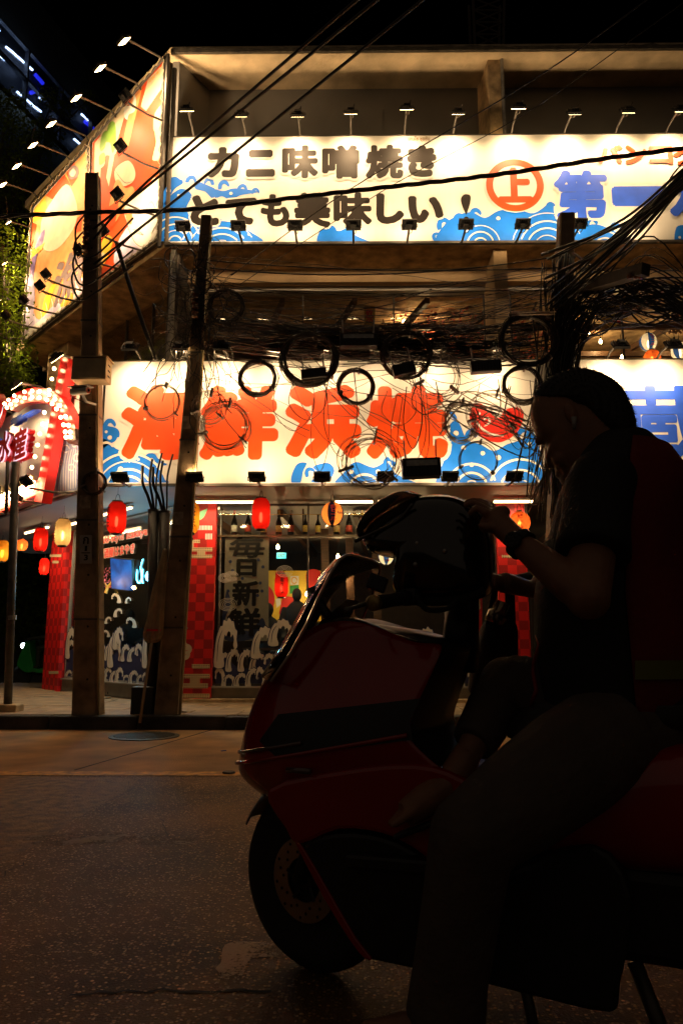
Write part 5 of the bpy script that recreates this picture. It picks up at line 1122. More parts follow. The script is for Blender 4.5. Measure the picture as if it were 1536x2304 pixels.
# down-lead strapped beside the corner
cable(px_curve([(262, 545, 8.7), (285, 620, 8.75), (312, 700, 8.8), (340, 780, 8.85), (352, 810, 8.9)]), .03, 'thick black down-lead slanting from the left pole towards the corner', None)
# fan from the right pole
rnd = random.Random(21)
for k in range(16):
    x0 = rnd.uniform(1215, 1300); y0 = rnd.uniform(560, 700); y1 = 385 + rnd.uniform(-25, 50); xm = (x0 + 1540) / 2; 
    cable(px_curve([(x0, y0, 8.55), (xm + rnd.uniform(-20, 20), (y0 + y1) / 2 + rnd.uniform(-5, 30), 7.9), (1530, y1, 7.2), (1660, y1 - 100, 6.8)]), rnd.choice([.009, .012, .016, .02]), 'black cable of the bundle fanning from the right pole to the right picture edge', 'cable fan at right')
for k in range(5):
    y0 = 585 + k * 17; cable(cat(at(462, y0, 8.8), at(1262, y0 - 10 + rnd.uniform(-20, 30), 8.7), rnd.uniform(.05, .2)), rnd.choice([.005, .007, .009]), f'{ORD[k]} from the top of the thin cables strung between leaning and right pole', 'cables between the poles')
for k in range(4):
    y0 = 470 + k * 36; cable(px_curve([(205, y0, 8.75), (172 - k * 3, y0 + 40, 8.6), (178, y0 + 95, 8.6), (215, y0 + 105 - k * 8, 8.7), (300, y0 + 20, 8.5)]), .012, f'{ORD[k]} from the top of the black slack loops on the left pole', 'slack loops on the left pole')
# tangles: uncountable
def tangle(name, label, gen, n, mat, seed):
    rn = random.Random(seed); m = MB()
    for k in range(n):
        pts, r = gen(rn, k); m.tube(pts, r, 4)
    o = put(m, name, mat, None, True); tag(o, label, 'cables', kind='stuff'); return o
def g_band(rn, k):   # messy band between the poles in front of the upper window
    x0 = rn.uniform(440, 640) if rn.random() < .6 else rn.uniform(640, 900); x1 = rn.uniform(960, 1270)
    return cat(at(x0, rn.gauss(755, 22), 8.75 + rn.uniform(-.1, .1)), at(x1, rn.gauss(760, 30), 8.75), rn.uniform(.0, .25), 16, .09, k * 1.7), rn.choice([.004, .005, .006, .009])
tangle('cable_tangle', 'dense tangle of black cables slung in front of the upper window', g_band, 130, cable_mat, 2)
def g_left(rn, k):   # around the leaning pole
    x, y = 448 + rn.uniform(-25, 20), rn.uniform(600, 800); p = [at(x, y, 8.75)]
    a = rn.uniform(0, 6.28)
    for s in range(6): p.append(p[-1] + Vector((math.cos(a) * .12, rn.uniform(-.04, .03), math.sin(a) * .16 - .04))); a += rn.uniform(-.9, .9)
    return [Vector(q) for q in smooth([tuple(q) for q in p], 4, False)], rn.choice([.004, .005, .007])
tangle('cable_tangle', 'nest of thin wires around the leaning pole', g_left, 90, cable_mat, 3)
def g_right(rn, k):  # heavy bundle sweeping from the right pole to the right
    y0 = 760 + rn.uniform(-60, 60); return px_curve([(1270 + rn.uniform(-25, 30), y0 + rn.uniform(0, 200), 8.6), (1290 + rn.uniform(-20, 30), y0 - 30, 8.5), (1370 + rn.uniform(-20, 20), 672 + rn.gauss(0, 34), 8.3), (1470, 664 + rn.gauss(0, 42), 8.0), (1620, 725 + rn.gauss(0, 55), 7.8)]), rn.choice([.004, .006, .008, .011])
tangle('cable_tangle', 'thick dark bundle of cables sweeping from the right pole to the right edge', g_right, 78, cable_mat, 5)
def g_drop(rn, k):   # vertical drops along the right pole
    x0 = 1262 + rn.gauss(0, 26); x1 = 1240 + rn.gauss(0, 26); y1 = rn.uniform(950, 1180)
    return cat(at(x0, rn.uniform(560, 760), 8.6), at(x1, y1, 8.62), 0, 14, .05, k * 2.3), rn.choice([.005, .006, .008, .011])
tangle('cable_tangle', 'cables running down along the right pole', g_drop, 75, cable_mat, 6)
def g_grey(rn, k):
    x0 = rn.uniform(1010, 1150); y0 = rn.uniform(880, 960)
    return px_curve([(x0 - 60, rn.uniform(880, 990), 8.5), (x0, y0, 8.45), (1180, y0 + 60 + rn.uniform(-30, 30), 8.4), (1230 + rn.uniform(-15, 25), 1000 + rn.uniform(-40, 60), 8.45), (1215 + rn.uniform(-30, 20), 1120 + rn.uniform(-20, 40), 8.5)]), rn.choice([.004, .006, .008])
tangle('cable_tangle', 'loose grey wires crossing the fish print towards the right pole', g_grey, 16, cable_grey, 8)
def g_thin(rn, k):   # thin slack wires over the orange characters
    x0 = rn.uniform(430, 1000); x1 = x0 + rn.uniform(60, 320)
    return cat(at(x0, rn.uniform(780, 900), 8.6), at(x1, rn.uniform(840, 1010), 8.55), rn.uniform(-.05, .3), 14, .03, k * 3.1), rn.choice([.003, .004, .005])
tangle('cable_tangle', 'thin slack wires hanging over the orange characters', g_thin, 22, cable_mat, 9)
def g_long(rn, k): return cat(at(rn.uniform(360, 470), rn.uniform(560, 900), 8.8), at(rn.uniform(1200, 1290), rn.uniform(600, 720), 8.7), rn.uniform(-.1, .5), 18, .03, k), .004
tangle('cable_tangle', 'long thin wires strung across the upper window', g_long, 26, cable_mat, 10)
def g_loop(rn, k):
    x, y = rn.uniform(620, 1150), rn.uniform(840, 900); wd = rn.uniform(30, 80); h = rn.uniform(60, 190)
    return px_curve([(x, y, 8.55), (x - wd * .2, y + h * .6, 8.5), (x + wd * .4, y + h, 8.5), (x + wd, y + h * .6, 8.5), (x + wd * .9, y - 10, 8.55)]), rn.choice([.005, .006, .008])
tangle('cable_tangle', 'hanging loops of black cable over the orange characters and fish', g_loop, 12, cable_mat, 12)
coil_brown = M('coil_black', (.045, .032, .022), .32, var=.5, scale=20)
# coils: each one a thing
def coil(cx, cy, rp, Y, loops, r, label, mat=cable_mat, sq=1.0, jit=.085, seed=1):
    rn = random.Random(seed); rad = rp * Y * 1.02 / FPX; o = at(cx, cy, Y); ob = thing('cable_coil', label, 'cable coil', tuple(o - Vector((0, 0, rad * sq))), 'coiled spare cables'); mbs = MB()
    for k in range(loops):
        rr = rad * (1 + rn.uniform(-jit, jit)); ox, oz, oy = rn.gauss(0, jit * .4) * rad, rn.gauss(-jit * .2, jit * .4) * rad, rn.uniform(-.035, .035); e = rn.uniform(-jit, jit) * .6; ph = rn.uniform(0, 6.28)
        pts = []
        for i in range(29):
            a = 2 * math.pi * i / 28; pts.append(o + Vector((math.cos(a) * rr * (1 + e * math.cos(a * 2 + ph)) + ox, oy + (.02 * math.sin(a + ph)) + (math.sin(a) * rr * .9 * math.sqrt(max(0, 1 - sq * sq)) if sq < .9 else 0), math.sin(a) * rr * sq * (1 - e * math.cos(a * 2 + ph)) + oz)))
        mbs.tube(pts, r * rn.uniform(.5, .85), 5, cap=False)
    put(mbs, 'windings', coil_brown if mat is cable_mat else mat, ob, True)
    for a in (80, 200, 320):
        p = o + Vector((math.cos(R(a)) * rad, 0, math.sin(R(a)) * rad * sq)); d = Vector((math.cos(R(a)), 0, math.sin(R(a)) * sq)).normalized(); w_ = rad * jit * 1.2 + r * 2
        put(MB().bar(p - d * w_, p + d * w_, .02, .075, up=(0, 1, 0)), 'tie', M('tie_grey', (.2, .17, .14), .6), ob)
    return ob
for k, a in enumerate(((508, 690, 40, 8.7, 12, .008, 'black cable coil high on the leaning pole'), (696, 808, 62, 8.6, 22, .009, 'largest black cable coil, left of the centre above the banner'), (580, 850, 41, 8.6, 20, .008, 'thick black cable coil left of the largest coil'), (801, 870, 40, 8.6, 14, .008, 'medium black cable coil below the two large coils'), (914, 798, 54, 8.6, 20, .009, 'large black cable coil right of the centre'),
        (1186, 764, 62, 8.55, 24, .010, 'large black cable coil left of the right pole'), (1174, 866, 42, 8.55, 18, .009, 'black cable coil just left of the rider\'s head'), (507, 957, 54, 8.5, 9, .007, 'loose grey cable coil over the second orange character', cable_grey, 1.0, .14), (366, 905, 40, 8.6, 6, .006, 'thin wire coil over the first orange character', cable_grey, 1.05, .08),
        (834, 1036, 60, 8.5, 13, .006, 'loose cable coil hanging below the third orange character', cable_grey, .95, .22), (1036, 948, 36, 8.5, 12, .006, 'narrow cable coil between the last character and the fish', cable_grey, 1.3, .16), (1075, 1036, 42, 8.45, 4, .006, 'thin cable ring over the blue waves below the fish', cable_grey, 1.05, .06), (985, 845, 48, 8.55, 8, .005, 'loose thin coil right of the large coil over the banner top', cable_mat, 1.1, .2), (212, 1086, 26, 8.7, 6, .011, 'small black cable coil hung on the left concrete pole'), (1195, 706, 50, 8.5, 9, .008, 'flattened cable coil seen edge-on beside the right pole', cable_grey, .38, .06), (1110, 930, 55, 8.45, 4, .007, 'wide loose cable ring around the fish print', cable_grey, .9, .1), (470, 915, 34, 8.55, 6, .006, 'small loose wire coil right of the leaning pole', cable_grey, 1.0, .2))): coil(*a, **({'seed': k + 31} if True else {}))
# splice closures
def closure(cx, cy, wpx, hpx, Y, rot, label, kind=0):
    c = at(cx, cy, Y); W, H = wpx * Y / FPX, hpx * Y / FPX; t = thing('splice_box', label, 'splice box', tuple(c - Vector((0, 0, H / 2))), 'cable splice boxes'); rm = Matrix.Rotation(R(rot), 3, 'Y')
    put(MB().box(c, (W, H * .8, H), rm), 'case', black_metal, t, bevel=.012)
    for i in range(9): put(MB().box(c + rm @ Vector(((i - 4) * W / 10, -H * .41, -H * .1)), (W * .04, .012, H * .6), rm), 'rib', black_metal, t)
    if kind: put(MB().box(c + rm @ Vector((0, -H * .4 - .01, H * .2)), (W * .8, .006, H * .3), rm), 'plate', galv, t)
    for s in (-1, 1): put(MB().tube([c + rm @ Vector((s * W * .4, 0, H * .4)), c + rm @ Vector((s * W * .42, 0, H * 1.1 + .1))], .01, 5), 'hanger', galv, t)
closure(806, 768, 90, 32, 8.6, 0, 'ribbed black splice box between the two large coils', 1); closure(706, 842, 60, 24, 8.55, -6, 'splice box inside the largest coil'); closure(908, 832, 54, 28, 8.55, -14, 'splice box inside the coil right of the centre'); closure(1092, 826, 72, 28, 8.55, -4, 'black splice box below the blossom window near the column'); closure(947, 1054, 88, 44, 8.45, -2, 'ribbed black splice box hanging below the fourth orange character', 1)

# ================================================================== TREES AND FAR THINGS
leaf_g = papermat('leaf_green', (.105, .155, .012), .5); bark = M('bark', (.05, .035, .022), .9, var=.4)
def tree(name, label, base, clumps, seed, mat=leaf_g, leaf=.075, per=260):
    rn = random.Random(seed); t = thing(name, label, 'tree', tuple(base)); br = MB(); lf = MB()
    top = Vector((base.x + .1, base.y, max(c[0].z for c in clumps) - .8))
    mid = base.lerp(top, .45); br.tube([base, base.lerp(top, .2) + Vector((.05, 0, 0)), mid, base.lerp(top, .75) + Vector((-.08, 0, 0)), top], [.16, .13, .1, .07, .03], 9)
    for c, r in clumps:
        s = mid.lerp(top, max(0, min(1, (c.z - mid.z) / max(.1, top.z - mid.z) - .35))); k = (s + c) / 2 + Vector((rn.uniform(-.2, .2), 0, -.1)); br.tube([s, k, c], [.04, .025, .01], 6)
        for q in range(5): e = c + Vector((rn.gauss(0, r * .6), rn.gauss(0, r * .5), rn.gauss(0, r * .5))); br.tube([c, (c + e) / 2 + Vector((0, 0, .05)), e], [.012, .008, .004], 4)
        for q in range(int(per * r * r / .2)):
            u = Vector((rn.gauss(0, 1), rn.gauss(0, 1), rn.gauss(0, 1))); u = u.normalized() * r * (rn.random() ** .45); u.z *= .8
            p = c + u; s_ = leaf * rn.uniform(.6, 1.2); d = (Vector((rn.gauss(0, 1), rn.gauss(0, 1), rn.gauss(-.7, .6)))).normalized(); n_ = d.orthogonal().normalized(); n_ = Matrix.Rotation(rn.uniform(0, 6.28), 3, d) @ n_; w_ = d.cross(n_) * s_ * .32
            lf.add([p, p + d * s_ * .5 + w_ + n_ * s_ * .06, p + d * s_ * 1.1, p + d * s_ * .5 - w_ + n_ * s_ * .06], [(0, 1, 2, 3)])
    put(br, 'trunk', bark, t, True); put(lf, 'crown', mat, t); return t
def C_(px, py, Y, r): return (at(px, py, Y), r)
b = at(-70, 1500, 13.5); b.z = .12
tree('street_tree', 'lit green leafy tree at the left picture edge beside the picture banners', b, [C_(8, 560, 13.0, 0.63), C_(25, 620, 13.3, 0.57), C_(10, 690, 12.9, 0.63), C_(-5, 760, 12.9, 0.69), C_(25, 800, 13.3, 0.52), C_(10, 850, 13.0, 0.57), C_(-20, 650, 12.5, 0.69), C_(30, 730, 13.7, 0.46), C_(-30, 840, 12.7, 0.69), C_(20, 520, 13.5, 0.46), C_(45, 840, 13.9, 0.40)], 5)
b = at(-110, 1500, 15.5); b.z = .12
tree('street_tree', 'dark leafy tree in front of the far glass building at upper left', b, [C_(20, 270, 14.6, .55), C_(70, 300, 14.8, .5), C_(120, 225, 15, .35), C_(60, 350, 14.6, .55), C_(15, 400, 14.4, .6), C_(30, 450, 14.5, .5), C_(140, 250, 15.2, .3), C_(100, 330, 15, .4), C_(-30, 330, 14.5, .7), C_(-20, 240, 14.4, .6), C_(200, 222, 15.4, .3), C_(40, 230, 15, .35), C_(110, 290, 15, .35)], 6)
b = at(90, 1470, 24); b.z = -.02
tree('street_tree', 'dark roadside trees across the side street at far left', b, [C_(20, 1290, 24, 1.2), C_(70, 1320, 24, 1.2), C_(110, 1290, 24, 1.0), C_(30, 1380, 23.5, 1.2), C_(95, 1390, 23.5, 1.1), C_(-20, 1330, 24, 1.3), C_(60, 1420, 23.5, .9)], 8, leaf=.2, per=60)
o = put(MB().bb((-40, 27, -.02), (2, 27.3, 2.6)), 'street_wall', M('far_wall', (.05, .045, .04), .9, var=.4)); tag(o, 'dark boundary wall across the side street', 'wall')
# glass building with strip lights, receding
A0 = at(-200, 100, 26); dirv = Vector((.287, 1, 0)).normalized(); FB = Frame((A0.x, 26, 0), dirv, (dirv.y, -dirv.x, 0)); fb = thing('glass_building', 'dark glass building with white strip lights at upper left', 'building', (A0.x, 26, 0))
W0, W1 = -4.0, 46.0
zb0, zb1 = FB.hit(0, 190)[1], FB.hit(0, 40)[1]
put(MB().prism([FB.P(W0, 0, -.6), FB.P(W1, 0, -.6), FB.P(W1, zb1 + 4, -.6), FB.P(W0, zb1 + 4, -.6)], FB.n * -8), 'wall', M('far_dark', (.006, .006, .009), .8), fb)
gl = put(MB().prism([FB.P(W0, zb0, 0), FB.P(W1, zb0, 0), FB.P(W1, zb1, 0), FB.P(W0, zb1, 0)], FB.n * -.03), 'window', glassmat('far_glass', (.6, .62, .75), .4), fb)
for z in (zb0, (zb0 + zb1) / 2, zb1): put(MB().prism([FB.P(W0, z - .06, .05), FB.P(W1, z - .06, .05), FB.P(W1, z + .06, .05), FB.P(W0, z + .06, .05)], FB.n * -.2), 'rail', M('mullion_grey', (.06, .06, .07), .5), fb)
for k in range(20):
    l = W0 + k * 2.6; put(MB().prism([FB.P(l, zb0, .06), FB.P(l + .1, zb0, .06), FB.P(l + .1, zb1, .06), FB.P(l, zb1, .06)], FB.n * -.25), 'mullion', MC['mullion_grey'], fb)
strip_on = M('strip_lit', (.8, .8, .8), .4, emit=(.62, .86, 1.0), es=9.0); strip_blue = M('strip_blue', (.1, .1, .5), .4, emit=(.03, .04, 1.0), es=1.2)
for (x0, y0, x1, y1) in ((0, 51, 14, 66), (0, 110, 14, 122), (17, 124, 40, 144), (43, 148, 61, 163), (28, 102, 44, 115), (46, 117, 68, 137), (70, 139, 87, 154), (53, 203, 63, 212), (66, 214, 88, 234), (90, 236, 106, 248), (102, 216, 107, 220), (138, 248, 152, 259), (196, 254, 211, 267), (180, 310, 195, 323)):
    put(MB().tube([FB.pp(x0, y0, -.35), FB.pp(x1, y1, -.35)], .05, 6), 'strip_light', strip_on, fb)
for (x0, y0, x1, y1) in ((95, 164, 112, 184), (85, 205, 100, 200), (205, 270, 226, 288)): put(MB().tube([FB.pp(x0, y0, -.4), FB.pp(x1, y1, -.4)], .1, 6), 'strip_light', strip_blue, fb)
# lattice mast on the roof
p = [at(1068, 105, 14), at(1128, 105, 14)]; q_ = [at(1062, -30, 14), at(1134, -30, 14)]; t = thing('lattice_mast', 'dim steel lattice mast on the roof at top right of the centre', 'mast', tuple(p[0])); rs = M('mast_steel', (.05, .035, .025), .8)
m = MB()
for y in (0, .5):
    for a, b in zip(p, q_): m.bar(a + Vector((0, y, -.6)), b + Vector((0, y, 0)), .05, .05)
put(m, 'legs', rs, t); m = MB()
for k in range(5):
    f, g = k / 5, (k + 1) / 5; m.bar(p[0].lerp(q_[0], f), p[1].lerp(q_[1], g), .03, .03); m.bar(p[1].lerp(q_[1], f), p[0].lerp(q_[0], g), .03, .03); m.bar(p[0].lerp(q_[0], f), p[1].lerp(q_[1], f), .03, .03)
put(m, 'bracing', rs, t)
# green scooter with rider on the side street
g0 = at(104, 1500, 17.4); g0.z = 0; t = thing('green_scooter', 'bright green scooter with lit headlight on the side street at left', 'scooter', tuple(g0)); gp = M('green_paint', (.01, .28, .05), .3, coat=.5); X = -1
for s, nm in ((-.55, 0), (.55, 1)):
    c = g0 + Vector((s, 0, .24)); mm = Matrix.Rotation(R(90), 3, 'X'); wh = put(MB().lathe([(.15, -.05), (.23, -.045), (.24, 0), (.23, .045), (.15, .05)], 20, c, mm), 'wheel', M('tyre_far', (.012, .012, .012), .7), t, True); put(MB().lathe([(.001, -.03), (.15, -.035), (.15, .035), (.001, .03)], 16, c, mm), 'rim', M('rim_far', (.12, .12, .12), .4, .7), wh)
def side(pts, wd, name, mat, par=t): return put(MB().prism([g0 + Vector((x, -wd / 2, z)) for x, z in smooth(pts, 4)], (0, wd, 0)), name, mat, par, bevel=.03)
side([(-.60, .55), (-.45, 1.0), (-.36, 1.05), (-.32, .8), (-.22, .38), (-.38, .32), (-.55, .42)], .34, 'front_shield', gp); side([(-.28, .34), (.1, .30), (.2, .40), (.6, .62), (.75, .70), (.62, .78), (.1, .72), (-.02, .42), (-.26, .42)], .32, 'body', gp); side([(.0, .76), (.6, .80), (.68, .84), (.4, .88), (.02, .84)], .28, 'seat', black_metal)
put(MB().ball(g0 + Vector((-.56, 0, .92)), (.05, .1, .06), 10, 8), 'headlight', M('headlamp_lit', (.8, .9, 1), .3, emit=(.75, .9, 1.0), es=16.0), t, True); put(MB().tube([g0 + Vector((-.4, -.32, 1.06)), g0 + Vector((-.42, 0, 1.02)), g0 + Vector((-.4, .32, 1.06))], .02, 8), 'handlebar', black_metal, t)
b = MB(); y = g0 + Vector((.22, 0, 0))
b.ball(y + Vector((-.02, 0, 1.58)), (.13, .12, .14), 12, 9); b.tube([y + Vector((0, 0, 1.5)), y + Vector((.03, 0, 1.4))], .06, 8); b.ball(y + Vector((.06, 0, 1.18)), (.14, .2, .28), 12, 9); b.ball(y + Vector((.1, 0, .95)), (.17, .18, .14), 10, 8)
for s in (-1, 1): b.tube([y + Vector((.04, s * .2, 1.34)), y + Vector((-.2, s * .26, 1.12)), y + Vector((-.58, s * .3, 1.06))], [.06, .048, .04], 8); b.tube([y + Vector((.08, s * .1, .92)), y + Vector((-.36, s * .14, .86)), y + Vector((-.36, s * .12, .45)), y + Vector((-.48, s * .12, .42))], [.09, .07, .05, .045], 8)
o = put(b, 'person', M('rider_far', (.02, .03, .022), .8), None, True); rm = o.modifiers.new('remesh', 'REMESH'); rm.mode = 'VOXEL'; rm.voxel_size = .025; rm.use_smooth_shade = True; bake(o); tag(o, 'rider in dark clothes and helmet on the green scooter', 'person')
# ================================================================== FOREGROUND SCOOTER
PHI = R(24); STEER = R(12)
F0 = atz(712, 2180, 0); F0.z = 0
fw = Vector((-math.cos(PHI), math.sin(PHI), 0)); lf_ = Vector((-math.sin(PHI), -math.cos(PHI), 0)); UPV = Vector((0, 0, 1))
def G(u, v, w_): return F0 + fw * u + lf_ * v + UPV * w_
def SU(px, py, v=0.0):
    d = ray(px, py); o = F0 + lf_ * v; t = (o - CP).dot(lf_) / d.dot(lf_); p = CP + d * t - F0; return (p.dot(fw), p.z)
def so(pts, v=0.0, k=4, closed=True): return smooth([SU(x, y, v) for x, y in pts], k, closed)
def pillow(mb, out, v0, hw, rings=7, p=2.3, frame=None, c=None, smin=.04):
    fn = frame or G; n = len(out); cx, cz = c or (sum(q[0] for q in out) / n, sum(q[1] for q in out) / n); rs = []
    ang = [math.pi / 2 * i / rings for i in range(rings)]
    ss = [1 - (1 - smin) * (1 - math.cos(a)) for a in ang] + [smin]
    seq = [(s, 1) for s in reversed(ss)] + [(s, -1) for s in ss[1:]]
    for s, sg_ in seq:
        v = hw * (1 - s ** p) ** (1 / p) * sg_ if s < 1 else 0
        rs.append([fn(cx + (a - cx) * s, v0 + v, cz + (b - cz) * s) for a, b in out])
    return mb.loft(rs)
sco = thing('maxi_scooter', 'dark red maxi scooter with clear windshield standing in the foreground', 'scooter', tuple(F0))
red_paint = M('scooter_red', (.34, .006, .008), .22, var=.12, coat=1.0, scale=3); blk_plastic = M('scooter_black', (.012, .011, .011), .42, var=.3, scale=30, bump=.05, bscale=300); seat_vinyl = M('seat_vinyl', (.02, .017, .016), .55, bump=.15, bscale=200)
grey_pl = M('scooter_grey', (.30, .22, .18), .45, var=.25, scale=8, bump=.06, bscale=250)
rows = [((636, 1472), (990, 1446), .160, .085), ((606, 1515), (992, 1462), .175, .045), ((580, 1562), (984, 1490), .188, .02), ((562, 1612), (962, 1545), .202, .01), ((550, 1665), (938, 1600), .212, 0), ((543, 1706), (925, 1640), .222, 0), ((541, 1726), (930, 1660), .222, 0), ((548, 1748), (955, 1690), .210, 0), ((572, 1770), (985, 1722), .195, 0), ((600, 1792), (1020, 1750), .185, 0)]
def ringrow(row, off=0.0, t0=0.0, n=18, both=True):
    (fx_, fy_), (rx_, ry_), hw, bump = row; uf, wf = SU(fx_, fy_, 0); ur, wr = SU(rx_, ry_, .18); pts = []
    ts = [t0 + (1 - t0) * (i / n) ** 1.5 for i in range(n + 1)]
    def P(t, s):
        v = (hw * (1 - (1 - t) ** 2.4) ** (1 / 1.75) if t > 0 else 0) + off * min(1, t * 4); return G(uf + (ur - uf) * t + off * (1 - t), s * v, wf + (wr - wf) * t + bump * math.sin(math.pi * min(1, t * 1.15)))
    near = [P(t, 1) for t in reversed(ts)]
    return near + [P(t, -1) for t in (ts if t0 > 0 else ts[1:])] if both else near
m = MB(); m.loft([ringrow(r) for r in rows], cap=False, closed=False); o = put(m, 'front_fairing', red_paint, sco); autosmooth(o, 50); o.modifiers.new('subsurf', 'SUBSURF').levels = 1; o.modifiers[-1].render_levels = 1; sdm = o.modifiers.new('shell', 'SOLIDIFY'); sdm.thickness = .006; sdm.offset = -1; bake(o)
# raised crease rail across the nose and black flank inset
m = MB(); rr = ringrow(((541, 1714), (928, 1650), .223, 0), .004, 0, 22); m.tube(rr, .006, 6); put(m, 'crease_rail', red_paint, sco, True)
m = MB(); a = [ringrow(((562, 1612), (952, 1570), .202, .0), .006, .30, 14, False), ringrow(((550, 1668), (932, 1620), .213, 0), .006, .22, 14, False), ringrow(((545, 1705), (940, 1660), .220, 0), .005, .34, 14, False)]
m.loft(a, cap=False, closed=False); o = put(m, 'flank_panel', blk_plastic, sco, True)
# dash cover and inner leg shield
m = MB(); top = ringrow(rows[0]); c = sum(top, Vector()) / len(top); m.loft([top, [c + (p - c) * .6 + Vector((0, 0, .03)) for p in top], [c + (p - c) * .1 + Vector((0, 0, .045)) for p in top]], cap=True, closed=True); put(m, 'dash_cover', blk_plastic, sco, True)
m = MB(); sh_l = [[ringrow(r)[0] for r in rows], [ringrow(r)[-1] for r in rows]]
mid = [(a + b) / 2 + fw * -.03 for a, b in zip(*sh_l)]; m.loft([sh_l[0], mid, sh_l[1]], cap=False, closed=False); put(m, 'leg_shield', blk_plastic, sco, True)
# headlamp slit
m = MB(); m.tube(ringrow(((546, 1690), (926, 1628), .219, 0), .004, 0, 16)[6:24], .006, 6); put(m, 'headlamp', M('lamp_plastic', (.10, .05, .05), .06, coat=1.0), sco, True)
m = MB(); m.tube([G(*x) for x in [(SU(648, 1731, .21)[0], .215, SU(648, 1731, .21)[1]), (SU(700, 1735, .22)[0], .224, SU(700, 1735, .22)[1])]], .009, 6); put(m, 'indicator', MC['lamp_plastic'], sco, True)
# windshield: convex clear sheet
scr = glassmat('screen_clear', (.90, .86, .84), 1.0, .04, .035, (.42, .34, .30))
m = MB(); rws = []; prof = [((602, 1516), .180, .20), ((640, 1460), .190, .19), ((676, 1398), .195, .18), ((708, 1338), .192, .17), ((738, 1292), .182, .16), ((764, 1264), .165, .15), ((788, 1250), .135, .14), ((804, 1244), .08, .14)]
for (x, y), hw, bow in prof:
    uc, wc = SU(x, y, 0); rws.append([G(uc - bow * (hw * s) ** 2 * 18, hw * s, wc - .015 * s * s) for s in [i / 8 - 1 for i in range(17)]])
m.loft(rws, cap=False, closed=False); o = put(m, 'windshield', scr, sco, True); o.modifiers.new('shell', 'SOLIDIFY').thickness = .004; bake(o)
m = MB(); m.tube([r[-1] for r in rws] + [r[0] for r in reversed(rws)], .0045, 6); put(m, 'windshield_edge', M('screen_edge', (.5, .4, .36), .12, coat=1.0), sco, True)
m = MB(); m.loft([[rws[1][i] + UPV * -.02 - fw * .05 for i in (3, 5, 7, 8, 9, 11, 13)], [rws[2][i] + UPV * .0 - fw * .09 for i in (4, 6, 7, 8, 9, 10, 12)], [rws[3][i] + UPV * -.02 - fw * .13 for i in (6, 7, 7, 8, 9, 9, 10)]], cap=False, closed=False); put(m, 'instrument_hood', grey_pl, sco, True)
put(MB().tube([SUp for SUp in [G(*(SU(740, 1388, .16)[0], .16, SU(740, 1388, .16)[1])), G(*(SU(700, 1330, .12)[0], .12, SU(700, 1330, .12)[1])), G(*(SU(770, 1300, .0)[0], .0, SU(770, 1300, 0)[1]))]], .014, 8), 'screen_bracket', blk_plastic, sco, True)
# handlebar, grips, lever, phone holder
Hn, Hf = at(846, 1356, 1.97), at(1188, 1300, 2.62); hd = (Hf - Hn).normalized(); mid = (Hn + Hf) / 2
put(MB().tube([Hn + hd * .12, mid + Vector((0, 0, -.02)), Hf - hd * .12], .016, 10), 'handlebar', dark_steel, sco, True)
rub = M('grip_rubber', (.014, .013, .012), .7, bump=.5, bscale=260)
for e, s in ((Hn, 1), (Hf, -1)):
    put(MB().tube([e + hd * s * q for q in (0, .004, .012, .06, .12, .128)], [.014, .021, .0195, .018, .0195, .023], 14), 'grip', rub, sco, True)
    put(MB().tube([e - hd * s * .022, e - hd * s * .018, e - hd * s * .001], [.012, .021, .021], 14), 'bar_weight', M('brass_weight', (.34, .24, .09), .4, .8, var=.4, scale=30), sco, True)
    put(MB().box(e + hd * s * .165, (.06, .06, .05), Matrix.Rotation(math.atan2(hd.y, hd.x), 3, 'Z')), 'switch_pod', blk_plastic, sco, bevel=.012)
    fwd = Vector((-hd.y, hd.x, 0)); k = e + hd * s * .15 + fwd * .05
    put(MB().tube([k, e + hd * s * .09 + fwd * .075, e + fwd * .085 + Vector((0, 0, -.012)), e - hd * s * .03 + fwd * .08 + Vector((0, 0, -.016))], [.009, .007, .006, .010], 8), 'brake_lever', dark_steel, sco, True)
put(MB().tube([mid + Vector((0, 0, .0)), mid + fw * .02 + Vector((0, 0, -.25))], [.05, .06], 12), 'steering_stem', blk_plastic, sco, True)
c = at(848, 1312, 2.12); put(MB().box(c, (.055, .03, .045), Matrix.Rotation(R(20), 3, 'Y')), 'switch_cover', blk_plastic, sco, bevel=.006)
# tunnel and floor
m = MB(); tun = [((905, 1592), .10, .05), ((935, 1630), .10, .07), ((985, 1672), .095, .08), ((1036, 1712), .09, .09), ((1100, 1745), .1, .1)]
m.loft([[G(SU(x, y, 0)[0], hw * s, SU(x, y, 0)[1] - dp * abs(s) ** 3 * 1.6) for s in [i / 6 - 1 for i in range(13)]] for (x, y), hw, dp in tun], cap=False, closed=False); put(m, 'centre_tunnel', grey_pl, sco, True)
m = MB(); q = [SU(x, y, 0) for x, y in ((985, 1672), (1010, 1692), (1034, 1710), (1060, 1728))]; m.loft([[G(u, .06 * s, w_ + .006 - .02 * abs(s) ** 3) for s in (-1, -.5, 0, .5, 1)] for u, w_ in q], cap=False, closed=False); put(m, 'fuel_lid', M('lid_grey', (.36, .26, .2), .3, var=.15, coat=.3), sco, True)
fl_u0, fl_w = SU(870, 1745, .2); 
put(MB().prism([G(-.20, .24, .40), G(-.62, .25, .42), G(-.62, -.25, .42), G(-.20, -.24, .40)], (0, 0, -.04)), 'floorboard', blk_plastic, sco, bevel=.01)
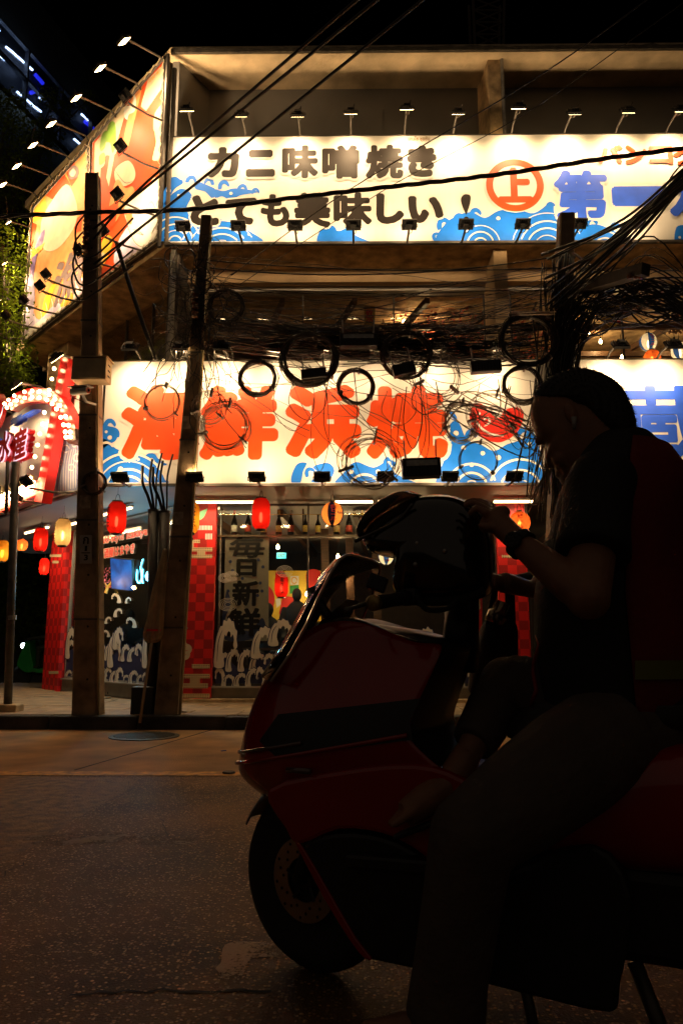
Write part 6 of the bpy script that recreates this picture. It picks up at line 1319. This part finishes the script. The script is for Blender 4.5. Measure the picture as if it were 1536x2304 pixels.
# side panels: red belly, black lower cover
def flank(px, v, th, name, mat, k=3, bv=.012):
    for s in (1, -1):
        pts = so(px, v, k); put(MB().prism([G(u, s * v, w_) for u, w_ in pts], lf_ * (-s * th)), name, mat, sco, bevel=bv)
flank([(600, 1776), (760, 1735), (930, 1720), (1040, 1752), (1120, 1830), (1080, 1955), (1015, 1972), (935, 1915), (860, 1878), (760, 1868), (672, 1902), (640, 1866)], .215, .05, 'lower_fairing', red_paint)
flank([(676, 1905), (760, 1874), (860, 1884), (940, 1922), (1015, 1978), (1150, 1960), (1330, 1900), (1420, 2020), (1390, 2230), (1370, 2282), (1200, 2245), (1040, 2205), (880, 2172), (820, 2155), (790, 2112), (735, 2020)], .205, .06, 'engine_cover', blk_plastic, 3)
flank([(664, 1898), (676, 1900), (742, 2012), (800, 2112), (836, 2158), (818, 2156), (786, 2116), (728, 2022)], .212, .01, 'trim_strip', red_paint, 2, .003)
put(MB().prism([G(-.12, .13, .2), G(-1.1, .13, .2), G(-1.1, -.13, .2), G(-.12, -.13, .2)], (0, 0, .22)), 'engine_block', blk_plastic, sco, bevel=.03)
# rear body, seat, tail
m = MB(); pillow(m, smooth([(-.56, .46), (-.62, .60), (-.78, .70), (-1.2, .74), (-1.75, .82), (-1.86, .78), (-1.7, .62), (-1.3, .46), (-.9, .40)], 4), 0, .22, p=3.2); put(m, 'rear_fairing', red_paint, sco, True)
m = MB(); pillow(m, smooth([(-.60, .70), (-.68, .79), (-.95, .79), (-1.08, .84), (-1.2, .90), (-1.55, .92), (-1.7, .90), (-1.62, .82), (-1.1, .74), (-.8, .70)], 4), 0, .17, p=3.5); put(m, 'seat', seat_vinyl, sco, True)
m = MB(); pillow(m, smooth([(-1.74, .80), (-1.9, .84), (-1.92, .80), (-1.8, .74)], 4), 0, .12, p=3); put(m, 'tail_lamp', M('tail_red', (.3, .01, .01), .15, coat=1), sco, True)
# wheels
def wheel(c, ax, R_, wd, name):
    ax = ax.normalized(); x = ax.cross(UPV).normalized(); mm = Matrix((x, UPV, ax)).transposed()
    wh = thing_part(name, c); prof = [(R_ - .085, -wd * .42), (R_ - .05, -wd * .52), (R_ - .018, -wd * .44), (R_ - .003, -wd * .22), (R_, 0), (R_ - .003, wd * .22), (R_ - .018, wd * .44), (R_ - .05, wd * .52), (R_ - .085, wd * .42)]
    ty = put(MB().lathe(prof, 48, c, mm), name, M('tyre_rubber', (.013, .012, .012), .75, bump=.25, bscale=90), sco, True)
    g = MB()
    for i in range(44):      # tread grooves as raised blocks
        a = 2 * math.pi * i / 44
        for s in (-1, 1):
            d = Vector((math.cos(a + s * .05), math.sin(a + s * .05), 0)); tt = Vector((-d.y, d.x, 0)); p = mm @ (d * (R_ - .0058) + Vector((0, 0, s * wd * .13))); g.box(c + p, (.026, .006, wd * .2), mm @ Matrix((tt, d, Vector((0, 0, 1)))).transposed())
    put(g, 'tread', MC['tyre_rubber'], ty)
    rim_m = M('rim_grey', (.09, .075, .06), .35, .8, var=.2)
    put(MB().lathe([(R_ - .10, -wd * .40), (R_ - .078, -wd * .42), (R_ - .078, -wd * .36), (R_ - .095, -wd * .2), (R_ - .095, wd * .2), (R_ - .078, wd * .36), (R_ - .078, wd * .42), (R_ - .10, wd * .40)], 40, c, mm), 'rim', rim_m, ty, True)
    put(MB().lathe([(.001, -.05), (.035, -.05), (.04, 0), (.035, .05), (.001, .05)], 18, c, mm), 'hub', rim_m, ty, True)
    for k in range(5):
        for dd in (-.16, .16):
            a = 2 * math.pi * k / 5 + .3; p = mm @ Vector((math.cos(a) * .03, math.sin(a) * .03, 0)); q = mm @ Vector((math.cos(a + dd) * (R_ - .09), math.sin(a + dd) * (R_ - .09), 0)); put(MB().tube([c + p, c + q], [.014, .009], 6), 'spoke', rim_m, ty, True)
    return ty, mm
def thing_part(*a): return None
fa = Matrix.Rotation(-STEER, 3, 'Z') @ lf_; wc = G(0, 0, .262)
ty, mm = wheel(wc, fa, .262, .10, 'front_wheel'); wheel(G(-1.45, 0, .255), lf_, .255, .13, 'rear_wheel')
# brake disc with holes (two rings of drilled dots) and caliper
off = fa * .062; n = 40; dm = M('disc_steel', (.45, .36, .26), .3, .9, var=.2); m = MB(); r0, r1 = .062, .118
vs_ = [wc + off + mm @ Vector((math.cos(2 * math.pi * i / n) * r, math.sin(2 * math.pi * i / n) * r, z)) for z in (-.002, .002) for r in (r0, r1) for i in range(n)]
fs_ = []
for i in range(n):
    j = (i + 1) % n; fs_ += [(i, j, n + j, n + i), (2 * n + i, 3 * n + i, 3 * n + j, 2 * n + j), (n + i, n + j, 3 * n + j, 3 * n + i), (i, 2 * n + i, 2 * n + j, j)]
m.add(vs_, fs_); dsc = put(m, 'brake_disc', dm, sco)
m = MB()
for i in range(30):
    a = 2 * math.pi * i / 30; r = (.078, .092, .106)[i % 3]; m.lathe([(.0045, 0), (.0045, .001), (.0005, .001)], 8, wc + off + mm @ Vector((math.cos(a) * r, math.sin(a) * r, .0022)), mm)
put(m, 'drill_hole', hole_mat, dsc)
for k in range(5): a = 2 * math.pi * k / 5; put(MB().tube([wc + off + mm @ Vector((math.cos(a) * .03, math.sin(a) * .03, 0)), wc + off + mm @ Vector((math.cos(a + .3) * .066, math.sin(a + .3) * .066, 0))], .007, 5), 'carrier', black_metal, dsc)
cal = wc + off + mm @ Vector((-.09, .03, .012)); put(MB().box(wc + off + fw * -.085 + UPV * .03 + fa * .01, (.05, .05, .09)), 'caliper', blk_plastic, sco, bevel=.01)
for s in (-1, 1): put(MB().tube([wc + fa * s * .085, wc + fa * s * .085 - fw * .10 + UPV * .30, wc + fa * s * .085 - fw * .16 + UPV * .45], [.022, .025, .028], 10), 'fork_leg', M('fork_steel', (.06, .06, .065), .35, .7), sco, True)
# front mudguard
m = MB(); rgs = []
xw = fa.cross(UPV).normalized(); xw = xw if xw.dot(fw) > 0 else -xw
for i in range(13):
    a = R(28 + 110 * i / 12); rr_ = .296; pc_ = wc + (xw * math.cos(a) + UPV * math.sin(a)) * rr_; rgs.append([pc_ + fa * (.07 * s) - (xw * math.cos(a) + UPV * math.sin(a)) * (.03 * abs(s) ** 2.5) for s in [j / 4 - 1 for j in range(9)]])
m.loft(rgs, cap=False, closed=False); o = put(m, 'mudguard', M('mudguard_grey', (.12, .125, .15), .35, var=.2), sco, True); o.modifiers.new('shell', 'SOLIDIFY').thickness = .005; bake(o)
# stand and exhaust
put(MB().tube([G(-.62, .12, .22), G(-.68, .20, .02)], .014, 8), 'side_stand', dark_steel, sco, True); put(MB().tube([G(-.9, .1, .2), G(-.98, .16, .01)], .018, 8), 'centre_stand', dark_steel, sco, True); put(MB().tube([G(-.7, -.16, .2), G(-1.1, -.2, .25), G(-1.75, -.22, .42)], [.03, .06, .065], 12), 'muffler', black_metal, sco, True)

# ================================================================== HELMET
hv = .10; hel = thing('full_face_helmet', 'glossy black full-face helmet with raised visor resting on the handlebar', 'helmet', tuple(at(990, 1345, 2.2)))
FH = lambda u, v, w_: G(u, v, w_)
gloss_black = M('helmet_gloss', (.008, .007, .007), .16, var=.2, coat=1.0)
out = so([(905, 1346), (903, 1300), (904, 1262), (888, 1254), (862, 1252), (838, 1240), (826, 1218), (833, 1190), (858, 1164), (890, 1143), (925, 1127), (970, 1117), (1020, 1118), (1064, 1134), (1093, 1168), (1104, 1225), (1106, 1290), (1098, 1336), (1050, 1352), (980, 1356)], hv, 3)
m = MB(); pillow(m, out, hv, .135, 9, 2.6); put(m, 'shell', gloss_black, hel, True)
m = MB(); pillow(m, so([(822, 1216), (830, 1184), (862, 1150), (900, 1124), (932, 1112), (950, 1116), (962, 1124), (940, 1150), (905, 1180), (880, 1200), (850, 1222)], hv, 3), hv, .139, 8, 3.2); put(m, 'visor', glassmat('visor_smoke', (.42, .34, .28), 1.0, .06, .06, (.3, .22, .16)), hel, True)
m = MB(); m.tube([G(u, hv + .128, w_) for u, w_ in so([(836, 1230), (880, 1210), (930, 1185), (960, 1150)], hv, 5, False)], .006, 6); put(m, 'visor_rim', M('rim_gloss', (.03, .025, .02), .2, coat=1.0), hel, True)
for (x, y) in ((938, 1222), (934, 1270), (1000, 1240)): u, w_ = SU(x, y, hv + .13); put(MB().ball(G(u, hv + .130, w_), .007, 8, 6), 'rivet', galv, hel, True)
m = MB(); m.tube([G(u, hv + .10, w_) for u, w_ in so([(960, 1345), (985, 1375), (1030, 1372), (1050, 1350)], hv, 5, False)], .008, 6); put(m, 'chin_strap', rub, hel, True)
m = MB(); m.tube([G(u, hv + s, w_) for s in (.06,) for u, w_ in so([(905, 1344), (980, 1354), (1050, 1350), (1100, 1334)], hv, 5, False)], .014, 8); put(m, 'neck_roll', rub, hel, True)

# ================================================================== BAG ON THE FAR GRIP
bc = at(1110, 1560, 2.5); bag = thing('hanging_bag', 'slim black bag hung from the far handlebar grip with a steel flask neck', 'bag', tuple(bc))
FX = Frame(at(1110, 1480, 2.5), (1, 0, 0), (0, -1, 0)); fxy = lambda u, v, w_: FX.P(u, w_, v)
m = MB(); pillow(m, smooth([FX.hit(x, y) for x, y in ((1054, 1548), (1062, 1490), (1076, 1430), (1092, 1398), (1120, 1386), (1156, 1400), (1162, 1450), (1158, 1530), (1138, 1566), (1090, 1572), (1064, 1564))], 4), 0, .07, 7, 3, fxy); put(m, 'pouch', M('bag_fabric', (.012, .011, .011), .8, bump=.3, bscale=150), bag, True)
m = MB(); m.bar(FX.pp(1142, 1306, .02), FX.pp(1146, 1420, .02), .032, .006, up=(0, 1, 0)); m.bar(FX.pp(1112, 1310, .03), FX.pp(1092, 1420, .03), .02, .006, up=(0, 1, 0)); put(m, 'strap', MC['bag_fabric'], bag)
a, b = FX.pp(1104, 1404, .05), FX.pp(1124, 1358, .05); put(MB().tube([a, a.lerp(b, .5), a.lerp(b, .55), b], [.034, .034, .026, .026], 16), 'flask_neck', M('flask_steel', (.4, .3, .2), .25, .9), bag, True)

# ================================================================== THE RIDER
skin = M('skin', (.27, .125, .065), .5, var=.15, scale=20, bump=.05, bscale=200); shirt_m = M('shirt_black', (.012, .011, .011), .85, bump=.2, bscale=60); trou_m = M('trousers_grey', (.085, .062, .048), .85, var=.2, scale=12, bump=.3, bscale=40)
vest_m = M('vest_red', (.18, .008, .007), .75, var=.2, bump=.15, bscale=60)
TF = Vector((-.77, .64, 0)).normalized(); TL = Vector((-.64, -.77, 0)).normalized()
TR = [(1405, 1650, .165, .20), (1398, 1570, .185, .22), (1384, 1460, .198, .226), (1378, 1345, .192, .232), (1388, 1225, .178, .24), (1402, 1125, .165, .245), (1412, 1065, .14, .235), (1410, 1012, .10, .165), (1392, 975, .078, .09), (1375, 945, .075, .075)]
def tring(i, off=0.0, k=28, a0=0, a1=360, fr=None):
    px, py, hd_, hw = TR[i] if fr is None else fr; c = at(px, py, 2.06); n = k if a1 - a0 >= 360 else k + 1; out = []
    for j in range(n):
        a = R(a0 + (a1 - a0) * j / k); out.append(c + TF * math.cos(a) * (hd_ + off) + TL * math.sin(a) * (hw + off))
    return out
def remesh(o, vox, sm=4):
    r = o.modifiers.new('remesh', 'REMESH'); r.mode = 'VOXEL'; r.voxel_size = vox; r.use_smooth_shade = True
    if sm: s = o.modifiers.new('soften', 'SMOOTH'); s.factor = .5; s.iterations = sm
    bake(o)
# joints
J = dict(sh=at(1345, 1095, 1.88), el=at(1322, 1345, 1.72), wr=at(1168, 1222, 1.85), palm=at(1112, 1168, 1.93), sh2=at(1370, 1100, 2.28), el2=at(1215, 1330, 2.42), wr2=at(1130, 1310, 2.34),
         hipL=at(1385, 1640, 1.93), knL=at(1062, 1880, 1.74), anL=at(1000, 2270, 1.82), hipR=at(1345, 1590, 2.14), knR=at(1138, 1538, 2.24), anR=at(1050, 1700, 2.08))
b = MB()
head = so([(1195, 935), (1199, 905), (1215, 875), (1250, 850), (1295, 838), (1345, 846), (1388, 872), (1412, 910), (1424, 950), (1416, 1000), (1378, 1046), (1322, 1082), (1278, 1080), (1264, 1068), (1253, 1064), (1249, 1056), (1241, 1050), (1230, 1047), (1228, 1036), (1233, 1020), (1227, 1005), (1213, 994), (1204, 978), (1197, 955)], 0, 3)
pillow(b, head, 0, .080, 9, 2.5)
for (x_, y_, v_, r_) in ((1236, 1038, 0, .013), (1231, 1045, 0, .012), (1238, 1048, .010, .009), (1238, 1048, -.010, .009), (1230, 1016, 0, .010), (1212, 992, .03, .014), (1212, 992, -.03, .014), (1256, 1066, 0, .013), (1280, 1074, 0, .03), (1262, 1030, .045, .028), (1262, 1030, -.045, .028)):
    u_, w2_ = SU(x_, y_, v_); b.ball(G(u_, v_, w2_), r_, 10, 8)
b.tube([at(1335, 1010, 2.04), at(1375, 1000, 2.05), at(1400, 1060, 2.06)], [.062, .068, .08], 14)
b.loft([tring(i, -.02) for i in range(0, 9)])
b.tube([J['sh'], J['sh'].lerp(J['el'], .5), J['el']], [.07, .058, .050], 14); b.ball(J['el'], .052, 12, 8)
b.tube([J['el'], J['el'].lerp(J['wr'], .3), J['el'].lerp(J['wr'], .7), J['wr'], J['palm']], [.050, .052, .042, .033, .036], 14, ry=.9)
# palm and five fingers closing on the helmet's crown
P_ = J['palm']; b.ball(P_, (.050, .038, .028), 12, 8, Matrix.Rotation(R(-38), 3, 'Y'))
kn = [at(1090, 1152, 1.90), at(1086, 1142, 1.935), at(1088, 1136, 1.97), at(1095, 1134, 2.0)]
md = [at(1070, 1142, 1.905), at(1062, 1130, 1.94), at(1064, 1125, 1.98), at(1074, 1126, 2.015)]
tp_ = [at(1056, 1154, 1.91), at(1046, 1136, 1.945), at(1048, 1130, 1.985), at(1058, 1128, 2.02)]
for a, c, d in zip(kn, md, tp_): b.tube([P_, a, c, d], [.016, .0115, .0100, .0085], 8); b.ball(d, .0085, 8, 6)
th = [at(1112, 1188, 1.90), at(1095, 1186, 1.885), at(1081, 1182, 1.885)]; b.tube([P_] + th, [.018, .014, .012, .009], 8); b.ball(th[-1], .009, 8, 6)
# far arm reaching to the far grip
b.tube([J['sh2'], J['el2'], J['wr2']], [.06, .046, .034], 12); b.ball(J['wr2'] + Vector((-.04, 0, .0)), (.05, .03, .03), 10, 7)
for q in range(4): s_ = J['wr2'] + Vector((-.05, -.03 + q * .018, .01)); b.tube([s_, s_ + Vector((-.035, -.005, .006)), s_ + Vector((-.05, -.006, -.018))], [.011, .010, .008], 7)
s_ = J['wr2'] + Vector((-.03, -.03, -.01)); b.tube([s_, s_ + Vector((-.03, -.02, -.012))], [.012, .009], 7)
# legs and the bare far foot on the board
b.tube([J['hipL'], J['hipL'].lerp(J['knL'], .5), J['knL']], [.095, .09, .062], 14); b.tube([J['knL'], J['knL'].lerp(J['anL'], .35), J['anL']], [.06, .058, .038], 12); b.tube([J['anL'], J['anL'] + Vector((-.06, .02, -.055)), J['anL'] + Vector((-.18, .04, -.075))], [.045, .045, .03], 10)
b.tube([J['hipR'], J['hipR'].lerp(J['knR'], .5), J['knR']], [.09, .08, .058], 14); b.tube([J['knR'], J['knR'].lerp(J['anR'], .4), J['anR']], [.056, .052, .036], 12)
ft = [J['anR'], at(1010, 1768, 2.05), at(955, 1802, 2.03), at(910, 1832, 2.01)]; b.tube(ft, [.040, .045, .042, .034], 12)
for q in range(5): s_ = ft[-1] + Vector((-.008, -.036 + q * .017, -.004)); b.tube([ft[-2] + Vector((0, -.02 + q * .01, 0)), s_, s_ + Vector((-.035 + abs(q - 1) * .005, -.002, -.016))], [.018, .0125, .009], 7)
body = put(b, 'person', skin, None, True); remesh(body, .0058, 3); tag(body, 'rider in black shirt and dark red vest sitting on the scooter with head bowed', 'person')
# face and ear details
u, w_ = SU(1284, 930, .085); ear = MB(); ear.ball(G(u, .080, w_), (.018, .012, .034), 12, 8, Matrix.Rotation(R(-20), 3, 'Y')); ear.ball(G(u - .004, .088, w_ - .006), (.008, .006, .016), 8, 6); put(ear, 'ear', skin, body, True)
u, w_ = SU(1224, 1000, .05)
for s in (1, -1): put(MB().ball(G(u - .016, s * .034, w_ + .004), (.011, .011, .008), 10, 7), 'eye', M('eye_dark', (.03, .02, .02), .2), body, True); put(MB().tube([G(u + .004, s * .016, w_ + .026), G(u - .004, s * .034, w_ + .032), G(u - .022, s * .052, w_ + .028)], [.004, .005, .002], 6), 'eyebrow', M('hair_black', (.012, .009, .007), .6), body, True)
hr = MB(); pillow(hr, so([(1200, 905), (1213, 872), (1249, 846), (1295, 833), (1347, 841), (1392, 867), (1417, 906), (1430, 950), (1428, 992), (1404, 1006), (1370, 988), (1345, 962), (1318, 944), (1285, 936), (1262, 918), (1232, 908)], 0, 3), 0, .084, 8, 2.5, c=SU(1325, 910, 0)); o = put(hr, 'hair', MC['hair_black'], body, True)
rn_ = random.Random(3); hs = MB(); me_ = o.data; offs = wl(body)
for pl in me_.polygons:      # short cropped strands over the scalp and past the hairline
    k_ = int(pl.area * 90000 * .35) + (1 if rn_.random() < .5 else 0); vs3 = [me_.vertices[i].co for i in pl.vertices]
    for q in range(min(k_, 40)):
        wts = [rn_.random() for _ in vs3]; sw = sum(wts); p = Vector((0, 0, 0))
        for a_, c_ in zip(wts, vs3): p += c_ * (a_ / sw)
        p += offs; n_ = pl.normal if (p - G(*[SU(1325, 920, 0)[0], 0, SU(1325, 920, 0)[1]])).dot(pl.normal) > 0 else -pl.normal
        d_ = (n_ * .75 + Vector((rn_.gauss(-.25, .3), rn_.gauss(0, .3), rn_.gauss(-.45, .3)))).normalized() * rn_.uniform(.006, .013); s_ = d_.orthogonal().normalized() * .0009
        hs.add([p - s_, p + s_, p + d_], [(0, 1, 2)])
put(hs, 'hair_strands', MC['hair_black'], body)
u, w_ = SU(1291, 943, .09); put(MB().tube([G(u, .096, w_ + .004), G(u + .001, .097, w_ - .03)], [.008, .0055], 10), 'earbud', M('earbud_white', (.32, .3, .28), .35), body, True)
# shirt with sleeve
s = MB(); s.loft([tring(i, .0) for i in range(0, 9)]); a, e = J['sh'], J['el']; s.ball(a + Vector((.01, 0, .01)), .09, 14, 10); s.tube([a, a.lerp(e, .35), a.lerp(e, .66)], [.088, .084, .092], 18); s.ball(J['sh2'], .085, 12, 8); s.tube([J['sh2'], J['sh2'].lerp(J['el2'], .6)], [.08, .08], 14)
o = put(s, 'shirt', shirt_m, body, True); remesh(o, .011, 4)
# vest
v = MB(); v.loft([tring(i, .014, 26, 122, 262) for i in range(0, 7)] + [tring(7, .014, 26, 126, 255)], cap=False, closed=False); o = put(v, 'vest_back', vest_m, body, True); o.modifiers.new('shell', 'SOLIDIFY').thickness = .006; bake(o)
v = MB(); v.loft([tring(i, .012, 16, 24, 121) for i in range(0, 5)], cap=False, closed=False); o = put(v, 'vest_side', shirt_m, body, True); o.modifiers.new('shell', 'SOLIDIFY').thickness = .006; bake(o)
v = MB(); bd = [tring(0, .021, 26, 122, 262, (1392, py, .194, .225)) for py in (1482, 1520)]; v.loft(bd, cap=False, closed=False); put(v, 'reflective_band', M('band_yellow', (.16, .17, .02), .5), body, True)
v = MB(); v.tube([tring(0, .018, 1, 40 + 8 * math.sin(i * 1.3), 41, (1390 - i, 1430 + i * 20, .195, .226))[0] for i in range(9)], .006, 6); put(v, 'piping', M('piping_red', (.3, .02, .012), .6), body, True)
# trousers
t = MB(); t.ball(at(1390, 1630, 2.04), (.21, .21, .15), 16, 10); t.loft([tring(0, -.005), tring(1, -.03)])
t.tube([J['hipL'], J['hipL'].lerp(J['knL'], .35), J['hipL'].lerp(J['knL'], .7), J['knL']], [.125, .128, .115, .095], 18); t.ball(J['knL'], .096, 14, 10); t.tube([J['knL'], J['knL'].lerp(J['anL'], .4), J['knL'].lerp(J['anL'], .8), J['anL'] + Vector((0, 0, -.02))], [.095, .088, .085, .09], 18)
t.tube([J['hipR'], J['hipR'].lerp(J['knR'], .5), J['knR']], [.115, .10, .078], 16); t.ball(J['knR'], .079, 14, 10); t.tube([J['knR'], J['knR'].lerp(J['anR'], .4), J['knR'].lerp(J['anR'], .85)], [.078, .074, .062], 16)
for q in range(6):     # gathered folds over the raised knee
    c = J['hipR'].lerp(J['knR'], .45 + q * .1); d = (J['knR'] - J['hipR']).normalized(); x = d.cross(UPV).normalized(); y = x.cross(d); t.tube([c + (x * math.cos(a_) + y * math.sin(a_)) * (.098 - q * .003) for a_ in [i * .45 for i in range(14)]], .010, 6)
o = put(t, 'trousers', trou_m, body, True); remesh(o, .009, 3)
# watch
ax = (J['wr'] - J['el']).normalized(); x = ax.orthogonal().normalized(); mmw = Matrix((x, ax.cross(x), ax)).transposed(); c = J['wr'] + ax * -.005
put(MB().lathe([(.037, -.012), (.040, -.011), (.040, .011), (.037, .012)], 24, c, mmw), 'watch_band', M('watch_black', (.02, .018, .018), .35, .4, bump=.4, bscale=120), body, True)
nrm = Vector((-.35, -.85, -.1)).normalized(); nrm = (nrm - ax * nrm.dot(ax)).normalized(); mw2 = Matrix((ax, nrm.cross(ax), nrm)).transposed(); put(MB().lathe([(.021, 0), (.023, .006), (.021, .012), (.018, .013), (.001, .013)], 20, c + nrm * .036, mw2), 'watch_case', MC['watch_black'], body, True)
# sandal under the far foot
o = put(MB().prism([p + Vector((0, 0, -.05)) for p in [G(*q) for q in [(SU(900, 1850, .2)[0], .16, SU(900, 1850, .2)[1] + .03), (SU(900, 1850, .2)[0], .26, SU(900, 1850, .2)[1] + .03), (SU(1040, 1800, .2)[0], .25, SU(1040, 1800, .2)[1] + .03), (SU(1040, 1800, .2)[0], .17, SU(1040, 1800, .2)[1] + .03)]]], (0, 0, -.015)), 'sandal', blk_plastic, body, bevel=.005)
